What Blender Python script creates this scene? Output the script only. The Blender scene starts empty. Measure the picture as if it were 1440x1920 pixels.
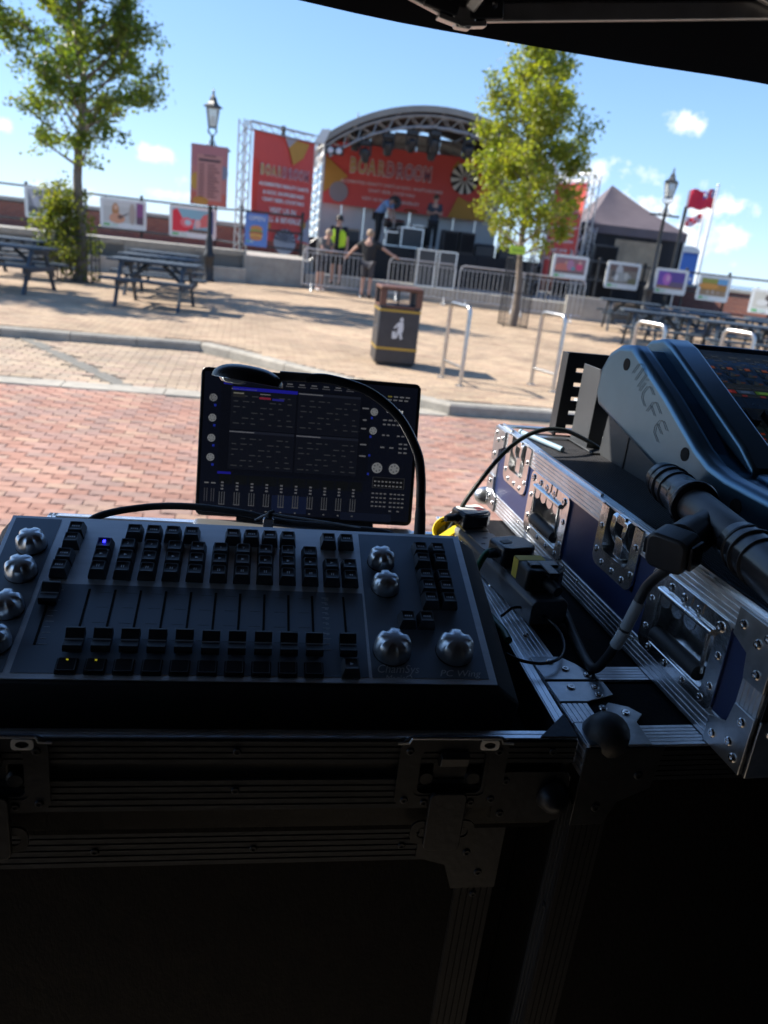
import bpy, bmesh, math, random
import numpy as np
from mathutils import Vector, Matrix, Euler
R = math.radians
random.seed(7); rng = np.random.default_rng(7)
sc = bpy.context.scene
COL = sc.collection

# ------------------------------------------------------------------ camera
PITCH, ROLL = R(19.3), R(6.5)
fw = Vector((0, math.cos(PITCH), -math.sin(PITCH)))
u0 = Vector((0, math.sin(PITCH), math.cos(PITCH)))
rt = math.cos(ROLL) * Vector((1, 0, 0)) + math.sin(ROLL) * u0
up = -math.sin(ROLL) * Vector((1, 0, 0)) + math.cos(ROLL) * u0
cd = bpy.data.cameras.new('camera')
cam = bpy.data.objects.new('camera', cd); COL.objects.link(cam)
cam.matrix_world = Matrix(((rt.x, up.x, -fw.x, 0), (rt.y, up.y, -fw.y, 0), (rt.z, up.z, -fw.z, 1.5), (0, 0, 0, 1)))
cd.sensor_fit = 'VERTICAL'; cd.sensor_height = 36.0
cd.lens = 1420 / 1920 * 36.0
cd.clip_start = 0.02; cd.clip_end = 6000
cd.dof.use_dof = True; cd.dof.focus_distance = 0.80; cd.dof.aperture_fstop = 7.0
sc.camera = cam

# ------------------------------------------------------------------ light
SUN_AZ, SUN_EL = -77.0, 42.0
to_sun = Vector((math.sin(R(SUN_AZ)) * math.cos(R(SUN_EL)), math.cos(R(SUN_AZ)) * math.cos(R(SUN_EL)), math.sin(R(SUN_EL))))
sl = bpy.data.lights.new('sun', 'SUN'); sl.energy = 2.85; sl.angle = R(0.5); sl.color = (1.0, 0.94, 0.85)
so = bpy.data.objects.new('sun', sl); COL.objects.link(so)
so.rotation_euler = to_sun.to_track_quat('Z', 'Y').to_euler(); so.location = (-20, 8, 20)
sc.view_settings.view_transform = 'Standard'; sc.view_settings.look = 'None'
sc.view_settings.exposure = 1.85; sc.view_settings.gamma = 1.0; sc.view_settings.use_curve_mapping = False

w = bpy.data.worlds.new('World'); sc.world = w; w.use_nodes = True
nt = w.node_tree; N = nt.nodes; L = nt.links; N.clear()
def nd(t, **k):
    n = N.new(t)
    for a, b in k.items(): setattr(n, a, b)
    return n
def mth(op, a, b=None, c=None, clamp=False):
    n = nd('ShaderNodeMath', operation=op, use_clamp=clamp)
    for i, x in enumerate((a, b, c)):
        if x is None: continue
        if isinstance(x, (int, float)): n.inputs[i].default_value = x
        else: L.new(x, n.inputs[i])
    return n.outputs[0]
sky = nd('ShaderNodeTexSky', sky_type='NISHITA', sun_disc=False, sun_elevation=R(SUN_EL), sun_rotation=R(SUN_AZ),
         altitude=0, air_density=0.7, dust_density=0.1, ozone_density=3.5)
geo = nd('ShaderNodeTexCoord')
DIR = geo.outputs['Generated']
noi = nd('ShaderNodeTexNoise'); noi.inputs['Scale'].default_value = 38; noi.inputs['Detail'].default_value = 7; noi.inputs['Roughness'].default_value = 0.62
L.new(DIR, noi.inputs['Vector'])
# small fair-weather clouds: (direction x, y, z) and angular half width / height
CLOUDS = [
    (0.2808, 0.9464, 0.1595, 0.0251, 0.0126, 1.00),
    (0.2627, 0.9588, 0.1084, 0.0148, 0.0148, 0.70),
    (0.3390, 0.9373, 0.0812, 0.0458, 0.0192, 1.00),
    (0.3329, 0.9416, 0.0509, 0.0555, 0.0237, 1.00),
    (0.1998, 0.9742, 0.1049, 0.0333, 0.0148, 0.80),
    (0.2569, 0.9636, 0.0738, 0.0555, 0.0192, 1.00),
    (0.3720, 0.9266, 0.0548, 0.0118, 0.0059, 0.50),
    (0.3500, 0.9361, 0.0364, 0.0177, 0.0089, 0.70),
    (-0.3090, 0.9484, 0.0711, 0.0207, 0.0111, 0.80),
    (-0.4539, 0.8876, 0.0782, 0.0177, 0.0074, 0.80),
    (-0.2778, 0.9595, 0.0463, 0.0133, 0.0074, 0.50),
    (-0.2922, 0.9559, 0.0288, 0.0444, 0.0059, 0.40),
    (-0.4013, 0.9157, 0.0205, 0.0518, 0.0067, 0.35),
    (0.1681, 0.9810, 0.0964, 0.0296, 0.0163, 0.80)]
tot = None
for (dx, dy, dz, aw, ah, dens) in CLOUDS:
    d = Vector((dx, dy, dz)).normalized(); r = Vector((d.y, -d.x, 0)).normalized(); q = r.cross(d)
    v1 = nd('ShaderNodeVectorMath', operation='DOT_PRODUCT'); L.new(DIR, v1.inputs[0]); v1.inputs[1].default_value = r / aw
    v2 = nd('ShaderNodeVectorMath', operation='DOT_PRODUCT'); L.new(DIR, v2.inputs[0]); v2.inputs[1].default_value = q / ah
    y = mth('SUBTRACT', v2.outputs['Value'], d.dot(q) / ah)
    v3 = nd('ShaderNodeVectorMath', operation='DOT_PRODUCT'); L.new(DIR, v3.inputs[0]); v3.inputs[1].default_value = d
    rr = mth('SQRT', mth('ADD', mth('MULTIPLY', v1.outputs['Value'], v1.outputs['Value']), mth('MULTIPLY', y, y)))
    k = mth('ADD', mth('SUBTRACT', 1.0, rr), mth('MULTIPLY', mth('SUBTRACT', noi.outputs['Fac'], 0.5), 4.2))
    k = mth('MULTIPLY', mth('MULTIPLY', k, 1.1, clamp=True), dens)
    k = mth('MULTIPLY', k, mth('GREATER_THAN', v3.outputs['Value'], 0.5))
    tot = k if tot is None else mth('MAXIMUM', tot, k)
mix = nd('ShaderNodeMix', data_type='RGBA')
# soft shoulder on the sky's brightness, the same in every direction (a clear, hazy-bright day)
def vm(op, a, b):
    n = nd('ShaderNodeVectorMath', operation=op)
    for i, x in enumerate((a, b)):
        if isinstance(x, tuple): n.inputs[i].default_value = x
        else: L.new(x, n.inputs[i])
    return n.outputs[0]
soft = vm('DIVIDE', vm('MULTIPLY', sky.outputs[0], (1.02, 1.24, 1.56)), vm('ADD', vm('MULTIPLY', sky.outputs[0], (0.19, 0.19, 0.19)), (1.0, 1.0, 1.0)))
L.new(tot, mix.inputs['Factor']); L.new(soft, mix.inputs[6]); mix.inputs[7].default_value = (4.5, 4.6, 4.75, 1)
bg = nd('ShaderNodeBackground'); bg.inputs['Strength'].default_value = 0.084
L.new(mix.outputs[2], bg.inputs['Color'])
wo = nd('ShaderNodeOutputWorld'); L.new(bg.outputs[0], wo.inputs['Surface'])

# ------------------------------------------------------------------ materials
MATS = {}
def mat(name, col, rough=0.6, metal=0.0, var=0.0, scale=20.0, bump=0.0, bscale=None, trans=0.0, emit=None, spec=0.5, coat=0.0, stretch=None, object_random=0.0, attr=None, stain=0.0):
    """Principled material: base colour broken up by noise, a little roughness and height variation."""
    if name in MATS: return MATS[name]
    m = bpy.data.materials.new(name); m.use_nodes = True; MATS[name] = m
    t = m.node_tree; n = t.nodes; l = t.links
    b = n['Principled BSDF']
    b.inputs['Base Color'].default_value = (*col, 1); b.inputs['Roughness'].default_value = rough; b.inputs['Metallic'].default_value = metal
    b.inputs['Specular IOR Level'].default_value = spec; b.inputs['Coat Weight'].default_value = coat
    tc = n.new('ShaderNodeTexCoord'); src = tc.outputs['Object']
    if stretch:
        mp = n.new('ShaderNodeMapping'); mp.inputs['Scale'].default_value = stretch; l.new(src, mp.inputs[0]); src = mp.outputs[0]
    cs = None
    if attr:
        a = n.new('ShaderNodeAttribute'); a.attribute_name = attr; cs = a.outputs['Color']
    if object_random:
        oi = n.new('ShaderNodeObjectInfo'); cr = n.new('ShaderNodeValToRGB'); l.new(oi.outputs['Random'], cr.inputs[0])
        els = cr.color_ramp.elements
        pal = object_random
        els[0].color = (*pal[0], 1); els[1].color = (*pal[-1], 1)
        for i in range(1, len(pal) - 1):
            e = els.new(i / (len(pal) - 1)); e.color = (*pal[i], 1)
        cs = cr.outputs['Color']
    if var > 0:
        no = n.new('ShaderNodeTexNoise'); no.inputs['Scale'].default_value = scale; no.inputs['Detail'].default_value = 6; no.inputs['Roughness'].default_value = 0.65
        l.new(src, no.inputs['Vector'])
        mr = n.new('ShaderNodeMapRange'); mr.inputs['From Min'].default_value = 0.3; mr.inputs['From Max'].default_value = 0.7
        mr.inputs['To Min'].default_value = 1 - var; mr.inputs['To Max'].default_value = 1 + var; l.new(no.outputs['Fac'], mr.inputs['Value'])
        mx = n.new('ShaderNodeMix'); mx.data_type = 'RGBA'; mx.blend_type = 'MULTIPLY'; mx.inputs['Factor'].default_value = 1
        if cs: l.new(cs, mx.inputs[6])
        else: mx.inputs[6].default_value = (*col, 1)
        l.new(mr.outputs[0], mx.inputs[7]); l.new(mx.outputs[2], b.inputs['Base Color'])
        m2 = n.new('ShaderNodeMapRange'); m2.inputs['To Min'].default_value = max(0.03, rough * (1 - var)); m2.inputs['To Max'].default_value = min(1, rough * (1 + var))
        l.new(no.outputs['Fac'], m2.inputs['Value']); l.new(m2.outputs[0], b.inputs['Roughness'])
    elif cs: l.new(cs, b.inputs['Base Color'])
    if stain:                                        # broad dirt, tyre and gum marks that run across neighbouring pieces
        gp = n.new('ShaderNodeNewGeometry'); lk = b.inputs['Base Color'].links[0]; prev = lk.from_socket
        n1 = n.new('ShaderNodeTexNoise'); n1.inputs['Scale'].default_value = 0.55; n1.inputs['Detail'].default_value = 5; n1.inputs['Roughness'].default_value = 0.7
        n2 = n.new('ShaderNodeTexVoronoi'); n2.inputs['Scale'].default_value = 1.7
        l.new(gp.outputs['Position'], n1.inputs['Vector']); l.new(gp.outputs['Position'], n2.inputs['Vector'])
        r1 = n.new('ShaderNodeMapRange'); r1.inputs['From Min'].default_value = 0.35; r1.inputs['From Max'].default_value = 0.65; r1.inputs['To Min'].default_value = 1 - stain; r1.inputs['To Max'].default_value = 1 + stain * 0.5; l.new(n1.outputs['Fac'], r1.inputs['Value'])
        r2 = n.new('ShaderNodeMapRange'); r2.inputs['From Min'].default_value = 0.03; r2.inputs['From Max'].default_value = 0.06; r2.inputs['To Min'].default_value = 0.45; l.new(n2.outputs['Distance'], r2.inputs['Value'])
        mm = n.new('ShaderNodeMath'); mm.operation = 'MULTIPLY'; l.new(r1.outputs[0], mm.inputs[0]); l.new(r2.outputs[0], mm.inputs[1])
        m3 = n.new('ShaderNodeMix'); m3.data_type = 'RGBA'; m3.blend_type = 'MULTIPLY'; m3.inputs['Factor'].default_value = 1
        l.new(prev, m3.inputs[6]); l.new(mm.outputs[0], m3.inputs[7]); l.new(m3.outputs[2], b.inputs['Base Color'])
    if bump > 0:
        nb = n.new('ShaderNodeTexNoise'); nb.inputs['Scale'].default_value = bscale or scale * 4; nb.inputs['Detail'].default_value = 4
        l.new(src, nb.inputs['Vector'])
        bp = n.new('ShaderNodeBump'); bp.inputs['Strength'].default_value = bump; bp.inputs['Distance'].default_value = 0.01
        l.new(nb.outputs['Fac'], bp.inputs['Height']); l.new(bp.outputs[0], b.inputs['Normal'])
    if emit:
        b.inputs['Emission Color'].default_value = (*emit[0], 1); b.inputs['Emission Strength'].default_value = emit[1]
        if attr: l.new(cs, b.inputs['Emission Color'])
    if trans: b.inputs['Transmission Weight'].default_value = trans
    return m

def leafmat(name, trans_col):
    m = bpy.data.materials.new(name); m.use_nodes = True; t = m.node_tree; n = t.nodes; l = t.links
    b = n['Principled BSDF']; o = n['Material Output']
    a = n.new('ShaderNodeAttribute'); a.attribute_name = 'Col'; l.new(a.outputs['Color'], b.inputs['Base Color'])
    b.inputs['Roughness'].default_value = 0.42
    tr = n.new('ShaderNodeBsdfTranslucent')
    mx = n.new('ShaderNodeMix'); mx.data_type = 'RGBA'; mx.blend_type = 'MULTIPLY'; mx.inputs['Factor'].default_value = 1
    l.new(a.outputs['Color'], mx.inputs[6]); mx.inputs[7].default_value = (*trans_col, 1); l.new(mx.outputs[2], tr.inputs['Color'])
    ms = n.new('ShaderNodeMixShader'); ms.inputs[0].default_value = 0.52
    l.new(b.outputs[0], ms.inputs[1]); l.new(tr.outputs[0], ms.inputs[2]); l.new(ms.outputs[0], o.inputs['Surface'])
    return m

ALU = mat('brushed aluminium', (0.84, 0.86, 0.88), 0.34, 1.0, 0.18, 9, 0.04, 300)
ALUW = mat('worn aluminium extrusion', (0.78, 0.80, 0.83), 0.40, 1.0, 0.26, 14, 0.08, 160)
ALUD = mat('aluminium with painted shade', (0.042, 0.047, 0.056), 0.55, 0.8, 0.3, 12, 0.08, 160)  # aluminium colour darkened so camera-facing edges read as shaded
CHROME = mat('zinc plated steel', (0.82, 0.82, 0.82), 0.22, 1.0, 0.25, 18, 0.05, 120)
ZINC = mat('grey zinc plate', (0.48, 0.50, 0.52), 0.34, 1.0, 0.25, 30, 0.05, 160)
STEELB = mat('dark steel plate', (0.034, 0.037, 0.043), 0.45, 0.7, 0.3, 25, 0.05, 120)
BLK = mat('black plastic', (0.026, 0.026, 0.029), 0.42, 0, 0.2, 40, 0.03, 500)
BLKG = mat('glossy black plastic', (0.018, 0.018, 0.021), 0.26, 0, 0.1, 40)
BLKM = mat('matt black rubber', (0.024, 0.024, 0.027), 0.6, 0, 0.25, 60, 0.05, 400)
BLKF = mat('black fabric', (0.010, 0.010, 0.011), 0.92, 0, 0.25, 30, 0.1, 500, spec=0.2)
BLKP = mat('black painted metal', (0.02, 0.021, 0.023), 0.5, 0, 0.3, 15, 0.05, 120)
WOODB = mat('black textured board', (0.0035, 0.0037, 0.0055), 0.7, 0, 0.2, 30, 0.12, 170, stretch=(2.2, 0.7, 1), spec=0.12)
BLUE = mat('navy blue laminate', (0.018, 0.032, 0.095), 0.33, 0, 0.14, 6, 0.03, 350)
MIXB = mat('steel blue moulded cheek', (0.115, 0.205, 0.285), 0.31, 0.8, 0.10, 10, 0.02, 700)
MIXD = mat('midnight blue console shell', (0.05, 0.11, 0.17), 0.28, 0.8, 0.12, 10, 0.02, 700)
GREYM = mat('dark grey console base', (0.055, 0.058, 0.062), 0.5, 0.2, 0.12, 10, 0.03, 600)
FOAM = mat('charcoal foam', (0.012, 0.012, 0.013), 0.95, 0, 0.3, 120, 0.5, 420, spec=0.1)
WHITE = mat('white print', (0.72, 0.72, 0.70), 0.6)
INK = mat('faint grey legend', (0.70, 0.74, 0.78), 0.6)
YEL = mat('yellow tag plastic', (0.80, 0.62, 0.02), 0.45, 0, 0.1, 20)
CONC = mat('weathered concrete', (0.34, 0.325, 0.29), 0.85, 0, 0.22, 3, 0.3, 60)
KERB = mat('pale kerb stone', (0.35, 0.32, 0.265), 0.85, 0, 0.2, 8, 0.3, 80, stain=0.25)
BLKPOST = mat('black painted ironwork', (0.017, 0.019, 0.022), 0.45, 0, 0.25, 10, 0.05, 80)
STAIN = mat('brushed stainless tube', (0.52, 0.50, 0.47), 0.32, 1.0, 0.12, 20, 0.03, 120)
GALV = mat('galvanised steel', (0.50, 0.51, 0.52), 0.42, 0.9, 0.2, 25, 0.05, 90)
TRUSS = mat('aluminium truss tube', (0.42, 0.42, 0.42), 0.5, 0.9, 0.15, 20)
TABLE = mat('blue grey painted timber', (0.042, 0.058, 0.074), 0.6, 0, 0.3, 6, 0.2, 60, stretch=(1, 6, 6))
TIMB = mat('weathered timber fascia', (0.22, 0.165, 0.11), 0.8, 0, 0.3, 4, 0.25, 50, stretch=(1, 1, 8))
SKINM = mat('skin', (0.46, 0.27, 0.20), 0.55, 0, 0.06, 20)

# ------------------------------------------------------------------ mesh builder
def setp(o, label=None, cat=None, group=None, kind=None):
    if label: o['label'] = label
    if cat: o['category'] = cat
    if group: o['group'] = group
    if kind: o['kind'] = kind
    return o
def empty(name, M, label, cat, group=None):
    o = bpy.data.objects.new(name, None); COL.objects.link(o); o.matrix_world = M; o.empty_display_size = 0.1
    return setp(o, label, cat, group)
def at(x, y, z=0.0, rz=0.0):
    return Matrix.Translation((x, y, z)) @ Matrix.Rotation(R(rz), 4, 'Z')
def inst(name, mesh, parent=None, M=Matrix.Identity(4)):
    o = bpy.data.objects.new(name, mesh); COL.objects.link(o)
    if parent is not None: o.parent = parent
    o.matrix_local = M
    return o
class MB:
    def __init__(s): s.v = []; s.f = []; s.m = []; s.c = []
    def add(s, vs, fs, mi=0, col=None):
        o = len(s.v); s.v += [tuple(v) for v in vs]; s.f += [tuple(i + o for i in f) for f in fs]; s.m += [mi] * len(fs)
        s.c += [col or (1, 1, 1)] * len(fs); return s
    def box(s, c, d, M=None, mi=0, col=None):
        x, y, z = c; a, b, e = d[0] / 2, d[1] / 2, d[2] / 2
        vs = [Vector((x + i * a, y + j * b, z + k * e)) for i in (-1, 1) for j in (-1, 1) for k in (-1, 1)]
        if M is not None: vs = [M @ v for v in vs]
        return s.add(vs, [(0, 1, 3, 2), (4, 6, 7, 5), (0, 4, 5, 1), (2, 3, 7, 6), (0, 2, 6, 4), (1, 5, 7, 3)], mi, col)
    def bb(s, x0, x1, y0, y1, z0, z1, M=None, mi=0): return s.box(((x0 + x1) / 2, (y0 + y1) / 2, (z0 + z1) / 2), (x1 - x0, y1 - y0, z1 - z0), M, mi)
    def tube(s, pts, r, n=8, mi=0, caps=True):
        pts = [Vector(p) for p in pts]; rs = r if isinstance(r, (list, tuple)) else [r] * len(pts)
        rings = []; prev = None
        for i, p in enumerate(pts):
            t = (pts[min(i + 1, len(pts) - 1)] - pts[max(i - 1, 0)]).normalized()
            a = prev if prev is not None else (Vector((0, 0, 1)) if abs(t.z) < 0.9 else Vector((1, 0, 0)))
            a = (a - t * a.dot(t)); a = a.normalized() if a.length > 1e-6 else t.orthogonal().normalized()
            prev = a; b = t.cross(a)
            rings.append([p + (a * math.cos(2 * math.pi * k / n) + b * math.sin(2 * math.pi * k / n)) * rs[i] for k in range(n)])
        vs = [v for g in rings for v in g]; fs = []
        for i in range(len(pts) - 1):
            for k in range(n):
                fs.append((i * n + k, i * n + (k + 1) % n, (i + 1) * n + (k + 1) % n, (i + 1) * n + k))
        if caps: fs.append(tuple(range(n - 1, -1, -1))); fs.append(tuple(range((len(pts) - 1) * n, len(pts) * n)))
        return s.add(vs, fs, mi)
    def lathe(s, prof, n=20, M=None, mi=0, fr=None):
        M = M or Matrix.Identity(4); vs = []; fs = []
        for i, (r, z) in enumerate(prof):
            for k in range(n):
                th = 2 * math.pi * k / n; q = r * (fr(th, i) if fr else 1)
                vs.append(M @ Vector((q * math.cos(th), q * math.sin(th), z)))
        for i in range(len(prof) - 1):
            for k in range(n): fs.append((i * n + k, i * n + (k + 1) % n, (i + 1) * n + (k + 1) % n, (i + 1) * n + k))
        fs.append(tuple(range(n - 1, -1, -1))); o = (len(prof) - 1) * n; fs.append(tuple(range(o, o + n)))
        return s.add(vs, fs, mi)
    def prism(s, poly, z0, z1, M=None, mi=0, col=None):
        M = M or Matrix.Identity(4); n = len(poly)
        vs = [M @ Vector((x, y, z0)) for x, y in poly] + [M @ Vector((x, y, z1)) for x, y in poly]
        fs = [tuple(range(n - 1, -1, -1)), tuple(range(n, 2 * n))] + [(i, (i + 1) % n, n + (i + 1) % n, n + i) for i in range(n)]
        return s.add(vs, fs, mi, col)
    def ring(s, outer, inner, z0, z1, M=None, mi=0):
        M = M or Matrix.Identity(4); n = len(outer)
        vs = [M @ Vector((x, y, z)) for z in (z0, z1) for P in (outer, inner) for x, y in P]
        fs = []
        for i in range(n):
            j = (i + 1) % n
            fs += [(2 * n + i, 2 * n + j, 3 * n + j, 3 * n + i), (j, i, n + i, n + j), (i, j, 2 * n + j, 2 * n + i), (n + j, n + i, 3 * n + i, 3 * n + j)]
        return s.add(vs, fs, mi)
    def mesh(s, name, mats, smooth=False, attr=False):
        me = bpy.data.meshes.new(name); me.from_pydata(s.v, [], s.f)
        for m in (mats if isinstance(mats, (list, tuple)) else [mats]): me.materials.append(m)
        me.polygons.foreach_set('material_index', s.m)
        if attr:
            ca = me.color_attributes.new('Col', 'FLOAT_COLOR', 'CORNER'); buf = []
            for f, c in zip(s.f, s.c): buf += [c[0], c[1], c[2], 1.0] * len(f)
            ca.data.foreach_set('color', buf)
        me.update()
        bm = bmesh.new(); bm.from_mesh(me); bmesh.ops.recalc_face_normals(bm, faces=bm.faces); bm.to_mesh(me); bm.free()
        if smooth:
            me.polygons.foreach_set('use_smooth', [True] * len(me.polygons))
            try: me.set_sharp_from_angle(angle=R(38))
            except Exception: pass
        return me
    def build(s, name, mats, parent=None, smooth=False, bev=0, attr=False, M=Matrix.Identity(4), seg=2):
        o = inst(name, s.mesh(name, mats, smooth, attr), parent, M)
        if bev:
            b = o.modifiers.new('bevel', 'BEVEL'); b.width = bev; b.segments = seg; b.limit_method = 'ANGLE'; b.angle_limit = R(40); b.harden_normals = False
            if not smooth:
                o.data.polygons.foreach_set('use_smooth', [True] * len(o.data.polygons))
                try: o.data.set_sharp_from_angle(angle=R(38))
                except Exception: pass
        return o
def rrect(w, h, r, n=4, cx=0, cy=0):
    out = []
    for sx, sy, a0 in ((1, 1, 0), (-1, 1, 90), (-1, -1, 180), (1, -1, 270)):
        for k in range(n + 1):
            a = R(a0 + 90 * k / n); out.append((cx + sx * (w / 2 - r) + r * math.cos(a), cy + sy * (h / 2 - r) + r * math.sin(a)))
    return out
def circ(r, n=16, cx=0, cy=0): return [(cx + r * math.cos(2 * math.pi * k / n), cy + r * math.sin(2 * math.pi * k / n)) for k in range(n)]
def spline(pts, n=8):
    P = [Vector(p) for p in pts]; P = [2 * P[0] - P[1]] + P + [2 * P[-1] - P[-2]]; out = []
    for i in range(1, len(P) - 2):
        for k in range(n):
            t = k / n; a, b, c, d = P[i - 1:i + 3]
            out.append(0.5 * ((2 * b) + (c - a) * t + (2 * a - 5 * b + 4 * c - d) * t * t + (3 * b - a - 3 * c + d) * t ** 3))
    out.append(P[-2]); return out
def basis(o, x, y):
    x = Vector(x).normalized(); y = Vector(y); z = x.cross(y).normalized(); y = z.cross(x)
    return Matrix(((x.x, y.x, z.x, o[0]), (x.y, y.y, z.y, o[1]), (x.z, y.z, z.z, o[2]), (0, 0, 0, 1)))
FONTS = []
def text(body, size, M, m, parent, name='lettering', ext=0.0004, align='CENTER', offset=0.0, shear=0.0, sx=1.0):
    c = bpy.data.curves.new(name, 'FONT'); c.body = body; c.size = size; c.extrude = ext; c.align_x = align; c.align_y = 'CENTER'
    c.offset = offset; c.shear = shear; c.resolution_u = 3; c.materials.append(m)
    o = bpy.data.objects.new(name, c); COL.objects.link(o)
    if parent is not None: o.parent = parent
    o.matrix_local = M @ Matrix.Diagonal((sx, 1, 1, 1)); FONTS.append(o); return o
PRINT = mat('printed ink', (1, 1, 1), 0.6, attr='Col')
PRINTF = mat('printed banner cloth', (1, 1, 1), 0.75, attr='Col')
class Pic:
    """flat print: coloured patches stacked a hair apart, in a plane"""
    def __init__(s, step=0.0004): s.mb = MB(); s.k = 0; s.st = step
    def poly(s, P, col): s.k += 1; s.mb.add([(x, y, s.k * s.st) for x, y in P], [tuple(range(len(P)))], 0, col)
    def rect(s, x0, y0, x1, y1, col, layer=None):
        if layer is None: s.k += 1; layer = s.k
        s.mb.add([(x0, y0, layer * s.st), (x1, y0, layer * s.st), (x1, y1, layer * s.st), (x0, y1, layer * s.st)], [(0, 1, 2, 3)], 0, col)
    def ell(s, cx, cy, a, b, col, rot=0, n=18):
        c, d = math.cos(R(rot)), math.sin(R(rot))
        s.poly([(cx + a * math.cos(t) * c - b * math.sin(t) * d, cy + a * math.cos(t) * d + b * math.sin(t) * c) for t in [2 * math.pi * i / n for i in range(n)]], col)
    def done(s, name, m, parent, M): return s.mb.build(name, m, parent, attr=True, M=M)

# ================================================================== THE SETTING
PZ = 0.10                                        # the plaza lies a kerb's height above the road
YAW = 12.0
def struct(o, label=None): o['kind'] = 'structure'; return o if not label else setp(o, label)
SAND = mat('sandy joint filling', (0.20, 0.165, 0.125), 0.95, 0, 0.3, 6, 0.3, 120)
FARG = mat('far ground paving', (0.34, 0.27, 0.21), 0.9, 0, 0.3, 2)
g = MB(); g.add([(-900, -60, -0.012), (900, -60, -0.012), (900, 40, -0.012), (-900, 40, -0.012)], [(0, 1, 2, 3)])
road = struct(g.build('road', SAND))
WATER = mat('estuary water', (0.10, 0.12, 0.12), 0.18, 0, 0.2, 0.02, 0.35, 0.8)
g = MB(); g.add([(-3000, 40.2, -2.5), (3000, 40.2, -2.5), (3000, 5500, -2.5), (-3000, 5500, -2.5)], [(0, 1, 2, 3)])
struct(g.build('river_water', WATER))

# kerb line, top front edge, road level to plaza level
KP = [(-14.0, 6.6), (-4.76, 9.01), (-2.53, 9.60), (-2.11, 9.34), (0.21, 7.61), (0.53, 7.41), (1.62, 7.66), (3.15, 8.0), (9.0, 9.4)]
back = [(14, 22), (14, 39.9), (-24, 39.9), (-24, 22)]
g = MB(); g.prism([(x, y + 0.12) for x, y in KP] + back, -0.01, PZ - 0.012)
plaza = struct(g.build('plaza', SAND))
kerb = struct(inst('kerb', MB().bb(0.45, 0.5, 7.6, 7.62, -0.2, -0.1).mesh('kerb', KERB)))
# each kerb stone is a piece of its own, laid along the line with a small joint
for i in range(len(KP) - 1):
    a, b = Vector((*KP[i], 0)), Vector((*KP[i + 1], 0)); d = b - a; n = max(1, round(d.length / 0.9)); ang = math.degrees(math.atan2(d.y, d.x))
    st = d.length / n
    q = MB(); q.bb(0.003, st - 0.003, 0, 0.13, -0.05, 0.0)
    q.v = [(x, y, z) for x, y, z in q.v]
    q = MB().prism([(0.0, -0.15), (0.0, -0.02), (0.02, 0.0), (0.14, 0.0), (0.14, -0.15)], 0.003, st - 0.003, Matrix(((0, 0, 1, 0), (1, 0, 0, 0), (0, 1, 0, 0), (0, 0, 0, 1))))
    me = q.mesh('kerb_stone', KERB)
    for k in range(n):
        p = a + d * (k / n)
        inst('kerb_stone', me, kerb, at(p.x, p.y, PZ + 0.004 * rng.uniform(-0.5, 0.5), ang + rng.uniform(-0.3, 0.3)))

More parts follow.
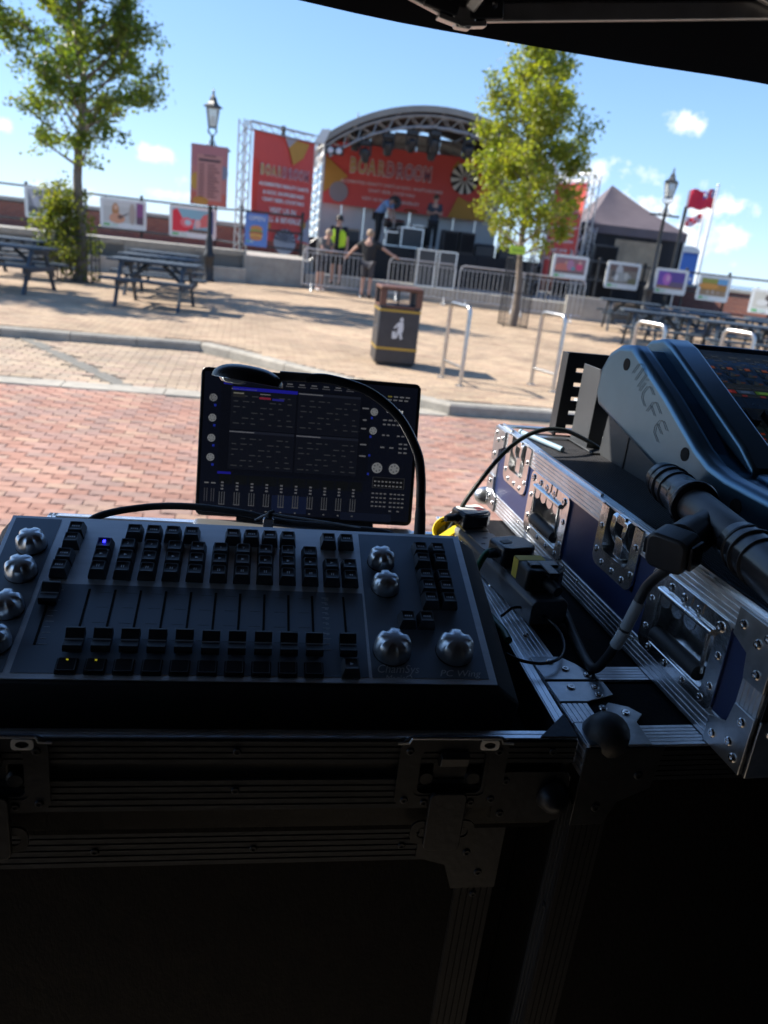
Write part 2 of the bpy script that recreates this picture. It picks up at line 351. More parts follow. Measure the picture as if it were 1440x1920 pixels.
# wavy interlocking pavers
def paver_mesh(name, m, L_, W_, h, wav, gap):
    x = [-L_ / 2 + gap / 2, -L_ / 4, 0, L_ / 4, L_ / 2 - gap / 2]; off = [0, wav, 0, -wav, 0]
    P = [(a, -W_ / 2 + gap / 2 + o) for a, o in zip(x, off)] + [(a, W_ / 2 - gap / 2 + o) for a, o in zip(x[::-1], off[::-1])]
    n = len(P); e = 0.0026
    vs = [(a, b, -h) for a, b in P] + [(a, b, -e) for a, b in P] + [(a * (1 - 2.4 * e / L_), b * (1 - 2.4 * e / W_), 0) for a, b in P]
    fs = [tuple(range(2 * n, 3 * n))]
    for r in (0, 1):
        for i in range(n): fs.append((r * n + i, r * n + (i + 1) % n, (r + 1) * n + (i + 1) % n, (r + 1) * n + i))
    q = MB(); q.add(vs, fs); return q, q.mesh(name, m)
def field(parent, name, origin, yaw, L_, W_, h, wav, gap, cells, z, pal, m_one, m_many, seen, n_one, size=None):
    """lay pavers in running bond; the ones that show largest are objects, the rest one part"""
    q, me = paver_mesh(name, m_one, L_, W_, h, wav, gap)
    V = np.array(q.v); c, s = math.cos(R(yaw)), math.sin(R(yaw)); pts = []
    for j in range(*cells[1]):
        for i in range(*cells[0]):
            u, v = (i + 0.5 * (j % 2)) * L_, j * W_; x, y = origin[0] + u * c - v * s, origin[1] + u * s + v * c
            k = seen(x, y)
            if k: pts.append((k < 2, math.hypot(x, y), x, y))
    pts.sort(); one = [p for p in pts if not p[0]][:0]
    pts.sort(key=lambda p: (p[0], p[1]))
    shown = [p for p in pts if not p[0]]
    for p in shown[:n_one]:
        M = Matrix.Translation((p[2], p[3], z + rng.normal(0, 0.0012))) @ Euler((rng.normal(0, 0.006), rng.normal(0, 0.006), R(yaw) + rng.normal(0, 0.006))).to_matrix().to_4x4()
        inst(name, me, parent, M)
    rest = shown[n_one:] + [p for p in pts if p[0]]
    n = len(rest); nv = len(V); XY = np.array([[p[2], p[3]] for p in rest]); A = np.empty((n, nv, 3))
    ang = R(yaw) + rng.normal(0, 0.006, n); ca, sa = np.cos(ang)[:, None], np.sin(ang)[:, None]
    A[:, :, 0] = XY[:, :1] + V[None, :, 0] * ca - V[None, :, 1] * sa; A[:, :, 1] = XY[:, 1:] + V[None, :, 0] * sa + V[None, :, 1] * ca
    A[:, :, 2] = V[None, :, 2] + z + rng.normal(0, 0.0012, n)[:, None] + V[None, :, 0] * rng.normal(0, 0.006, n)[:, None]
    mm = bpy.data.meshes.new(name + 's'); fs = [tuple(i + k * nv for i in f) for k in range(n) for f in q.f]
    mm.from_pydata(A.reshape(-1, 3).tolist(), [], fs); mm.materials.append(m_many)
    pal = np.array(pal); t = rng.random(n) * (len(pal) - 1); i0 = np.minimum(t.astype(int), len(pal) - 2); fr = (t - i0)[:, None]
    colr = pal[i0] * (1 - fr) + pal[i0 + 1] * fr
    ca = mm.color_attributes.new('Col', 'FLOAT_COLOR', 'FACE') if False else mm.color_attributes.new('Col', 'FLOAT_COLOR', 'POINT')
    buf = np.ones((n, nv, 4)); buf[:, :, :3] = colr[:, None, :]; ca.data.foreach_set('color', buf.ravel())
    o = inst(name + '_field', mm, parent); o['kind'] = 'stuff'
RED = [(0.292, 0.149, 0.105), (0.346, 0.182, 0.131), (0.383, 0.22, 0.157), (0.319, 0.187, 0.148), (0.281, 0.182, 0.146), (0.405, 0.259, 0.177)]
BUFF = [(0.33, 0.225, 0.15), (0.405, 0.285, 0.187), (0.44, 0.325, 0.213), (0.365, 0.262, 0.178), (0.45, 0.33, 0.21), (0.335, 0.25, 0.17)]
BAYC = [(0.33, 0.24, 0.17), (0.42, 0.32, 0.215), (0.38, 0.27, 0.20), (0.46, 0.35, 0.24), (0.34, 0.27, 0.20)]
def pm(n, pal): return (mat(n + ' paver', pal[1], 0.85, 0, 0.16, 25, 0.35, 140, object_random=pal, stain=0.3), mat(n + ' pavers far', pal[1], 0.85, 0, 0.16, 25, 0.35, 140, attr='Col', stain=0.3))
def kline(x):
    for (a, b), (c, d) in zip(KP, KP[1:]):
        if a <= x <= c: return b + (d - b) * (x - a) / (c - a)
    return 9.4
band = lambda x: 6.66 + (x + 3.03) * math.tan(R(10.5))       # front edge of the pale band
def s_red(x, y):
    if not (2.6 < y < 9.0 and -5.6 < x < 4.6) or y > kline(x) - 0.08 or (y > band(x) - 0.06): return 0
    t = x / y
    return 2 if (-0.60 < t < -0.22 or 0.05 < t < 0.2) and y > 3.3 else 1
m1, m2 = pm('red', RED)
field(road, 'paver', (0, 3.0), YAW, 0.168, 0.086, 0.012, 0.0075, 0.0035, ((-50, 50), (-20, 78)), 0.0, RED, m1, m2, s_red, 300)
def s_bay(x, y):
    if not (5 < y < 9.7 and -6.2 < x < 0.9) or y > kline(x) - 0.10 or y < band(x) + 0.30: return 0
    px_, py_ = x + 4.53, y - 9.12; dd = abs(px_ * 0.735 + py_ * 0.678)   # leave the dark bay line out
    return 0 if dd < 0.10 else (2 if -0.55 < x / y < -0.2 else 1)
m1, m2 = pm('buff bay', BAYC)
field(road, 'paver', (-2.5, 8.0), YAW, 0.20, 0.10, 0.012, 0.0, 0.005, ((-40, 40), (-40, 40)), 0.0, BAYC, m1, m2, s_bay, 0)
def s_plaza(x, y):
    if not (7.3 < y < 22.4) or abs(x) > 0.60 * y + 0.6 or y < kline(x) + 0.22: return 0
    if x < -3 and y > 22.6 + (x + 3) * 0.42: return 0
    return 2 if (x / y > -0.5 and x / y < 0.22) else 1
m1, m2 = pm('plaza', BUFF)
field(plaza, 'paver', (0, 9.0), YAW, 0.20, 0.10, 0.012, 0.0, 0.004, ((-70, 70), (-60, 150)), PZ, BUFF, m1, m2, s_plaza, 300)
# dark line between the bays, blocks of grey paving
GREYB = mat('grey bay block', (0.17, 0.16, 0.135), 0.85, 0, 0.2, 12, 0.3, 100)
bm_ = MB().bb(-0.098, 0.098, -0.075, 0.075, -0.012, 0.0).mesh('bay_block', GREYB)
for i in range(22):
    t = i / 21; x, y = -4.53 + 2.02 * t, 9.12 - 2.15 * t
    inst('bay_block', bm_, road, at(x, y, 0.001 * rng.normal(), -46.8))
# pale flush edging stones
ed = MB().bb(-0.445, 0.445, 0, 0.27, -0.02, 0.003).mesh('edging_stone', KERB)
x = -7.0
while x < 0.6:
    inst('edging_stone', ed, road, at(x, band(x), 0, 10.5)); x += 0.9 * math.cos(R(10.5))

# terrace, its concrete walls and steps
tz = 0.93
TL = [(-16, 16.2), (-10.2, 18.9), (-9.02, 19.6), (-5.84, 21.25), (-4.61, 21.95), (-3.1, 22.75)]
g = MB(); g.prism(TL + [(-3.1, 39.8), (-23.9, 39.8), (-23.9, 16.2)], 0.0, tz - 0.13)
g.prism([(-3.1, 22.75), (0.5, 22.7), (5.5, 22.45), (5.8, 23.2), (7.5, 24.8), (9.6, 20.2), (13.9, 12.2), (13.9, 39.8), (-3.099, 39.8)], 0.0, 0.47)
struct(g.build('terrace', CONC))
def wall_run(name, label, P, z0, z1, th, m, cop=None, coph=0.06, piece=1.5):
    t = None
    e = empty(name, at(P[0][0], P[0][1], z0), label, 'wall')
    for a, b in zip(P, P[1:]):
        a, b = Vector((*a, 0)), Vector((*b, 0)); d = b - a; n = max(1, round(d.length / piece)); ang = math.degrees(math.atan2(d.y, d.x)); s = d.length / n
        me = MB().bb(0.006, s - 0.006, 0, th, 0, z1 - z0).mesh('wall_panel', m)
        mc = MB().bb(0.004, s - 0.004, -0.03, th + 0.03, 0, coph).mesh('coping', cop) if cop else None
        for k in range(n):
            p = a + d * (k / n) - Vector((*P[0], 0))
            inst('wall_panel', me, e, at(p.x, p.y, 0, ang))
            if mc: inst('coping', mc, e, at(p.x, p.y, z1 - z0, ang))
    return e
wall_run('retaining_wall', 'grey concrete retaining wall behind the left picnic tables', TL[:5], 0.0, tz - 0.10, 0.30, CONC, KERB, 0.10)
wall_run('retaining_wall', 'low concrete seat step in front of the left terrace wall', [(x + 0.13, y - 0.42) for x, y in TL[:5]], PZ - 0.02, 0.48, 0.40, CONC, None)
wall_run('retaining_wall', 'pale concrete wall block beside the metal barriers and left stage banner', [(-4.62, 21.80), (-3.05, 22.62)], PZ - 0.02, 0.84, 0.35, CONC, None, piece=2)
wall_run('retaining_wall', 'low concrete wall running below the black stage front', [(-3.0, 22.62), (0.5, 22.58), (5.6, 22.3)], PZ - 0.02, 0.50, 0.30, CONC, None)
wall_run('retaining_wall', 'concrete wall end beside the right picnic tables under the black tent', [(4.4, 22.1), (5.7, 22.0)], PZ - 0.02, 0.74, 0.28, CONC, None)
wall_run('terrace_edge', 'weathered timber faced terrace edge behind the right picnic tables', [(5.72, 22.9), (7.45, 24.6), (9.5, 20.0), (13.5, 12.0)], PZ - 0.02, 0.58, 0.12, TIMB, TIMB, 0.05, piece=1.2)

# brick flood wall at the back of the terrace
BRICK = bpy.data.materials.new('red brickwork'); BRICK.use_nodes = True
_t = BRICK.node_tree; _b = _t.nodes['Principled BSDF']; _b.inputs['Roughness'].default_value = 0.85
_c = _t.nodes.new('ShaderNodeTexCoord'); _m = _t.nodes.new('ShaderNodeMapping'); _m.inputs['Rotation'].default_value = (R(90), 0, 0); _br = _t.nodes.new('ShaderNodeTexBrick')
_br.inputs['Color1'].default_value = (0.26, 0.085, 0.055, 1); _br.inputs['Color2'].default_value = (0.19, 0.06, 0.045, 1); _br.inputs['Mortar'].default_value = (0.24, 0.19, 0.16, 1)
_br.inputs['Scale'].default_value = 1.0; _br.inputs['Brick Width'].default_value = 0.225; _br.inputs['Row Height'].default_value = 0.075; _br.inputs['Mortar Size'].default_value = 0.008
_t.links.new(_c.outputs['Object'], _m.inputs[0]); _t.links.new(_m.outputs[0], _br.inputs['Vector']); _t.links.new(_br.outputs['Color'], _b.inputs['Base Color'])
_bp = _t.nodes.new('ShaderNodeBump'); _bp.inputs['Strength'].default_value = 0.5; _t.links.new(_br.outputs['Fac'], _bp.inputs['Height']); _bp.invert = True; _t.links.new(_bp.outputs[0], _b.inputs['Normal'])
BL = [(-24, 22.4), (-15, 25.2), (-7.5, 28.0), (-4, 29.5), (6, 31.5), (9.5, 28.3), (13.5, 26.0), (20, 23)]
e = empty('flood_wall', at(*BL[0], 0.4), 'long red brick flood wall with stone coping behind the railings', 'wall')
for i, (a, b) in enumerate(zip(BL, BL[1:])):
    a_, b_ = Vector((*a, 0)), Vector((*b, 0)); d = b_ - a_; p = a_ - Vector((*BL[0], 0)); ang = math.degrees(math.atan2(d.y, d.x))
    zt = 1.30 if i < 3 else 0.98
    MB().bb(0, d.length, 0, 0.35, 0, zt - 0.12).build('brickwork', BRICK, e, M=at(p.x, p.y, 0, ang))
    MB().bb(-0.02, d.length + 0.02, -0.05, 0.40, zt - 0.12, zt - 0.02).build('coping', CONC, e, M=at(p.x, p.y, 0, ang))

# black railings with ball-topped posts
def railing(label, P, z, h, sp):
    e = empty('railing', at(*P[0], z), label, 'railing')
    pm_ = MB().tube([(0, 0, 0), (0, 0, h + 0.05)], 0.036, 8).lathe([(0.001, h + 0.03), (0.045, h + 0.05), (0.05, h + 0.08), (0.035, h + 0.115), (0.001, h + 0.125)], 10).lathe([(0.05, h * .55), (0.05, h * .55 + 0.06)], 8).mesh('post', BLKPOST, True)
    for a, b in zip(P, P[1:]):
        a_, b_ = Vector((*a, 0)), Vector((*b, 0)); d = b_ - a_; p = a_ - Vector((*P[0], 0)); n = max(1, round(d.length / sp))
        for k in range(n + 1): q = p + d * (k / n); inst('post', pm_, e, at(q.x, q.y, 0))
        for zz in (h, h * 0.58, h * 0.16): MB().tube([p + Vector((0, 0, zz)), p + d + Vector((0, 0, zz))], 0.027, 6).build('rail', BLKPOST, e, True)
    return e
RL = [(-16.5, 20.6), (-12.6, 22.4), (-8.2, 24.0), (-6.05, 24.3), (-4.95, 22.72), (-3.2, 22.66)]
RR = [(4.0, 23.3), (7.0, 24.3), (9.4, 23.9), (10.6, 23.4), (15, 20.6)]
railing('black iron railing on the left terrace carrying three photo boards', RL, tz, 1.06, 1.55)
railing('black iron railing on the right terrace carrying five photo boards', RR, 0.47, 1.24, 1.35)

# ================================================================== PHOTO BOARDS ON THE RAILINGS
FRM = mat('white board frame', (0.66, 0.67, 0.65), 0.55, 0, 0.05, 12)
def board(label, p, q, z0, z1, paint, frame=FRM, group='photo boards hung on the railings', name='photo_board', b=0.09, back='backing'):
    a_, b_ = Vector((*p, 0)), Vector((*q, 0)); d = b_ - a_; W_ = d.length; H_ = z1 - z0; ang = math.degrees(math.atan2(d.y, d.x))
    e = empty(name, at(p[0], p[1], z0, ang) @ Matrix.Rotation(R(90), 4, 'X'), label, 'sign', group)
    MB().prism(rrect(W_, H_, 0.05, 3, W_ / 2, H_ / 2), 0, 0.03).build(back, frame, e, bev=0.004)
    pic = Pic(0.0012); w_, h_ = W_ - 2 * b, H_ - b * 2.6; X, Y = b, b * 1.7
    def fit(kind, *a):
        if kind == 'r': pic.rect(X + a[0] * w_, Y + a[1] * h_, X + a[2] * w_, Y + a[3] * h_, a[4])
        if kind == 'e': pic.ell(X + a[0] * w_, Y + a[1] * h_, a[2] * w_, a[3] * h_, a[4], *(a[5:]))
        if kind == 'p': pic.poly([(X + u * w_, Y + v * h_) for u, v in a[0]], a[1])
    paint(fit)
    pic.rect(X, b * 0.5, X + w_ * 0.16, b * 1.3, (0.16, 0.42, 0.16)); pic.rect(X + w_ * 0.2, b * 0.5, X + w_ * 0.36, b * 1.3, (0.50, 0.60, 0.52))
    pic.done('printed_photo', PRINT, e, Matrix.Translation((0, 0, 0.031)))
    for x in (0.12, 0.88): MB().bb(W_ * x - 0.02, W_ * x + 0.02, H_ - 0.02, H_ + 0.03, -0.06, 0.02).build('clip', BLKPOST, e)
    return e
def ph_grey(f):
    f('r', 0, 0, 1, 1, (0.22, 0.22, 0.24)); f('p', [(0, 1), (0.1, 1), (0.45, 0.1), (0.2, 0)], (0.42, 0.42, 0.45)); f('p', [(0.2, 1), (0.35, 1), (0.6, 0.3), (0.48, 0.2)], (0.36, 0.36, 0.40)); f('r', 0.55, 0, 1, 0.55, (0.30, 0.24, 0.22)); f('e', 0.75, 0.5, 0.14, 0.3, (0.45, 0.34, 0.28)); f('e', 0.72, 0.8, 0.07, 0.13, (0.5, 0.33, 0.25)); f('r', 0, 0, 0.3, 0.25, (0.10, 0.10, 0.11))
def ph_singer(f):
    f('r', 0, 0, 1, 1, (0.50, 0.49, 0.46)); f('r', 0, 0.75, 1, 1, (0.57, 0.56, 0.53)); f('e', 0.3, 0.6, 0.09, 0.32, (0.42, 0.20, 0.08)); f('e', 0.31, 0.72, 0.055, 0.12, (0.62, 0.38, 0.26)); f('e', 0.34, 0.2, 0.2, 0.24, (0.60, 0.30, 0.18)); f('e', 0.42, 0.28, 0.07, 0.1, (0.14, 0.08, 0.06)); f('p', [(0.42, 0.3), (0.62, 0.5), (0.64, 0.46), (0.44, 0.24)], (0.10, 0.09, 0.09)); f('e', 0.72, 0.45, 0.08, 0.5, (0.40, 0.33, 0.28)); f('r', 0.83, 0, 1, 1, (0.23, 0.08, 0.20)); f('r', 0.83, 0, 1, 0.35, (0.12, 0.07, 0.10))
def ph_red(f):
    f('r', 0, 0, 1, 1, (0.22, 0.42, 0.50)); f('p', [(0, 0), (0, 0.9), (0.12, 1), (0.25, 0.6), (0.4, 0.5), (0.55, 0.62), (0.5, 0.1), (0.3, 0)], (0.66, 0.03, 0.05)); f('e', 0.35, 0.42, 0.16, 0.22, (0.70, 0.16, 0.18)); f('e', 0.38, 0.42, 0.08, 0.12, (0.40, 0.52, 0.58)); f('p', [(0.55, 0.2), (0.75, 0.8), (0.95, 0.95), (0.85, 0.3)], (0.58, 0.14, 0.13)); f('e', 0.62, 0.4, 0.07, 0.2, (0.66, 0.40, 0.38)); f('r', 0.4, 0, 0.9, 0.15, (0.14, 0.10, 0.08)); f('r', 0.9, 0, 1, 1, (0.06, 0.10, 0.30))
def ph_crowd(f):
    f('r', 0, 0, 1, 1, (0.30, 0.15, 0.16)); f('e', 0.25, 0.35, 0.25, 0.3, (0.52, 0.16, 0.12)); f('e', 0.5, 0.55, 0.12, 0.35, (0.42, 0.20, 0.30)); f('e', 0.8, 0.5, 0.11, 0.25, (0.62, 0.08, 0.16)); f('e', 0.81, 0.75, 0.06, 0.12, (0.60, 0.34, 0.28)); f('e', 0.35, 0.7, 0.06, 0.1, (0.50, 0.28, 0.22)); f('r', 0, 0, 1, 0.16, (0.16, 0.10, 0.10)); f('e', 0.6, 0.35, 0.06, 0.12, (0.10, 0.30, 0.34))
def ph_street(f):
    f('r', 0, 0, 1, 1, (0.22, 0.18, 0.14)); f('r', 0, 0.7, 1, 1, (0.16, 0.10, 0.08)); f('e', 0.35, 0.7, 0.12, 0.3, (0.46, 0.45, 0.43)); f('e', 0.45, 0.35, 0.35, 0.26, (0.34, 0.34, 0.31)); f('e', 0.28, 0.3, 0.06, 0.2, (0.6, 0.6, 0.57)); f('e', 0.62, 0.42, 0.07, 0.2, (0.5, 0.48, 0.42)); f('r', 0.7, 0, 1, 0.3, (0.16, 0.15, 0.08)); f('e', 0.15, 0.5, 0.08, 0.2, (0.10, 0.09, 0.08))
def ph_stage(f):
    f('r', 0, 0, 1, 1, (0.12, 0.07, 0.28)); f('p', [(0, 1), (0.3, 1), (0.5, 0), (0, 0)], (0.18, 0.08, 0.36)); f('e', 0.35, 0.55, 0.16, 0.35, (0.50, 0.16, 0.46)); f('e', 0.38, 0.6, 0.06, 0.18, (0.62, 0.36, 0.52)); f('r', 0, 0, 1, 0.18, (0.30, 0.16, 0.08)); f('r', 0.5, 0.1, 1, 0.4, (0.14, 0.10, 0.16))
def ph_field(f):
    f('r', 0, 0, 1, 1, (0.40, 0.20, 0.05)); f('r', 0.62, 0.68, 1, 1, (0.15, 0.35, 0.55)); f('r', 0, 0.72, 0.62, 1, (0.30, 0.30, 0.06)); f('e', 0.3, 0.55, 0.4, 0.16, (0.62, 0.28, 0.06)); f('r', 0, 0, 1, 0.3, (0.30, 0.20, 0.12)); f('e', 0.3, 0.2, 0.04, 0.12, (0.5, 0.4, 0.3)); f('e', 0.5, 0.22, 0.04, 0.12, (0.5, 0.42, 0.36)); f('e', 0.7, 0.2, 0.04, 0.12, (0.42, 0.3, 0.22))
def ph_bird(f):
    f('r', 0, 0, 1, 1, (0.52, 0.50, 0.44)); f('e', 0.4, 0.5, 0.09, 0.36, (0.10, 0.08, 0.07), 20); f('e', 0.5, 0.75, 0.06, 0.1, (0.16, 0.12, 0.10)); f('e', 0.25, 0.35, 0.16, 0.2, (0.62, 0.61, 0.58)); f('r', 0.7, 0, 1, 0.6, (0.40, 0.38, 0.34))
board('photo board of grey light beams, hung left of the left tree', (-11.16, 22.86), (-9.91, 23.31), 1.16, 2.0, ph_grey)
board('photo board of a singer with a purple edge, hung right of the left tree', (-9.27, 23.55), (-8.04, 23.96), 1.13, 1.95, ph_singer)
board('photo board with a bright red figure on pale blue, behind the left lamp post', (-7.38, 24.05), (-6.01, 24.25), 1.08, 1.96, ph_red)
board('photo board of a crowd in red clothes, hung nearest the right tree', (4.02, 23.24), (5.13, 23.61), 1.14, 1.80, ph_crowd)
board('photo board of a brown and white street scene, in front of the black tent', (5.74, 23.82), (6.84, 24.18), 1.02, 1.78, ph_street)
board('photo board of a purple lit stage, just right of the right lamp post', (7.31, 24.19), (8.25, 24.03), 1.03, 1.75, ph_stage)
board('photo board of an orange field under blue sky', (8.56, 23.98), (9.46, 23.81), 0.97, 1.69, ph_field)
board('pale photo board with a dark bird shape, cut by the picture edge', (10.03, 23.57), (11.1, 23.05), 0.79, 1.48, ph_bird)
def ph_burger(f):
    f('r', -0.1, -0.25, 1.1, 1.1, (0.10, 0.20, 0.50)); f('e', 0.5, 0.48, 0.34, 0.13, (0.50, 0.22, 0.07)); f('e', 0.5, 0.36, 0.38, 0.07, (0.14, 0.30, 0.06)); f('e', 0.5, 0.28, 0.38, 0.08, (0.42, 0.10, 0.06)); f('e', 0.5, 0.20, 0.36, 0.06, (0.60, 0.40, 0.08)); f('e', 0.5, 0.10, 0.34, 0.11, (0.48, 0.20, 0.07))
e = board('small blue poster with a burger picture and white heading on the railing', (-4.77, 22.58), (-4.13, 22.50), 1.155, 1.93, ph_burger, group=None, name='food_poster', b=0.05)
text('OPEN', 0.17, Matrix.Translation((0.34, 0.66, 0.05)), WHITE, e, sx=1.1)

# ================================================================== STAGE
SO = at(-3.15, 25.0, 0.0, 9.0)
DECK = 1.50; AW = 7.2; AR = 5.77; AC = -0.31; AH = math.asin(3.6 / AR)
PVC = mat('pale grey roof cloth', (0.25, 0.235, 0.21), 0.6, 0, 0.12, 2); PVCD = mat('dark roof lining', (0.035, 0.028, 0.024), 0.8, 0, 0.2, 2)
SKIRT = mat('black stage skirt', (0.012, 0.012, 0.014), 0.85, 0, 0.3, 3, 0.3, 14, stretch=(6, 1, 0.5))
def arc(r, y, n=24, a0=-1.0, a1=1.0): return [Vector((AW / 2 + r * math.sin(AH * (a0 + (a1 - a0) * k / n)), y, AC + r * math.cos(AH * (a0 + (a1 - a0) * k / n)))) for k in range(n + 1)]
st = empty('stage', SO, 'open air stage with arched grey roof, red backdrop and black skirts', 'stage')
MB().bb(-0.2, AW + 0.2, -0.1, 5.0, DECK - 0.12, DECK).build('deck', BLKP, st)
for i in range(7): MB().bb(-0.2 + i * 1.086 + 0.006, -0.2 + (i + 1) * 1.086 - 0.006, -0.14, -0.10, 0.45, DECK - 0.01).build('skirt', SKIRT, st)
for x in (-0.24, AW + 0.2): MB().bb(x, x + 0.04, -0.1, 5, 0.45, DECK - 0.01).build('side_skirt', SKIRT, st)
q = MB()
o1, o2 = arc(AR + 0.06, -0.35), arc(AR + 0.06, 4.9); i1, i2 = arc(AR + 0.02, -0.35), arc(AR + 0.02, 4.9); n = len(o1)
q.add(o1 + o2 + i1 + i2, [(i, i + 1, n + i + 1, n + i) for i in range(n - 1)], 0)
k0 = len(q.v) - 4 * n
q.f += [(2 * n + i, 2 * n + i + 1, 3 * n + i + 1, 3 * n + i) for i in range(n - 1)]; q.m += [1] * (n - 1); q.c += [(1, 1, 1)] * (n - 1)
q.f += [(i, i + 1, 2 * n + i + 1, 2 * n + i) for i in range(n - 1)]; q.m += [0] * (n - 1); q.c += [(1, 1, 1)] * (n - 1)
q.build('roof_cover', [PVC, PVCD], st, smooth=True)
q = MB(); a, b = arc(AR + 0.07, -0.42), arc(AR - 0.10, -0.42); c, d = arc(AR + 0.07, -0.36), arc(AR - 0.10, -0.36)
q.add(a + b + c + d, [f for i in range(n - 1) for f in ((i, i + 1, n + i + 1, n + i), (2 * n + i, 2 * n + i + 1, i + 1, i), (n + i, n + i + 1, 3 * n + i + 1, 3 * n + i), (2 * n + i, 3 * n + i, 3 * n + i + 1, 2 * n + i + 1))])
q.build('roof_fascia', PVC, st, smooth=True)
for k, x in ((0, -0.05), (1, AW + 0.05)): MB().prism([(x - 0.16, 4.08), (x + 0.16, 4.12), (x + 0.26 * (1 - 2 * k) + 0.05, 4.52), (x + 0.06 * (1 - 2 * k), 4.50)], -0.44, -0.30, Matrix(((1, 0, 0, 0), (0, 0, 1, 0), (0, 1, 0, 0), (0, 0, 0, 1)))).build('roof_end_cap', WHITE, st)
def truss(parent, p0, p1, s, bays, name='truss', side=None):
    p0, p1 = Vector(p0), Vector(p1); t = (p1 - p0).normalized(); a = Vector(side) if side else (Vector((1, 0, 0)) if abs(t.x) < 0.8 else Vector((0, 0, 1)))
    a = (a - t * a.dot(t)).normalized(); b = t.cross(a); C4 = [a * s / 2 + b * s / 2, -a * s / 2 + b * s / 2, -a * s / 2 - b * s / 2, a * s / 2 - b * s / 2]
    for c in C4: MB().tube([p0 + c, p1 + c], s * 0.085, 8).build('chord', TRUSS, parent, True)
    q = MB(); L_ = (p1 - p0).length
    for k in range(bays):
        u, v = p0 + t * L_ * k / bays, p0 + t * L_ * (k + 1) / bays
        for i in range(4):
            c, d = C4[i], C4[(i + 1) % 4]
            q.tube([u + c, v + d] if (k + i) % 2 else [u + d, v + c], s * 0.04, 5)
    o = q.build('lacing', TRUSS, parent, True); o['kind'] = 'stuff'
def arctruss(parent, y, r0, s, bays):
    for (dr, dy) in ((0, 0), (0, s), (-s, 0), (-s, s)): MB().tube(arc(r0 + dr, y + dy, 28), 0.026, 7).build('chord', TRUSS, parent, True)
    q = MB(); A, B, Cc, D = [arc(r0 + dr, y + dy, bays) for dr, dy in ((0, 0), (-s, 0), (0, s), (-s, s))]
    for k in range(bays):
        for P, Q in ((A, B), (Cc, D), (A, Cc), (B, D)): q.tube([P[k], Q[k + 1]] if k % 2 else [Q[k], P[k + 1]], 0.013, 5)
    o = q.build('lacing', TRUSS, parent, True); o['kind'] = 'stuff'
arctruss(st, -0.30, AR - 0.18, 0.30, 30); arctruss(st, 4.3, AR - 0.18, 0.30, 30)
for th in (-0.7, -0.35, 0, 0.35, 0.7):
    p = arc(AR - 0.08, 0, 2, th, th)[0]; MB().tube([(p.x, -0.3, p.z), (p.x, 4.85, p.z)], 0.035, 6).build('roof_purlin', TRUSS, st, True)
for x in (-0.02, AW + 0.02):
    truss(st, (x, -0.1, 0.47), (x, -0.1, 4.15), 0.32, 14, side=(1, 0, 0)); truss(st, (x, 4.4, 0.47), (x, 4.4, 4.15), 0.30, 12, side=(1, 0, 0))
    truss(st, (x, 0.1, 3.95), (x, 4.3, 3.95), 0.28, 14)
PANEL = mat('pale translucent back panel', (0.50, 0.53, 0.53), 0.6, 0, 0.06, 2)
for i in range(8): MB().bb(0.25 + i * 0.84, 0.25 + i * 0.84 + 0.82, 4.62, 4.66, DECK, 5.0 + 0.35 * math.sin(math.pi * (i + 0.5) / 8)).build('back_panel', PANEL, st)
# big banner across the back
REDB = (0.62, 0.085, 0.072); OCH = (0.48, 0.25, 0.05)
def letters(word, cols, size, x0, x1, z, parent, M, lift=0.012):
    n_ = len(word); 
    for pas, (m_, off) in enumerate(((WHITE, 0.09), (mat('navy outline ink', (0.06, 0.05, 0.12), 0.6), 0.03), (None, -0.004))):
        for i, ch in enumerate(word):
            mm = m_ or mat('letter ink %d' % i, cols[i], 0.6)
            text(ch, size, M @ Matrix.Translation((x0 + (x1 - x0) * (i + 0.5) / n_, z, lift + pas * 0.006)), mm, parent, ext=0.001, offset=size * off * 0.62, sx=0.60)
GR = [(0.62, 0.40, 0.05), (0.62, 0.38, 0.05), (0.62, 0.34, 0.05), (0.60, 0.28, 0.07), (0.50, 0.07, 0.09), (0.46, 0.06, 0.10), (0.48, 0.07, 0.11), (0.56, 0.10, 0.12), (0.58, 0.12, 0.12)]
XZ = Matrix.Rotation(R(90), 4, 'X')
def ripple_banner(name, W_, H_, colr, parent, M, amp=0.02, tag=None):
    q = MB(); nx, ny = 26, 14
    vs = [(W_ * i / nx, H_ * j / ny, amp * (math.sin(i * 0.9) * 0.5 + math.sin(i * 0.37 + j * 0.5) + 0.6 * math.sin(j * 0.8 - i * 0.2))) for j in range(ny + 1) for i in range(nx + 1)]
    q.add(vs, [(j * (nx + 1) + i, j * (nx + 1) + i + 1, (j + 1) * (nx + 1) + i + 1, (j + 1) * (nx + 1) + i) for j in range(ny) for i in range(nx)], 0, colr)
    return q.build(name, PRINTF, parent, smooth=True, attr=True, M=M)
bn = empty('stage_banner', SO @ Matrix.Translation((0.35, 4.2, 2.70)) @ XZ, 'wide red banner with large outlined lettering across the stage back', 'banner', 'red bar banners on the stage')
ripple_banner('cloth', 6.0, 2.05, REDB, bn, Matrix.Identity(4), 0.018)
p = Pic(0.002); p.poly([(0.0, 0.35), (0.85, 0.95), (0.0, 1.55)], OCH); p.ell(0.55, 0.42, 0.34, 0.34, (0.27, 0.24, 0.25)); p.poly([(4.6, 0.0), (6.0, 0.0), (6.0, 0.9), (5.3, 0.6), (4.9, 0.75)], OCH); p.poly([(4.55, 1.65), (4.75, 1.95), (4.95, 1.6), (4.7, 1.5)], OCH)
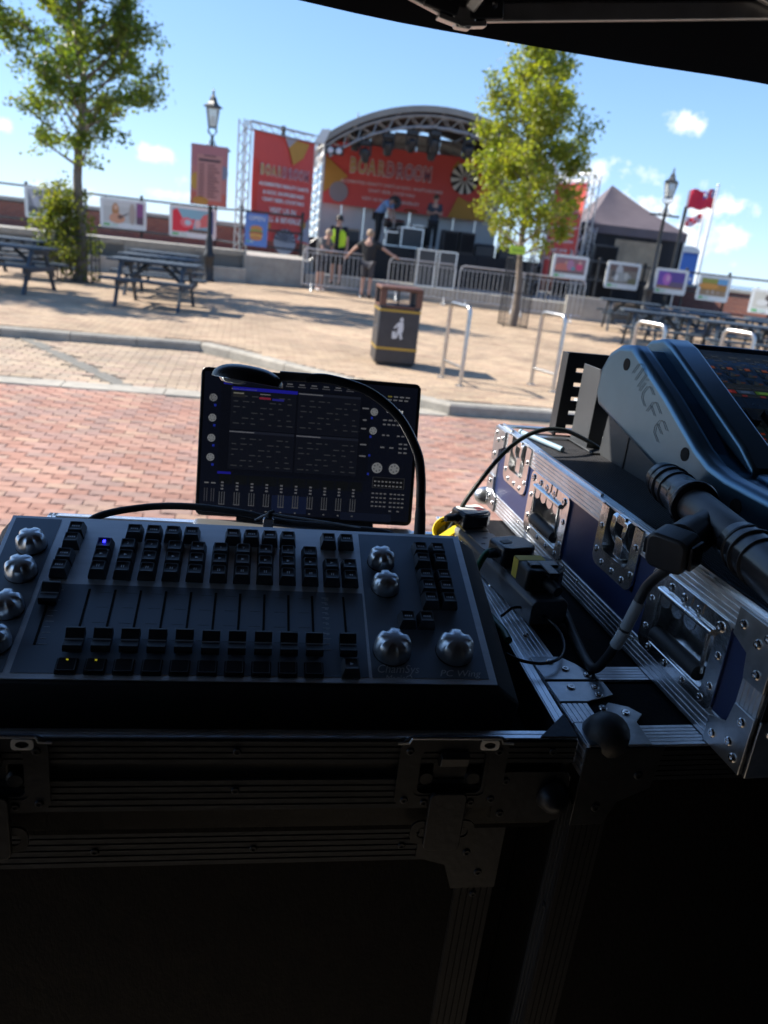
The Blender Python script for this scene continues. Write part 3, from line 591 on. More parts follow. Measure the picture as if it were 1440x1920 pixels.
for k in range(20):
    a, b = 2 * math.pi * k / 20, 2 * math.pi * (k + 1) / 20; p.poly([(5.05, 1.35), (5.05 + 0.52 * math.cos(a), 1.35 + 0.52 * math.sin(a)), (5.05 + 0.52 * math.cos(b), 1.35 + 0.52 * math.sin(b))], (0.03, 0.03, 0.03) if k % 2 else (0.66, 0.64, 0.58))
p.ell(5.05, 1.35, 0.07, 0.07, (0.4, 0.04, 0.04))
p.done('printed_artwork', PRINTF, bn, Matrix.Translation((0, 0, 0.045)))
letters('BOARDROOM', GR, 0.66, 0.82, 3.85, 1.32, bn, Matrix.Translation((0, 0, 0.035)))
for z, s_, tx in ((0.80, 0.15, 'AUGMENTED REALITY DARTS & GOLF, SHUFFLEBOARD'), (0.58, 0.15, 'CRAFT BEER, COCKTAILS'), (0.30, 0.16, 'VISIT US IN HULL & BEVERLEY')): text(tx, s_, Matrix.Translation((2.45, z, 0.05)), WHITE, bn, ext=0.001)
def wing(label, M, W_):
    e = empty('wing_banner', M, label, 'banner', 'red bar banners on the stage')
    truss(e, (-0.28, 0, -0.75), (-0.28, 0, 3.02), 0.24, 16, side=(1, 0, 0)); truss(e, (-0.16, 0, 2.92), (W_ + 0.05, 0, 2.92), 0.20, 12)
    c = ripple_banner('cloth', W_, 2.82, REDB, e, Matrix.Translation((0, -0.03, 0)) @ XZ, 0.014)
    F = Matrix.Translation((0, -0.075, 0)) @ XZ
    p = Pic(0.002); p.poly([(1.1, 2.8), (1.95, 2.75), (1.75, 2.35), (1.4, 2.12), (1.25, 2.45)], OCH); p.poly([(1.05, 2.8), (1.5, 2.8), (1.2, 2.55)], (0.36, 0.33, 0.35)); p.ell(1.25, 0.0, 0.42, 0.36, (0.36, 0.37, 0.40)); p.poly([(1.7, 0.1), (2.1, 0.75), (2.2, 0.02)], (0.34, 0.34, 0.40)); p.ell(1.9, 0.52, 0.12, 0.10, OCH); p.ell(0.55, 0.4, 0.14, 0.12, OCH); p.rect(0.0, 0.5, 0.16, 2.1, (0.62, 0.06, 0.04))
    for k in range(8): a = math.pi * k / 8; p.poly([(1.25, 0.0), (1.25 + 0.42 * math.cos(a), 0.36 * math.sin(a)), (1.25 + 0.42 * math.cos(a + 0.2), 0.36 * math.sin(a + 0.2))], (0.07, 0.07, 0.10))
    p.done('printed_artwork', PRINTF, e, F)
    letters('BOARDROOM', GR, 0.37, 0.20, W_ - 0.18, 1.86, e, F, 0.01)
    for z, s_, tx in ((1.50, 0.135, 'AUGMENTED REALITY DARTS'), (1.29, 0.135, '& GOLF, SHUFFLEBOARD'), (1.10, 0.135, 'CRAFT BEER, COCKTAILS'), (0.83, 0.2, 'VISIT US IN'), (0.58, 0.2, 'HULL & BEVERLEY')): text(tx, s_, F @ Matrix.Translation((W_ / 2, z, 0.03)), WHITE, e, ext=0.001, offset=0.004)
    for x in (W_ * 0.45,): MB().bb(x - 0.04, x + 0.04, -0.1, 0.0, 2.80, 3.08).build('clamp', BLKP, e)
    MB().bb(-0.6, 0.1, -0.45, 0.45, -0.80, -0.74).build('base_plate', GALV, e)
    return e
wing('tall red banner on a truss frame at the left of the stage', at(-4.75, 22.95, 1.27, 47.6), 2.2)
ang = math.degrees(math.atan2(-1.2, 0.8))
e = empty('wing_banner', at(4.15, 26.15, 1.10, ang), 'tall red banner on a truss frame at the right, behind the right tree', 'banner', 'red bar banners on the stage')
truss(e, (1.72, 0, -0.63), (1.72, 0, 3.02), 0.24, 16, side=(1, 0, 0)); truss(e, (0.0, 0, 2.95), (1.6, 0, 2.95), 0.20, 10)
ripple_banner('cloth', 1.5, 2.8, REDB, e, Matrix.Translation((0.02, 0.0, 0)) @ XZ, 0.014)
for z, s_, tx in ((1.5, 0.10, 'AUGMENTED REALITY DARTS'), (1.3, 0.10, '& GOLF, SHUFFLEBOARD'), (1.1, 0.10, 'CRAFT BEER, COCKTAILS'), (0.83, 0.15, 'VISIT US IN'), (0.58, 0.15, 'HULL & BEVERLEY')): text(tx, s_, Matrix.Translation((0.78, -0.05, z)) @ XZ, WHITE, e, ext=0.001, offset=0.003)
letters('BOARDROOM', GR, 0.28, 0.12, 1.42, 1.9, e, Matrix.Translation((0, -0.04, 0)) @ XZ, 0.01)

# moving-head lamps under the arch, floor items on the stage
def moving_head(x, y, ztop, yaw, pitch, label):
    e = empty('stage_light', SO @ at(x, y, ztop, yaw), label, 'stage light', 'stage lights hung under the arch')
    MB().bb(-0.17, 0.17, -0.12, 0.12, -0.14, -0.02).build('base', BLKP, e, bev=0.015)
    MB().bb(-0.03, 0.03, -0.03, 0.03, -0.03, 0.12).build('clamp', BLKP, e)
    MB().bb(-0.18, -0.14, -0.06, 0.06, -0.44, -0.14).bb(0.14, 0.18, -0.06, 0.06, -0.44, -0.14).bb(-0.18, 0.18, -0.06, 0.06, -0.18, -0.14).build('yoke', BLKP, e, bev=0.01)
    H_ = Matrix.Translation((0, 0, -0.40)) @ Matrix.Rotation(R(pitch), 4, 'X')
    h = MB().lathe([(0.09, 0.17), (0.125, 0.12), (0.13, -0.10), (0.11, -0.20), (0.105, -0.21)], 16).build('head', BLKP, e, True, M=H_)
    MB().lathe([(0.095, -0.212), (0.06, -0.222), (0.001, -0.225)], 16).build('lens', mat('lamp lens', (0.20, 0.24, 0.34), 0.1, 0, 0), h, True)
LX = [(1.35, 'first of the upper stage lights, nearest the left stage truss'), (2.02, 'second upper stage light from the left stage truss'), (2.72, 'third upper stage light, left of the arch crown'), (3.40, 'fourth upper stage light, at the arch crown'), (4.45, 'fifth upper stage light, next to the right tree')]
for i, (x, lb) in enumerate(LX):
    th = math.asin((x - AW / 2) / (AR - 0.5)); moving_head(x, -0.2, AC + (AR - 0.48) * math.cos(th) - 0.08, 10 * i - 20, 25 + 9 * (i % 3), lb)
for x, lb in ((1.10, 'lower stage light in front of the banner, left end'), (2.1, 'lower stage light hanging above the second banner letter'), (3.5, 'lower stage light hanging above the end of the banner word')):
    moving_head(x, 0.6, 4.75, 30, 10, lb)
    MB().tube([(x, 0.6, 4.80), (x, 0.6, 5.2)], 0.02, 6).build('drop_pole', TRUSS, None).matrix_world = SO
for o in [o for o in COL.objects if o.name.startswith('drop_pole')]: o.parent = st; o.matrix_local = Matrix.Identity(4)
e = empty('blinder_light', SO @ at(0.42, -0.35, 3.98, -8), 'twin white faced blinder lamp on the left stage truss', 'stage light')
MB().bb(-0.26, 0.26, 0, 0.14, -0.11, 0.11).build('housing', BLKP, e, bev=0.02)
for x in (-0.12, 0.13): MB().lathe([(0.09, 0.0), (0.085, 0.015), (0.05, 0.03), (0.001, 0.035)], 16, Matrix.Translation((x, 0, 0)) @ Matrix.Rotation(R(90), 4, 'X')).build('lens', mat('lamp lens pale', (0.62, 0.64, 0.68), 0.25), e, True)

# equipment on and by the stage
def case(label, x, y, z, w_, d_, h_, yaw=0, open_=False, group='road cases on the stage', frame=SO):
    e = empty('road_case', frame @ at(x, y, z, yaw), label, 'road case', group)
    MB().bb(-w_ / 2 + .01, w_ / 2 - .01, -d_ / 2 + .01, d_ / 2 - .01, 0.01, h_ - .01).build('body', BLKP if not open_ else GREYM, e)
    q = MB(); t = 0.035
    for a in (-1, 1):
        for b in (-1, 1):
            q.bb(*sorted((a * w_ / 2, a * (w_ / 2 - t))), *sorted((b * d_ / 2, b * (d_ / 2 - t))), 0.002, h_ - 0.002)
            q.bb(-w_ / 2 + t + .001, w_ / 2 - t - .001, *sorted((b * d_ / 2, b * (d_ / 2 - t))), *(((0, t)) if a < 0 else (h_ - t, h_)))
            q.bb(*sorted((a * w_ / 2, a * (w_ / 2 - t))), -d_ / 2 + t + .001, d_ / 2 - t - .001, *(((0, t)) if b < 0 else (h_ - t, h_)))
    q.build('edge_frame', ALU, e)
    return e
case('open road case with silver edges in the middle of the stage', 3.15, 0.9, DECK, 0.75, 0.6, 0.62, 6, True)
case('small silver edged rack case left of the open road case', 2.65, 1.3, DECK, 0.52, 0.55, 0.45, -4)
case('stacked silver road case left of the man standing on the stage', 3.62, 2.0, DECK, 0.55, 0.55, 0.75, 0)
for k, (x, lb) in enumerate(((4.3, 'left of two black monitor cabinets at the stage front'), (4.85, 'right of two black monitor cabinets at the stage front'))):
    e = empty('speaker_cabinet', SO @ at(x, 0.15, DECK, 4), lb, 'speaker', 'black cabinets at the stage front')
    MB().prism([(-0.25, 0), (0.22, 0), (0.25, 0.3), (0.20, 0.66), (-0.25, 0.66)], -0.24, 0.24, Matrix(((0, 0, 1, 0), (1, 0, 0, 0), (0, 1, 0, 0), (0, 0, 0, 1)))).build('cabinet', BLKP, e, bev=0.015)
    MB().bb(-0.21, 0.21, -0.262, -0.252, 0.06, 0.60).build('grille', BLKF, e)
for x, lb in ((5.5, 'low black wedge monitor on the right of the stage front'), (6.3, 'low black wedge monitor furthest along the stage front, behind the right tree'), (1.1, 'low black wedge monitor on the left of the stage front')):
    e = empty('wedge_monitor', SO @ at(x, 0.2, DECK, 0), lb, 'speaker', 'wedge monitors on the stage')
    MB().prism([(-0.22, 0), (0.25, 0), (0.25, 0.16), (-0.05, 0.38), (-0.2, 0.30)], -0.32, 0.32, Matrix(((0, 0, 1, 0), (1, 0, 0, 0), (0, 1, 0, 0), (0, 0, 0, 1)))).build('cabinet', BLKP, e, bev=0.015)
e = empty('drum_kit', SO @ at(2.75, 2.2, DECK), 'dark drum kit with cymbals beside the bending man', 'drum kit')
DR = mat('dark drum shell', (0.03, 0.025, 0.025), 0.35)
MB().lathe([(0.27, -0.2), (0.28, -0.18), (0.28, 0.18), (0.27, 0.2)], 20, Matrix.Translation((0, 0, 0.29)) @ Matrix.Rotation(R(90), 4, 'X')).build('bass_drum', DR, e, True)
for x, z, r_ in ((-0.2, 0.72, 0.15), (0.2, 0.72, 0.17), (0.55, 0.5, 0.2)): MB().lathe([(r_, -0.12), (r_ + .01, -0.1), (r_ + .01, 0.1), (r_, 0.12)], 16, Matrix.Translation((x, 0.05, z)) @ Matrix.Rotation(R(15), 4, 'X')).build('tom_drum', DR, e, True)
for x, z in ((-0.5, 1.05), (0.55, 1.2)):
    MB().tube([(x, 0.1, 0), (x, 0.1, z)], 0.012, 6).build('cymbal_stand', CHROME, e)
    MB().lathe([(0.24, 0), (0.05, 0.02), (0.03, 0.04), (0.001, 0.042)], 18, Matrix.Translation((x, 0.1, z)) @ Matrix.Rotation(R(14), 4, 'X')).build('cymbal', mat('bronze', (0.4, 0.28, 0.10), 0.3, 1.0), e, True)
e = empty('fan', SO @ at(2.62, 1.5, DECK + 0.0), 'round black stage fan on a pole behind the bending man', 'fan')
MB().tube([(0, 0, 0), (0, 0, 1.2)], 0.02, 6).build('pole', BLKP, e); MB().lathe([(0.04, -0.07), (0.20, -0.06), (0.22, 0), (0.20, 0.06), (0.04, 0.07)], 18, Matrix.Translation((0, 0, 1.36)) @ Matrix.Rotation(R(80), 4, 'X')).build('cage', BLKP, e, True)
MB().lathe([(0.2, 0), (0.16, 0.02), (0.02, 0.03)], 14).build('foot', BLKP, e, True)
case('silver mesh crate standing behind the barriers, left of a pair', 3.30, -1.75, 0.47, 0.56, 0.5, 1.05, 0, True, 'silver crates behind the barriers')
case('silver mesh crate standing behind the barriers, right of a pair', 3.92, -1.75, 0.47, 0.56, 0.5, 1.05, 0, True, 'silver crates behind the barriers')

# ================================================================== PEOPLE
def skin_part(name, V, E, m, parent, root='pelvis', sub=2):
    ks = list(V); me = bpy.data.meshes.new(name); me.from_pydata([V[k][0] for k in ks], [(ks.index(a), ks.index(b)) for a, b in E], []); me.materials.append(m)
    o = inst(name, me, parent); o.modifiers.new('skin', 'SKIN').use_smooth_shade = True
    for k, sv in zip(ks, me.skin_vertices[0].data): sv.radius = V[k][1]; sv.use_root = (k == root)
    s = o.modifiers.new('sub', 'SUBSURF'); s.levels = s.render_levels = sub
    return o
def person(label, M, J, top, bottom, hair, shoes, vest=None, shorts=True, group=None, bald=False, eyes=False):
    e = empty('person', M, label, 'person', group)
    D = dict(pelvis=(0, 0, .93), spine=(0, 0, 1.12), chest=(0, 0, 1.32), neck=(0, 0, 1.50), head=(0, -.02, 1.60), crown=(0, -.01, 1.70), nose=(0, -.115, 1.60))
    for s, k in ((-1, 'l'), (1, 'r')):
        D.update({'sh' + k: (s * .18, 0, 1.42), 'el' + k: (s * .23, .03, 1.14), 'wr' + k: (s * .24, -.06, .90), 'hd' + k: (s * .24, -.09, .82), 'hip' + k: (s * .09, 0, .88), 'kn' + k: (s * .10, -.02, .49), 'an' + k: (s * .10, .02, .09), 'toe' + k: (s * .115, -.15, .035)})
    D.update(J)
    rad = dict(pelvis=(.145, .10), spine=(.13, .095), chest=(.155, .11), neck=(.055, .055), head=(.075, .092), crown=(.062, .075), nose=(.014, .014), sh=(.062, .062), el=(.043, .043), wr=(.030, .030), hd=(.034, .018), hip=(.088, .088), kn=(.058, .058), an=(.040, .040), toe=(.036, .026))
    r = lambda k: rad.get(k) or rad[k[:-1]]
    V = {k: (Vector(v), r(k)) for k, v in D.items()}
    E = [('pelvis', 'spine'), ('spine', 'chest'), ('chest', 'neck'), ('neck', 'head'), ('head', 'crown'), ('head', 'nose')]
    for k in 'lr':
        E += [('chest', 'sh' + k), ('sh' + k, 'el' + k), ('el' + k, 'wr' + k), ('wr' + k, 'hd' + k), ('pelvis', 'hip' + k), ('hip' + k, 'kn' + k), ('kn' + k, 'an' + k), ('an' + k, 'toe' + k)]
        h = Vector(D['hd' + k]); d = (h - Vector(D['wr' + k])).normalized(); sd = d.cross(Vector((0, 1, 0.2))).normalized()
        for i, (o_, ln) in enumerate(((-.026, .06), (-.009, .072), (.009, .068), (.026, .052))):
            V['f%d%s' % (i, k)] = (h + sd * o_ + d * ln, (.0085, .0085)); E.append(('hd' + k, 'f%d%s' % (i, k)))
        V['t' + k] = (Vector(D['wr' + k]) + sd * -.05 + d * .055, (.01, .01)); E.append(('wr' + k, 't' + k))
    skin_part('body', V, E, SKINM, e)
    g_ = lambda ks, m_=1.16, ad=0.006: {k: (V[k][0], tuple(x * m_ + ad for x in V[k][1])) for k in ks}
    tv = g_(['pelvis', 'spine', 'chest', 'shl', 'shr', 'ell', 'elr'], 1.2, .014); tv['nk'] = (V['chest'][0].lerp(V['neck'][0], .62), (.098, .088)); tv['pelvis'] = (tv['pelvis'][0] + Vector((0, 0, -.03)), tv['pelvis'][1])
    for k in 'lr': a, b = V['sh' + k][0], V['el' + k][0]; tv['el' + k] = (a.lerp(b, .72), (.060, .060))
    skin_part('shirt', tv, [('pelvis', 'spine'), ('spine', 'chest'), ('chest', 'nk'), ('chest', 'shl'), ('chest', 'shr'), ('shl', 'ell'), ('shr', 'elr')], top, e, 'spine')
    bv = g_(['pelvis', 'hipl', 'hipr', 'knl', 'knr'], 1.18, .008); be = [('pelvis', 'hipl'), ('pelvis', 'hipr'), ('hipl', 'knl'), ('hipr', 'knr')]
    if not shorts: bv.update(g_(['anl', 'anr'], 1.35, .014)); be += [('knl', 'anl'), ('knr', 'anr')]
    skin_part('shorts' if shorts else 'trousers', bv, be, bottom, e)
    if vest is not None:
        vv = g_(['pelvis', 'spine', 'chest', 'shl', 'shr'], 1.34, .026)
        vo = skin_part('hi_vis_vest', vv, [('pelvis', 'spine'), ('spine', 'chest'), ('chest', 'shl'), ('chest', 'shr')], vest, e, 'spine')
        q = MB().bb(-.05, .05, -.205, -.10, .90, 1.46).build('open_vest_front', top, e)
    hd, cr = V['head'][0], V['crown'][0]; ax = (cr - hd).normalized()
    B = Matrix.Translation(hd.lerp(cr, .62) - Vector((0, -.012, 0))) @ ax.to_track_quat('Z', 'Y').to_matrix().to_4x4()
    MB().lathe([(.098, -.06), (.104, -.01), (.092, .04), (.06, .078), (.001, .094)], 16, B @ Matrix.Translation((0, .012, 0))).build('hair', hair, e, True)
    for s in (-1, 1):
        MB().lathe([(.006, -.03), (.016, -.02), (.018, 0.01), (.006, .028)], 8, Matrix.Translation(hd + Vector((s * .092, .01, .01)))).build('ear', SKINM, e, True)
        if eyes: MB().lathe([(.001, -.008), (.010, 0), (.001, .008)], 8, Matrix.Translation(hd + Vector((s * .033, -.092, .035))) @ Matrix.Rotation(R(90), 4, 'X')).build('eye', mat('dark eye', (.03, .025, .02), .2), e, True)
        k = 'l' if s < 0 else 'r'; a, t_ = V['an' + k][0], V['toe' + k][0]
        skin_part('shoe', {'an': (a + Vector((0, .02, -.035)), (.052, .05)), 'toe': (t_, (.046, .036))}, [('an', 'toe')], shoes, e, 'an', 1)
    return e
cl = lambda n, c: mat(n, c, 0.85, 0, 0.15, 12, 0.1, 60)
BLKT = cl('black cotton', (.018, .018, .02)); DKG = cl('dark grey cotton', (.05, .05, .06)); LTB = cl('light blue cotton', (.16, .28, .50)); HIV = mat('hi vis yellow', (.55, .80, .03), .7); GRYT = cl('grey marl cotton', (.13, .128, .125))
HDK = mat('dark hair', (.02, .015, .012), .6); HFR = mat('cropped fair hair', (.30, .21, .14), .6); HBR = mat('brown hair', (.07, .04, .025), .6); WSH = mat('pale shoe', (.45, .45, .47), .7)
TRS = at(-1.18, 21.35, PZ, 168)
person('person in black shirt and grey shorts, back turned, arms spread to both barriers', TRS, dict(ell=(-.45, -.03, 1.27), wrl=(-.68, -.06, 1.14), hdl=(-.76, -.07, 1.11), elr=(.42, .0, 1.22), wrr=(.60, -.05, 1.03), hdr=(.66, -.07, .97), head=(.01, -.03, 1.61)), BLKT, DKG, HFR, BLKT)
person('person in black shirt and open yellow hi-vis vest behind the barrier', at(-2.12, 22.35, 0.30, -8) @ Matrix.Scale(1.06, 4), dict(wrl=(-.16, -.16, 1.05), hdl=(-.08, -.2, 1.02), wrr=(.26, -.02, .92)), BLKT, BLKT, HDK, BLKT, vest=HIV, eyes=True)
person('person in grey top leaning forward at the end barrier', at(-2.52, 21.95, PZ, 60), dict(chest=(0, -.10, 1.26), neck=(0, -.18, 1.42), head=(0, -.24, 1.50), crown=(0, -.25, 1.60), nose=(0, -.33, 1.49), spine=(0, -.03, 1.10), shl=(-.18, -.12, 1.36), shr=(.18, -.12, 1.36), ell=(-.24, -.2, 1.12), elr=(.24, -.2, 1.12), wrl=(-.15, -.4, 1.08), wrr=(.15, -.4, 1.08), hdl=(-.12, -.47, 1.09), hdr=(.12, -.47, 1.09)), GRYT, DKG, HFR, WSH)
person('person in light blue shirt bending over gear on the stage', SO @ at(2.12, 1.4, DECK, 62), dict(pelvis=(0, .05, .92), spine=(0, -.06, 1.10), chest=(0, -.24, 1.26), neck=(0, -.40, 1.36), head=(0, -.50, 1.38), crown=(0, -.58, 1.44), nose=(0, -.57, 1.31), shl=(-.18, -.30, 1.32), shr=(.18, -.30, 1.32), ell=(-.2, -.42, 1.05), elr=(.2, -.42, 1.05), wrl=(-.14, -.52, .84), wrr=(.14, -.52, .84), hdl=(-.12, -.54, .77), hdr=(.12, -.54, .77)), LTB, BLKT, HDK, BLKT, shorts=False)
person('person in dark printed shirt standing on the stage looking at hands', SO @ at(3.98, 1.5, DECK, -6), dict(wrl=(-.08, -.22, 1.16), hdl=(0.0, -.25, 1.18), wrr=(.10, -.22, 1.16), hdr=(.03, -.25, 1.2)), cl('slate cotton', (.04, .05, .07)), BLKT, HBR, BLKT, shorts=False, eyes=True)

# ================================================================== CROWD BARRIERS
bar_me = MB().tube([(0, 0, 0.19), (0, 0, 1.0)], 0.009, 6).mesh('bar', GALV, True)
def barrier(label, p, q, nb):
    a, b = Vector((*p, 0)), Vector((*q, 0)); d = b - a; W_ = d.length
    e = empty('crowd_barrier', at(p[0], p[1], PZ, math.degrees(math.atan2(d.y, d.x))), label, 'barrier', 'galvanised crowd barriers in front of the stage')
    P = [(0.0, 0, 0.18), (0, 0, 0.95), (0.02, 0, 1.05), (0.10, 0, 1.10), (W_ - .10, 0, 1.10), (W_ - .02, 0, 1.05), (W_, 0, 0.95), (W_, 0, 0.18), (0, 0, 0.18)]
    MB().tube(P, 0.019, 8).build('frame', GALV, e, True); MB().tube([(0, 0, 1.0), (W_, 0, 1.0)], 0.010, 6).build('rail', GALV, e, True)
    for i in range(1, nb): inst('bar', bar_me, e, Matrix.Translation((W_ * i / nb, 0, 0)))
    for x in (0.25, W_ - 0.25): MB().bb(x - .03, x + .03, -.30, .30, 0.0, 0.02).tube([(x, -.27, .015), (x, 0, .20), (x, .27, .015)], .014, 6).build('foot', GALV, e)
barrier('metal crowd barrier with the hi-vis person behind it', (-2.92, 21.35), (-1.10, 21.62), 15)
barrier('metal crowd barrier right of the person with spread arms', (-.62, 21.78), (1.22, 21.98), 15)
barrier('metal crowd barrier left of the right tree, under the stage', (1.34, 21.95), (3.1, 21.80), 15)
barrier('metal crowd barrier behind the right tree trunk, ending at the tent', (2.75, 20.9), (4.55, 20.75), 15)

# ================================================================== BLACK TENT, SPEAKER STACK, TOILET, FLAGS
ROOFM = mat('black tent roof painted sunlit', (0.115, 0.092, 0.100), 0.7, 0, 0.15, 1.2, 0.3, 5)  # roof and front valance cloth lightened in colour for the sun on them
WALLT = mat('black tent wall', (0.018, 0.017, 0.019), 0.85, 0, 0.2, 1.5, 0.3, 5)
CLEARP = mat('dusty clear tent window', (0.34, 0.25, 0.16), 0.45, 0, 0.35, 1.3, 0.4, 4)
te = empty('marquee_tent', at(6.85, 27.4, 0.45, 3), 'black pyramid roof tent beside the stage, sunlit purple put into its roof colour', 'tent')
h_ = 1.62; ev = 2.40; q = MB(); ap = (-0.55, 0.15, 3.72); nseg = 6
cs = [(-h_, -h_), (h_, -h_), (h_, h_), (-h_, h_)]
for i in range(4):
    a, b = Vector((*cs[i], ev)), Vector((*cs[(i + 1) % 4], ev)); A = Vector(ap); vs = []
    for j in range(nseg + 1):
        t = j / nseg; sag = -0.16 * math.sin(math.pi * t)
        for k in range(nseg + 1): p = a.lerp(b, k / nseg).lerp(A, t); vs.append(p + Vector((0, 0, sag * (0.4 + 0.6 * math.sin(math.pi * k / nseg)))))
    q.add(vs, [(j * (nseg + 1) + k, j * (nseg + 1) + k + 1, (j + 1) * (nseg + 1) + k + 1, (j + 1) * (nseg + 1) + k) for j in range(nseg) for k in range(nseg)])
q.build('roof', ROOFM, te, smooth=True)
for i in range(4):
    a, b = Vector((*cs[i], 0)), Vector((*cs[(i + 1) % 4], 0)); an = math.degrees(math.atan2((b - a).y, (b - a).x))
    vs = [(3.24 * k / 10, -0.012 + 0.02 * math.sin(k * 2.1 + i) * (j == 0), ev - 0.26 * (1 - j)) for j in (0, 1) for k in range(11)]
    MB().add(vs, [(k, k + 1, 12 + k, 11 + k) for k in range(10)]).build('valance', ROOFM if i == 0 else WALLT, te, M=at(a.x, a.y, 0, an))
    vs = [(0.04 + 3.16 * k / 20, 0.05 + 0.03 * math.sin(k * 1.7 + i), z) for z in (0.03, 1.2, ev - 0.02) for k in range(21)]
    MB().add(vs, [(r_ * 21 + k, r_ * 21 + k + 1, r_ * 21 + 22 + k, r_ * 21 + 21 + k) for r_ in (0, 1) for k in range(20)]).build('side_wall', WALLT, te, smooth=True, M=at(a.x, a.y, 0, an))
for x, y in cs: MB().bb(x * .98 - .025, x * .98 + .025, y * .98 - .025, y * .98 + .025, 0.02, ev).build('leg', GALV, te)
vs = [(-0.62 + 1.5 * k / 10, -h_ - 0.0 + 0.012 * math.sin(k * 1.9), z) for z in (0.85, 1.4, 2.02) for k in range(11)]
MB().add(vs, [(r_ * 11 + k, r_ * 11 + k + 1, r_ * 11 + 12 + k, r_ * 11 + 11 + k) for r_ in (0, 1) for k in range(10)]).build('clear_window', CLEARP, te, smooth=True)
for k, (z, hh, lb) in enumerate(((0.47, 0.80, 'lower cabinet of the black speaker stack in front of the tent'), (1.275, 0.94, 'upper cabinet of the black speaker stack in front of the tent'))):
    e = empty('speaker_cabinet', at(5.85 - 0.04 * k, 24.75, z, -4), lb, 'speaker', 'speaker stack by the tent')
    MB().bb(-.36, .36, -.30, .35, 0, hh - .005).build('cabinet', BLKP, e, bev=0.02); MB().bb(-.32, .32, -.315, -.302, 0.05, hh - .06).build('grille', BLKF, e)
e = empty('scaffold_tower', at(5.30, 25.4, 0.47, 10), 'short aluminium truss tower leaning beside the speaker stack', 'truss')
truss(e, (0, 0, 0), (0.12, 0, 2.25), 0.26, 9, side=(1, 0, 0)); MB().tube([(0.1, 0, 2.2), (-0.5, -0.2, 1.5)], 0.03, 7).build('brace', TRUSS, e); MB().bb(-.5, -.1, -.3, .1, 0.9, 1.5).build('hanging_panel', GALV, e)
tl = empty('portable_toilet', at(10.55, 32.2, 0.45, 14), 'blue portable toilet cabin behind the railing, right of the tent', 'toilet')
TB = mat('blue moulded plastic', (0.012, 0.09, 0.36), 0.45, 0, 0.08, 3); MB().bb(-.5, .5, -.5, .5, 0.05, 2.05).build('cabin', TB, tl, bev=0.03)
MB().prism([(-.54, 0), (.54, 0), (.42, .16), (.15, .24), (-.15, .24), (-.42, .16)], -.54, .54, Matrix(((1, 0, 0, 0), (0, 0, 1, 2.05 * 0), (0, 1, 0, 2.05), (0, 0, 0, 1)))).build('roof', mat('pale translucent roof', (.55, .58, .6), .5), tl, bev=0.02)
MB().bb(-.40, .40, -.53, -.50, .15, 1.95).build('door', mat('blue door', (0.02, 0.11, 0.42), 0.4), tl, bev=.01); MB().bb(.28, .33, -.57, -.53, 1.0, 1.15).build('handle', WHITE, tl)
MB().bb(-.53, -.51, -.4, .4, .2, 1.9).build('side_panel', TB, tl)
WPOLE = mat('white flagpole paint', (.72, .72, .70), .35)
def flagpole(label, x, y, z0, h, r0=.07):
    e = empty('flagpole', at(x, y, z0), label, 'flagpole', 'white flagpoles behind the terrace')
    MB().tube([(0, 0, 0), (0, 0, h * .5), (0, 0, h)], [r0, r0 * .8, r0 * .5], 10).build('pole', WPOLE, e, True)
    MB().lathe([(.001, h), (.06, h + .04), (.07, h + .08), (.05, h + .13), (.001, h + .15)], 10).build('ball_finial', WPOLE, e, True)
    MB().tube([(r0 + .02, 0, 1.0), (r0 + .02, 0, h - .05)], .006, 4).build('halyard', WPOLE, e)
flagpole('taller white flagpole carrying the red flag', 12.03, 34, 0.4, 4.75)
flagpole('shorter plain white flagpole left of the flag bearing one', 11.92, 34.6, 0.4, 4.0, .06)
fl = empty('flag', at(11.97, 33.93, 4.2), 'red flag with a small pale corner flying from the right flagpole', 'flag')
q = MB(); nx, ny = 14, 7; vs = []; fs = []
for j in range(ny + 1):
    for i in range(nx + 1): vs.append((-1.05 * i / nx, 0.05 * math.sin(i * .8 + j * .3), .12 + .72 * j / ny - .10 * (i / nx) + .05 * math.sin(i * .7)))
for j in range(ny):
    for i in range(nx):
        k = j * (nx + 1) + i; c = (.62, .02, .05)
        if j >= 4 and i < 6: c = (.10, .10, .34) if (i + j) % 2 else (.62, .60, .62)
        if j >= 4 and i in (2, 3): c = (.60, .06, .10)
        q.add([vs[k], vs[k + 1], vs[k + nx + 2], vs[k + nx + 1]], [(0, 1, 2, 3)], 0, c)
q.build('cloth', PRINTF, fl, attr=True)
fl = empty('flag', at(11.85, 34.55, 3.78), 'small drooping red and white flag on the shorter flagpole', 'flag')
q = MB()
for i in range(8):
    for j in range(4):
        f = lambda a, b: (-.65 * a / 8, .04 * math.sin(a * 1.3), .36 * b / 4 - .22 * a / 8 + .05 * math.sin(a)); q.add([f(i, j), f(i + 1, j), f(i + 1, j + 1), f(i, j + 1)], [(0, 1, 2, 3)], 0, (.58, .03, .06) if (i // 2 + j // 2) % 2 else (.55, .45, .52))
q.build('cloth', PRINTF, fl, attr=True)
e = empty('dark_post', at(8.02, 25.0, 0.47), 'tall dark post with pale tip behind the right lamp post', 'post')
MB().tube([(0, 0, 0), (0.02, 0, 3.1)], .055, 8).build('shaft', BLKPOST, e, True); MB().tube([(0.02, 0, 3.1), (0.02, 0, 3.56)], .035, 8).build('tip', GALV, e, True); MB().bb(-.09, .09, -.09, .09, 0, .1).build('foot', BLKPOST, e)

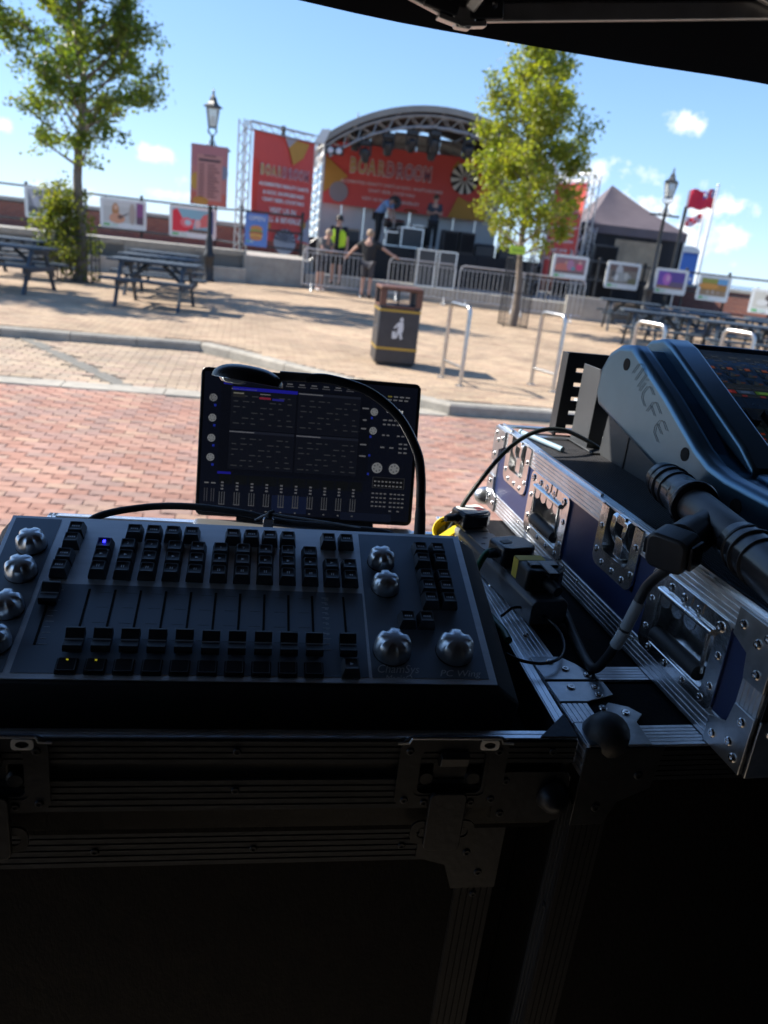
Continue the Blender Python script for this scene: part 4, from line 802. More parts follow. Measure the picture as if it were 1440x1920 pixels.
# ================================================================== LAMP POSTS
GLASS = mat('lantern glass', (.75, .78, .76), .25, 0, .05, 8, trans=.6)
def lamp(label, M, h, s=1.0):
    e = empty('lamp_post', M, label, 'lamp post', 'black lantern lamp posts')
    H_ = h - 1.05 * s
    prof = [(.16, 0), (.16, .06), (.13, .10), (.125, .55), (.15, .60), (.15, .68), (.105, .74), (.095, 1.0), (.075, 1.1), (.062, 1.15), (.055, H_ * .6), (.045, H_ - .3), (.06, H_ - .27), (.06, H_ - .22), (.04, H_ - .18), (.035, H_ - .02), (.06, H_)]
    MB().lathe(prof, 14).build('post', BLKPOST, e, True)
    b = MB().tube([(-.45, 0, H_ - .30), (.45, 0, H_ - .30)], .028, 8); [b.lathe([(.001, -.03), (.03, 0), (.001, .03)], 8, Matrix.Translation((x, 0, H_ - .30))) for x in (-.43, .43)]
    b.tube(spline([(-.25, 0, H_ - .30), (-.1, 0, H_ - .22), (-.05, 0, H_ - .12)], 4), .012, 6).tube(spline([(.25, 0, H_ - .30), (.1, 0, H_ - .22), (.05, 0, H_ - .12)], 4), .012, 6)
    b.build('ladder_bar', BLKPOST, e, True)
    z = H_
    fr = MB()
    for k in range(4): a = R(45 + 90 * k); fr.tube(spline([(.02 * math.cos(a), .02 * math.sin(a), z), (.13 * math.cos(a), .13 * math.sin(a), z + .07), (.12 * math.cos(a), .12 * math.sin(a), z + .18 * s)], 4), .012, 6)
    for k in range(4):
        a = R(45 + 90 * k); c, d = math.cos(a), math.sin(a); fr.tube([(.12 * s * c, .12 * s * d, z + .18 * s), (.20 * s * c, .20 * s * d, z + .62 * s)], .014, 6)
        b_ = R(135 + 90 * k)
        for r_, zz in ((.12 * s, z + .18 * s), (.20 * s, z + .62 * s)): fr.tube([(r_ * c, r_ * d, zz), (r_ * math.cos(b_), r_ * math.sin(b_), zz)], .013, 6)
    fr.build('lantern_frame', BLKPOST, e, True)
    g = MB()
    for k in range(4):
        a, b_ = R(45 + 90 * k), R(135 + 90 * k); lo, hi = .115 * s, .195 * s
        g.add([(lo * math.cos(a), lo * math.sin(a), z + .185 * s), (lo * math.cos(b_), lo * math.sin(b_), z + .185 * s), (hi * math.cos(b_), hi * math.sin(b_), z + .615 * s), (hi * math.cos(a), hi * math.sin(a), z + .615 * s)], [(0, 1, 2, 3)])
    for k in range(4): MB().add(g.v[4 * k:4 * k + 4], [(0, 1, 2, 3)]).build('pane', GLASS, e)
    MB().lathe([(.23 * s, z + .62 * s), (.23 * s, z + .645 * s), (.13 * s, z + .70 * s), (.085 * s, z + .78 * s), (.085 * s, z + .82 * s), (.04 * s, z + .88 * s), (.02, z + .95 * s), (.035, z + .98 * s), (.012, z + 1.01 * s), (.004, z + 1.05 * s)], 4, Matrix.Rotation(R(0), 4, 'Z')).build('lantern_roof', BLKPOST, e, True)
    MB().lathe([(.03, z + .2 * s), (.05, z + .3 * s), (.04, z + .42 * s), (.001, z + .46 * s)], 10).build('bulb', WHITE, e, True)
    return e
lamp('black lantern lamp post carrying a tall pink banner', at(-5.3, 20.68, PZ, 20), 4.55)
lamp('black lantern lamp post behind the right picnic tables', at(7.02, 23.55, 0.47, 10), 3.95, .92)
lb = empty('lamp_banner', at(-5.32, 20.57, 1.96, 12), 'tall pink and orange programme banner strapped to the left lamp post', 'banner')
MB().bb(-.45, .45, -.02, .02, 0, 1.40).build('board', mat('grey board edge', (.25, .2, .2), .6), lb, bev=.006)
p = Pic(.0015); p.rect(-.43, .02, .43, 1.38, (.50, .20, .19)); p.rect(-.43, .9, .43, 1.38, (.46, .19, .21)); p.rect(-.43, .02, .43, .3, (.52, .13, .10)); p.ell(-.33, .55, .12, .2, (.52, .30, .06)); p.ell(.36, .8, .10, .16, (.20, .22, .30)); p.rect(-.30, .12, .32, 1.18, (.52, .25, .23)); p.ell(-.2, .1, .2, .1, (.50, .24, .05))
p.rect(-.26, 1.02, .27, 1.08, (.10, .06, .07)); p.rect(-.14, 1.14, .16, 1.17, (.16, .08, .09))
for k in range(11): p.rect(-.25, .93 - k * .073, -.25 + .13, .955 - k * .073, (.16, .07, .08)); p.rect(-.04, .93 - k * .073, -.04 + .18 + .11 * ((k * 7) % 3) / 2, .955 - k * .073, (.16, .07, .08))
p.done('printed_programme', PRINT, lb, Matrix.Translation((0, -.0215, 0)) @ XZ)
for z in (.05, 1.35): MB().bb(-.46, .46, .02, .05, z - .015, z + .015).build('arm', BLKPOST, lb)

# ================================================================== TREES
BARK = mat('grey brown bark', (.17, .135, .105), .85, 0, .35, 8, .5, 30, stretch=(3, 3, .6))
LEAFM = leafmat('leaf', (1.9, 1.9, .6))
def tree(label, M, th, r0, zc0, prof, n_limb, n_leaf, cols, seed, lean=(0, 0), leaf=.085, name='tree', cat='tree'):
    rg = np.random.default_rng(seed)
    e = empty(name, M, label, cat, None)
    n = 14; P = [(lean[0] * (k / n) ** 1.5 + .04 * math.sin(k * 1.1), lean[1] * (k / n) ** 1.5 + .03 * math.cos(k * .9), th * k / n) for k in range(n + 1)]
    MB().tube(P, [r0 * (1 - .93 * (k / n)) * (1.25 if k == 0 else 1) + .004 for k in range(n + 1)], 10).build('trunk', BARK, e, True)
    lb = MB(); cen = []
    def trunk(z): k = min(n - 1e-6, z / th * n); i = int(k); return Vector(P[i]).lerp(Vector(P[i + 1]), k - i)
    for i in range(n_limb):
        t = (i + rg.random()) / n_limb; z = zc0 + (th - zc0) * t ** .92 * .97; az = i * 2.4 + rg.normal(0, .35)
        ln = prof(t) * rg.uniform(.74, 1.10); b = trunk(z); d = Vector((math.cos(az), math.sin(az), 0)); elv = rg.uniform(.55, 1.0) + .3 * t
        Q = [b + d * ln * s_ * math.cos(elv * (.55 + .45 * s_)) * 1.25 + Vector((0, 0, ln * s_ * math.sin(elv) * .85)) for s_ in (0, .35, .7, 1.0)]
        lb.tube(Q, [r0 * .30 * (1 - .5 * t), r0 * .2 * (1 - .5 * t), .012, .005], 5)
        for k in range(max(3, int(ln * 6))):
            s_ = rg.uniform(.22, 1.0); j = min(2, int(s_ * 3)); q0 = Q[j].lerp(Q[j + 1], s_ * 3 - j if s_ < 1 else 1)
            tw = Vector(rg.normal(0, 1, 3)) * .17 + d * .10 + Vector((0, 0, .13)); lb.tube([q0, q0 + tw], [.006, .003], 3); w_ = .6 + .4 * s_
            cen += [(q0 + tw * u, w_) for u in (.45, 1.0)]
    for k in range(10): z = zc0 + (th - zc0) * (.5 + .05 * k); cen.append((trunk(z) + Vector(rg.normal(0, .06, 3)), .6)); 
    o = lb.build('limbs', BARK, e, True)
    # leaves: small folded diamonds gathered round the twigs
    Cn = np.array([c[0] for c in cen]); wt = np.array([c[1] for c in cen]) * rg.uniform(.35, 1.5, len(cen)); wt /= wt.sum()
    idx = rg.choice(len(cen), n_leaf, p=wt); pos = Cn[idx] + rg.normal(0, 1, (n_leaf, 3)) * np.array([.085, .085, .075])
    d1 = rg.normal(0, 1, (n_leaf, 3)); d1[:, 2] -= .25; d1 /= np.linalg.norm(d1, axis=1)[:, None]
    d2 = np.cross(d1, rg.normal(0, 1, (n_leaf, 3))); d2 /= np.linalg.norm(d2, axis=1)[:, None]; nn = np.cross(d1, d2)
    sz = leaf * rg.uniform(.6, 1.25, n_leaf)[:, None]
    A = np.stack([pos, pos + d1 * sz * .5 + d2 * sz * .34 + nn * sz * .1, pos + d1 * sz, pos + d1 * sz * .5 - d2 * sz * .34 + nn * sz * .1], 1)
    me = bpy.data.meshes.new('crown'); me.from_pydata(A.reshape(-1, 3).tolist(), [], [f for k in range(n_leaf) for f in ((4 * k, 4 * k + 1, 4 * k + 2), (4 * k, 4 * k + 2, 4 * k + 3))]); me.materials.append(LEAFM)
    cc = np.array(cols); ct = rg.random(len(cen))[idx] * .6 + rg.random(n_leaf) * .4; ct *= len(cc) - 1; i0 = np.minimum(ct.astype(int), len(cc) - 2); f = (ct - i0)[:, None]
    col = np.ones((n_leaf, 4, 4)); col[:, :, :3] = (cc[i0] * (1 - f) + cc[i0 + 1] * f)[:, None, :]
    a = me.color_attributes.new('Col', 'FLOAT_COLOR', 'POINT'); a.data.foreach_set('color', col.ravel()); inst('crown', me, e)
    return e
GRN = [(.045, .085, .02), (.07, .12, .024), (.10, .15, .026), (.15, .18, .03), (.085, .125, .024), (.23, .19, .03)]
GRY_ = [(.11, .155, .025), (.16, .205, .03), (.21, .245, .036), (.27, .275, .042), (.14, .18, .028), (.30, .24, .04)]
def prof_l(t): return 2.05 * (1 - t) ** .55 * min(1, .50 + t * 2.2) + .1
def prof_r(t): return float(np.interp(t, [0, .15, .35, .6, .85, 1], [1.20, 1.40, 1.34, .98, .60, .32]))
LEAVES = 1
tL = tree('tall green leafed tree at the left with light trunk and leafy shoots at its foot', at(-6.88, 16.34, PZ), 6.9, .115, 2.12, prof_l, 58, 24000, GRN, 3, (.25, .1))
tR = tree('yellow green young tree in front of the stage right side', at(2.37, 17.46, PZ), 5.75, .085, 1.5, prof_r, 60, 21000, GRY_, 11, (-.30, 0), .085)
def prof_s(t): return .25 * (1 - t) ** .5 + .10
tree('bushy green shoots growing round the foot of the left tree', at(-7.0, 16.20, PZ), 1.6, .02, .15, prof_s, 34, 3600, [(.05, .085, .02), (.085, .12, .02), (.16, .17, .03), (.07, .10, .02), (.26, .22, .02)], 5, (-.25, 0), .085, 'shrub', 'shrub')
tree('tall green tree standing left of the picnic tables at the plaza edge', at(-11.6, 13.6, PZ), 6.9, .115, 2.1, prof_l, 40, 9000, GRN, 8, (.2, .1), .11)
def guard(label, M, h, s):
    e = empty('tree_guard', M, label, 'tree guard', 'tree guards')
    for x in (-s, s):
        for y in (-s, s): MB().tube([(x, y, 0), (x, y, h)], .012, 6).build('upright', BLKPOST, e)
    for z in (.03, h * .5, h): MB().tube([(-s, -s, z), (s, -s, z), (s, s, z), (-s, s, z), (-s, -s, z)], .010, 6).build('hoop', BLKPOST, e)
    for k in range(4):
        t = -s + 2 * s * (k + .5) / 4
        for P in (((t, -s), (t, -s)), ((t, s), (t, s)), ((-s, t), (-s, t)), ((s, t), (s, t))): MB().tube([(*P[0], .03), (*P[1], h)], .006, 5).build('bar', BLKPOST, e)
guard('black wire tree guard round the right tree trunk', at(2.37, 17.46, PZ, 8), 1.45, .26)
guard('low black wire tree guard round the left tree foot', at(-6.9, 16.34, PZ, 8), .9, .34)
e = empty('notice_tag', at(2.20, 17.16, 1.62, 10), 'small lime green notice fixed to the right tree guard', 'notice')
MB().bb(-.17, .17, -.01, .01, 0, .17).build('card', mat('lime card', (.42, .62, .04), .5), e); MB().bb(-.12, .12, -.013, -.0105, .06, .09).build('print', mat('green print', (.2, .35, .03), .5), e)
MB().bb(-.01, .01, .01, .03, -.2, .17).build('stake', BLKPOST, e)

# ================================================================== PICNIC TABLES
def picnic(label, x, y, rz, L_=1.45, z=PZ, grp='dark picnic tables on the plaza'):
    e = empty('picnic_table', at(x, y, z, rz), label, 'picnic table', grp)
    for i in range(5): MB().bb(-L_ / 2, L_ / 2, -.35 + i * .142, -.35 + i * .142 + .132, .70, .74).build('plank', TABLE, e, bev=.004)
    for s in (-1, 1):
        for k in (0, 1): y0 = s * .68 + (k - 1) * .135 + (.0 if s > 0 else .0) + .07; MB().bb(-L_ / 2, L_ / 2, y0 - .064, y0 + .064, .42, .46).build('plank', TABLE, e, bev=.004)
    for x_ in (-L_ / 2 + .22, L_ / 2 - .22):
        for s in (-1, 1):
            MB().prism([(s * .22, .70), (s * .30, .70), (s * .72, 0), (s * .63, 0)][::s], x_ - .022, x_ + .022, Matrix(((0, 0, 1, 0), (1, 0, 0, 0), (0, 1, 0, 0), (0, 0, 0, 1)))).build('leg', TABLE, e)
        MB().bb(x_ + .024, x_ + .062, -.74, .74, .34, .415).bb(x_ + .024, x_ + .062, -.33, .33, .615, .695).build('cross_rail', TABLE, e)
    for s in (-1, 1): MB().tube([(s * (L_ / 2 - .26), 0, .38), (s * .12, 0, .68)], .035, 4).build('brace', TABLE, e)
for x, y, r_, l in ((-4.28, 13.25, 5, 'nearest dark picnic table right of the left tree'), (-4.85, 15.25, 5, 'second dark picnic table back, right of the left tree'), (-5.35, 17.2, 6, 'third dark picnic table back, right of the left tree'),
                    (-6.85, 13.35, 4, 'nearest dark picnic table cut by the frame, left of the left tree'), (-8.1, 16.1, 4, 'farther dark picnic table left of the left tree'),
                    (5.55, 19.9, -8, 'dark picnic table standing alone below the terrace end wall'), (7.0, 19.2, -10, 'dark picnic table below the purple photo board'), (5.9, 17.2, -8, 'dark picnic table behind the third cycle stand'), (7.4, 16.9, -10, 'dark picnic table below the orange photo board'),
                    (8.6, 18.3, -10, 'dark picnic table beside the terrace edge, by the bird board'), (6.2, 14.6, -8, 'dark picnic table right behind the fourth cycle stand'), (7.9, 14.6, -8, 'dark picnic table at the frame edge above the mixing desk'), (4.9, 15.4, -8, 'dark picnic table between the third and fourth cycle stands')):
    picnic(l, x, y, r_)

# ================================================================== LITTER BIN AND CYCLE STANDS
b = empty('litter_bin', at(-0.12, 9.72, PZ, 9.5), 'square black litter bin with gold bands and a brown top on the plaza', 'bin')
BIN = mat('charcoal bin panel', (.035, .034, .036), .45, 0, .2, 8, .03, 60); GOLD = mat('gold band', (.42, .28, .05), .4, .5); BRN = mat('worn brown bin hood', (.115, .05, .03), .55, 0, .3, 14)
hw = .255
MB().bb(-hw, hw, -hw, hw, .03, .70).build('body', BIN, b, bev=.02); MB().bb(-hw + .03, hw - .03, -hw + .03, hw - .03, 0, .03).build('plinth', BLKP, b)
for sx in (-1, 1):
    for sy in (-1, 1): MB().bb(*sorted((sx * hw, sx * (hw - .075))), *sorted((sy * hw, sy * (hw - .075))), .70, .90).build('corner_post', BIN, b)
MB().bb(-hw - .008, hw + .008, -hw - .008, hw + .008, .90, .945).build('hood', BRN, b, bev=.015)
q = MB()
for sx in (-1, 1): q.bb(*sorted((sx * (hw + .004), sx * (hw - .03))), -hw + .08, hw - .08, .70, .725).bb(-hw + .08, hw - .08, *sorted((sx * (hw + .004), sx * (hw - .03))), .70, .725)
for sx in (-1, 1):
    for sy in (-1, 1): q.bb(*sorted((sx * (hw + .004), sx * (hw - .075))), *sorted((sy * (hw + .004), sy * (hw - .03))), .725, .90)
q.build('aperture_trim', BRN, b); MB().bb(-hw + .06, hw - .06, -hw + .06, hw - .06, .70, .72).bb(-.01, .01, -.01, .01, .72, .9).build('liner', BLKP, b)
for z in (.20, .655): MB().ring(rrect(hw * 2 + .012, hw * 2 + .012, .02, 2), rrect(hw * 2 - .004, hw * 2 - .004, .02, 2), z, z + .028).build('gold_band', GOLD, b)
p = Pic(.0008); Wp = (.62, .62, .60); p.ell(.03, .57, .022, .024, Wp); p.poly([(-.005, .54), (.05, .545), (.062, .46), (.045, .40), (.06, .34), (.03, .335), (.012, .41), (-.015, .34), (-.04, .345), (-.01, .43)], Wp); p.poly([(-.075, .42), (-.03, .43), (-.035, .34), (-.068, .335)], Wp); p.poly([(-.005, .54), (-.06, .47), (-.05, .455), (.0, .50)], Wp)
p.done('litter_symbol', PRINT, b, Matrix.Translation((0, -hw - .001, 0)) @ XZ)
MB().tube([(hw * -1 - .002, -.1, .45), (hw * -1 - .02, -.1, .45)], .02, 10).build('lock', CHROME, b)
def stand(label, p0, p1):
    a, c = Vector((*p0, 0)), Vector((*p1, 0)); d = c - a; w_ = d.length
    e = empty('cycle_stand', at(p0[0], p0[1], PZ, math.degrees(math.atan2(d.y, d.x))), label, 'cycle stand', 'stainless cycle stands along the plaza')
    r_ = .07; P = [(0, 0, 0), (0, 0, .86 - r_)] + [(r_ - r_ * math.cos(R(t)), 0, .86 - r_ + r_ * math.sin(R(t))) for t in (22, 45, 67, 90)] + [(w_ - r_ + r_ * math.sin(R(t)), 0, .86 - r_ + r_ * math.cos(R(t))) for t in (0, 22, 45, 67, 90)] + [(w_, 0, 0)]
    MB().tube(P, .0245, 12).build('hoop', STAIN, e, True); MB().tube([(0.02, 0, .20), (w_ - .02, 0, .20)], .016, 10).build('cross_bar', STAIN, e, True)
    for x in (0, w_): MB().lathe([(.06, 0), (.06, .006), (.03, .01)], 14, Matrix.Translation((x, 0, 0))).build('foot_flange', STAIN, e, True)
stand('stainless cycle stand nearest the litter bin', (.50, 9.06), (.69, 8.58)); stand('second stainless cycle stand, in front of the right tree', (1.60, 9.28), (1.80, 8.90))
stand('third stainless cycle stand, standing just behind the mixing desk', (2.82, 9.62), (3.05, 9.25)); stand('fourth stainless cycle stand, peeping over the mixing desk at the right', (4.02, 9.95), (4.26, 9.60))

# ================================================================== CANOPY OVER THE CONTROL POSITION
CF = at(-.2192, 1.28, 0, 14)
CANF = mat('black canopy cloth', (.017, .017, .022), .8, 0, .2, 4, .25, 9)
ALUF = mat('satin aluminium frame', (.55, .54, .53), .38, .85, .12, 20, .03, 100)
gz = empty('gazebo', CF @ Matrix.Translation((0, 0, 0)), 'black pop-up gazebo canopy with aluminium scissor frame overhead', 'gazebo')
X0, X1, Y0, Y1, EV = -1.22, 1.55, -3.0, 0.0, 2.05
q = MB()
for a, b_ in (((X0, Y1), (X1, Y1)), ((X1, Y1), (X1, Y0)), ((X1, Y0), (X0, Y0)), ((X0, Y0), (X0, Y1))):
    a, b_ = Vector((*a, EV)), Vector((*b_, EV)); A = Vector((.05, -1.5, 2.8)); q.add([a, b_, A], [(0, 1, 2)])
q.build('roof', CANF, gz)
for nm, P in (('front_valance', [((X0, Y1), (X1, Y1))]), ('side_valance', [((X0, Y0), (X0, Y1))])):
    for a, b_ in P:
        n = 40; a, b_ = Vector((*a, 0)), Vector((*b_, 0)); nr = Vector(((b_ - a).y, -(b_ - a).x, 0)).normalized(); vs = []
        for z in (1.82, 1.92, EV + .01):
            for k in range(n + 1): p_ = a.lerp(b_, k / n) + nr * .006 * math.sin(k * .9) * (z < 2.0); vs.append((p_.x, p_.y, z + (.004 * math.sin(k * .5) if z < 1.85 else 0)))
        MB().add(vs, [(r_ * (n + 1) + k, r_ * (n + 1) + k + 1, (r_ + 1) * (n + 1) + k + 1, (r_ + 1) * (n + 1) + k) for r_ in (0, 1) for k in range(n)]).build(nm, CANF, gz, smooth=True)
MB().bb(X0, X1, Y0 - .01, Y0, .02, EV).build('unseen_back_wall', CANF, gz); MB().bb(X1, X1 + .01, Y0, Y1 - .35, .02, EV).build('side_wall', CANF, gz); MB().bb(X0 - .01, X0, Y0, Y1 - 1.0, .02, EV).build('side_wall', CANF, gz)  # unseen walls, added and cut in length to darken the gear fronts
for x, y in ((X0 + .03, Y1 - .04), (X1 - .04, Y1 - .04), (X0 + .03, Y0 + .04), (X1 - .04, Y0 + .04)): MB().bb(x - .02, x + .02, y - .02, y + .02, .0, EV).build('leg', ALUF, gz, bev=.004)
def bar(name, p, q_, w_=.013, h=.026):
    p, q_ = Vector(p), Vector(q_); d = q_ - p
    M = basis(p, d, (0, 1, 0)); return MB().prism([(-w_ / 2, -h / 2), (w_ / 2, -h / 2), (w_ / 2, h / 2), (-w_ / 2, h / 2)], 0, d.length, M @ Matrix(((0, 0, 1, 0), (1, 0, 0, 0), (0, 1, 0, 0), (0, 0, 0, 1)))).build(name, ALUF, gz, bev=.003)
bar('scissor_bar', (0.2760, -0.0400, 1.8381), (0.8160, -0.0400, 1.9256)); bar('scissor_bar', (0.2200, -0.0400, 1.8368), (-0.2800, -0.0400, 1.9680))
bar('scissor_bar', (0.2576, -0.0464, 1.8400), (0.4000, -0.4400, 2.1400), .014, .017); bar('scissor_bar', (0.6960, -0.0600, 1.9368), (1.0400, -0.0600, 1.8640)); bar('scissor_bar', (-0.2800, -0.0600, 1.8600), (0.1600, -0.0720, 1.9960))
KS = Matrix.Translation((0, 0, 1.5)) @ Matrix.Scale(.80, 4) @ Matrix.Translation((0, 0, -1.5))
for s, lx in ((-1, .268), (1, .352)):
    k = MB().prism([(-.034, -.018), (.034, -.018), (.034, .03), (-.034, .03)], -.012, .012, Matrix.Translation((lx, -.052, 1.928)) @ Matrix.Rotation(R(-9 * s), 4, 'Y') @ Matrix(((1, 0, 0, 0), (0, 0, -1, 0), (0, 1, 0, 0), (0, 0, 0, 1)))).build('joint_bracket', BLK, gz, bev=.004)
    for d in (-.012, .014): MB().lathe([(.001, -.016), (.006, -.014), (.006, .014), (.001, .016)], 10, Matrix.Translation((lx + d, -.052, 1.935)) @ Matrix.Rotation(R(90), 4, 'X')).build('bolt', CHROME, gz, True)
    MB().bb(lx - .045 * (s > 0) - .005, lx + .045 * (s < 0) + .005 , -.064, -.040, 1.893 + .006, 1.902 + .006, Matrix.Translation((lx, -.052, 1.9)) @ Matrix.Rotation(R(-9 * s), 4, 'Y') @ Matrix.Translation((-lx, .052, -1.9))).build('bracket_plate', ALUF, gz, bev=.002)
MB().prism([(-.022, -.005), (-.014, -.022), (.014, -.022), (.024, -.005), (.02, .012), (-.02, .012)], -.011, .011, Matrix.Translation((.312, -.052, 1.912)) @ Matrix(((1, 0, 0, 0), (0, 0, -1, 0), (0, 1, 0, 0), (0, 0, 0, 1)))).build('hub', ALUF, gz, bev=.003)

for o in gz.children:
    if o.name.split('.')[0] in ('joint_bracket', 'bolt', 'bracket_plate', 'hub'): o.matrix_basis = KS @ o.matrix_basis

# ================================================================== CONTROL POSITION: CASES
RIV = MB().lathe([(.0046, 0), (.0044, .0010), (.0034, .0019), (.0019, .0019), (.0016, .0008), (.0001, .0007)], 12).mesh('rivet', CHROME, True)
RIVD = MB().lathe([(.0046, 0), (.0044, .0010), (.0034, .0019), (.0019, .0019), (.0016, .0008), (.0001, .0007)], 12).mesh('rivet', STEELB, True)
def rivet(parent, M, s=1.0, me=None): return inst('rivet', me or RIV, parent, M @ Matrix.Scale(s, 4))
def rib(name, L_, wd, M, parent, n=5, t=.003, m=None, dep=.0011):
    """ribbed aluminium extrusion: runs along local x, wd wide in y, face up +z"""
    P = [(0, 0)]; 
    for i in range(n): a = wd * i / n; u = wd / n; P += [(a + .08 * u, t), (a + .80 * u, t), (a + .84 * u, t - dep), (a + .98 * u, t - dep)]
    P += [(wd, 0)]
    return MB().prism(P, 0, L_, Matrix(((0, 0, 1, 0), (1, 0, 0, 0), (0, 1, 0, 0), (0, 0, 0, 1)))).build(name, m or ALUW, parent, M=M)
def face(o, u, v): return basis(o, u, v)
def ball_corner(parent, M, m=ALUD, r=.026):
    return MB().lathe([(r, -.012), (r, 0), (r * .96, .006), (r * .8, .014), (r * .5, .020), (.001, .023)], 18, M).build('ball_corner', m, parent, True)
def butterfly(parent, F, w_, h_, plate, strike=False, half=False, rv=None):
    """recessed butterfly latch on face frame F (x right, y up, z out), centred on the plate"""
    pl = MB().ring(rrect(w_, h_, .012, 4), rrect(w_ * .66, h_ * .66, .006, 4), .0005, .0022).build('latch', plate, parent, M=F)
    q = MB().ring(rrect(w_ * .66, h_ * .66, .006, 4), rrect(w_ * .60, h_ * .60, .006, 4), -.014, .0015); q.bb(-w_ * .32, w_ * .32, -h_ * .32, h_ * .32, -.0155, -.014); q.build('dish', plate, pl)
    MB().bb(-w_ * .17, w_ * .17, -h_ * .14, h_ * .30, -.012, -.003).build('keeper', plate, pl, bev=.002)
    MB().prism([(0, -.004), (.004, -.010), (.010, -.006), (.012, .004), (.006, .008)], -w_ * .13, w_ * .13, Matrix.Translation((0, h_ * .20, 0)) @ Matrix(((0, 0, 1, 0), (0, 1, 0, 0), (1, 0, 0, -.004), (0, 0, 0, 1)))).build('hook', plate, pl, bev=.0008)
    for s in (-1, 1): MB().lathe([(.009, -.012), (.009, -.004), (.006, -.001), (.001, -.001)], 14, Matrix.Translation((s * w_ * .22, -h_ * .12, 0))).build('butterfly', plate, pl, True)
    for x, y in ((-.41, -.38), (.41, -.38), (-.41, .30), (.41, .30), (0, -.42), (-.22, -.42), (.22, -.42)): rivet(pl, Matrix.Translation((x * w_, y * h_, .0022)), .8, rv)
    if strike:
        MB().prism(rrect(.034, .064, .006, 3, 0, -.052), .001, .006).build('strike_lever', plate, pl, bev=.001)
        MB().ring(rrect(.060, .026, .009, 3, 0, -.066), rrect(.048, .012, .005, 3, 0, -.066), .0005, .0025).build('strike_plate', plate, pl)
    return pl

# ---- left case: shallow tray that carries the lighting wing and the laptop
CA = at(.197, .586, 0, 10.2); W1, D1 = .580, .505
ca = empty('control_case', CA @ Matrix.Translation((0, 0, .99)), 'black flight case tray with aluminium rim under the lighting wing, butterfly latches in front', 'flight case')
B0 = .99
q = MB(); q.bb(-W1 + .006, -.006, .006, D1 - .006, 1.0 - B0, 1.040 - B0); q.bb(-W1 + .006, -.006, .006, .012, 1.04 - B0, 1.095 - B0).bb(-W1 + .006, -.006, D1 - .012, D1 - .006, 1.04 - B0, 1.095 - B0).bb(-W1 + .006, -W1 + .012, .012, D1 - .012, 1.04 - B0, 1.095 - B0).bb(-.012, -.006, .012, D1 - .012, 1.04 - B0, 1.095 - B0); q.build('shell', BLKP, ca)
MB().bb(-W1 + .014, -.014, .014, D1 - .014, 1.040 - B0, 1.056 - B0).build('foam_lining', FOAM, ca, bev=.004); MB().bb(-.50, -.02, .275, D1 - .016, 1.056 - B0, 1.088 - B0).build('foam_block', FOAM, ca, bev=.004)
zf = lambda z: z - 1.10 + 1.10 - B0
fx, ux = (1, 0, 0), (0, 0, 1)
# front, right, back and left rims (top tongue and ribbed faces)
for nm, L_, M in (('front', W1, Matrix.Translation((-W1, 0, 0))), ('right', D1, Matrix.Translation((0, 0, 0)) @ Matrix.Rotation(R(90), 4, 'Z')), ('back', W1, Matrix.Translation((0, D1, 0)) @ Matrix.Rotation(R(180), 4, 'Z')), ('left', D1, Matrix.Translation((-W1, D1, 0)) @ Matrix.Rotation(R(-90), 4, 'Z'))):
    F = M @ basis((0, 0, 1.1001 - B0), (1, 0, 0), (0, 1, 0)); rib('rim', L_, .012, F @ Matrix.Translation((0, 0.0, -.003)), ca, 2, m=ALU)
    fr = M @ basis((0, -.0005, 0), (1, 0, 0), (0, 0, 1))
    G = lambda z: M @ Matrix(((1, 0, 0, 0), (0, 0, -1, .001), (0, 1, 0, z - B0), (0, 0, 0, 1)))
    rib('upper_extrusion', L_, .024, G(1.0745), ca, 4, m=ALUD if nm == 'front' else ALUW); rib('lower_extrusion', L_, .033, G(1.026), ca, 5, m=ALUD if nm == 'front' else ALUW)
    MB().bb(0, L_, .004, .010, 1.059 - B0, 1.0745 - B0, M).build('tongue', BLKP, ca)
    MB().bb(0.01, L_ - .01, .006, .0125, .995 - B0, 1.026 - B0, M).build('case_side', WOODB, ca)
FF = lambda x, z, y=-.0042: Matrix(((1, 0, 0, x), (0, 0, -1, y), (0, 1, 0, z - B0), (0, 0, 0, 1)))
for x in (-.114, -.50):
    butterfly(ca, FF(x, 1.068), .098, .076, STEELB, True, rv=RIVD)
    MB().ring(rrect(.016, .009, .003, 3, .032, 0.028), circ(.0032, 16, .032, 0.028), -.0005, .0012).build('latch_eye', ALU, ca, M=FF(x, 1.072, -.0068)) if False else None
    o = MB(); o.ring(rrect(.017, .010, .003, 3), [(.0052 * math.cos(2 * math.pi * (k + .5) / 16), .0032 * math.sin(2 * math.pi * (k + .5) / 16)) for k in range(16)], 0, .0015); o.build('latch_eye', ALU, ca, M=FF(x + .030, 1.098, -.0065))
    MB().tube([FF(x - .052, 1.0985, -.006).translation, FF(x - .042, 1.0995, -.0065).translation, FF(x - .040, 1.104, -.0065).translation, FF(x + .040, 1.104, -.0065).translation, FF(x + .042, 1.0995, -.0065).translation, FF(x + .052, 1.0985, -.006).translation], .0012, 6).build('latch_lip', ALU, ca, True)
for x in (-.022, -.302, -.58): rivet(ca, FF(x, 1.088, -.0030), .8, RIVD); rivet(ca, FF(x, 1.048, -.003), .8, RIVD)
o = MB().prism(rrect(.070, .055, .010, 3, 0, 0), 0, .002).build('corner_plate', STEELB, ca, M=FF(-.036, 1.040, -.0032)); ball_corner(o, Matrix.Translation((.022, 0.0, -.004)), STEELB, .0165)
for dx, dz in ((-.026, .018), (-.026, -.018)): rivet(o, Matrix.Translation((dx, dz, .002)), .8, RIVD)
MB().prism([(-.035, 0), (0, 0), (0, .035)], 0, .002).build('corner_plate', ALUD, ca, M=Matrix.Translation((0, 0.0, 1.1002 - B0)))

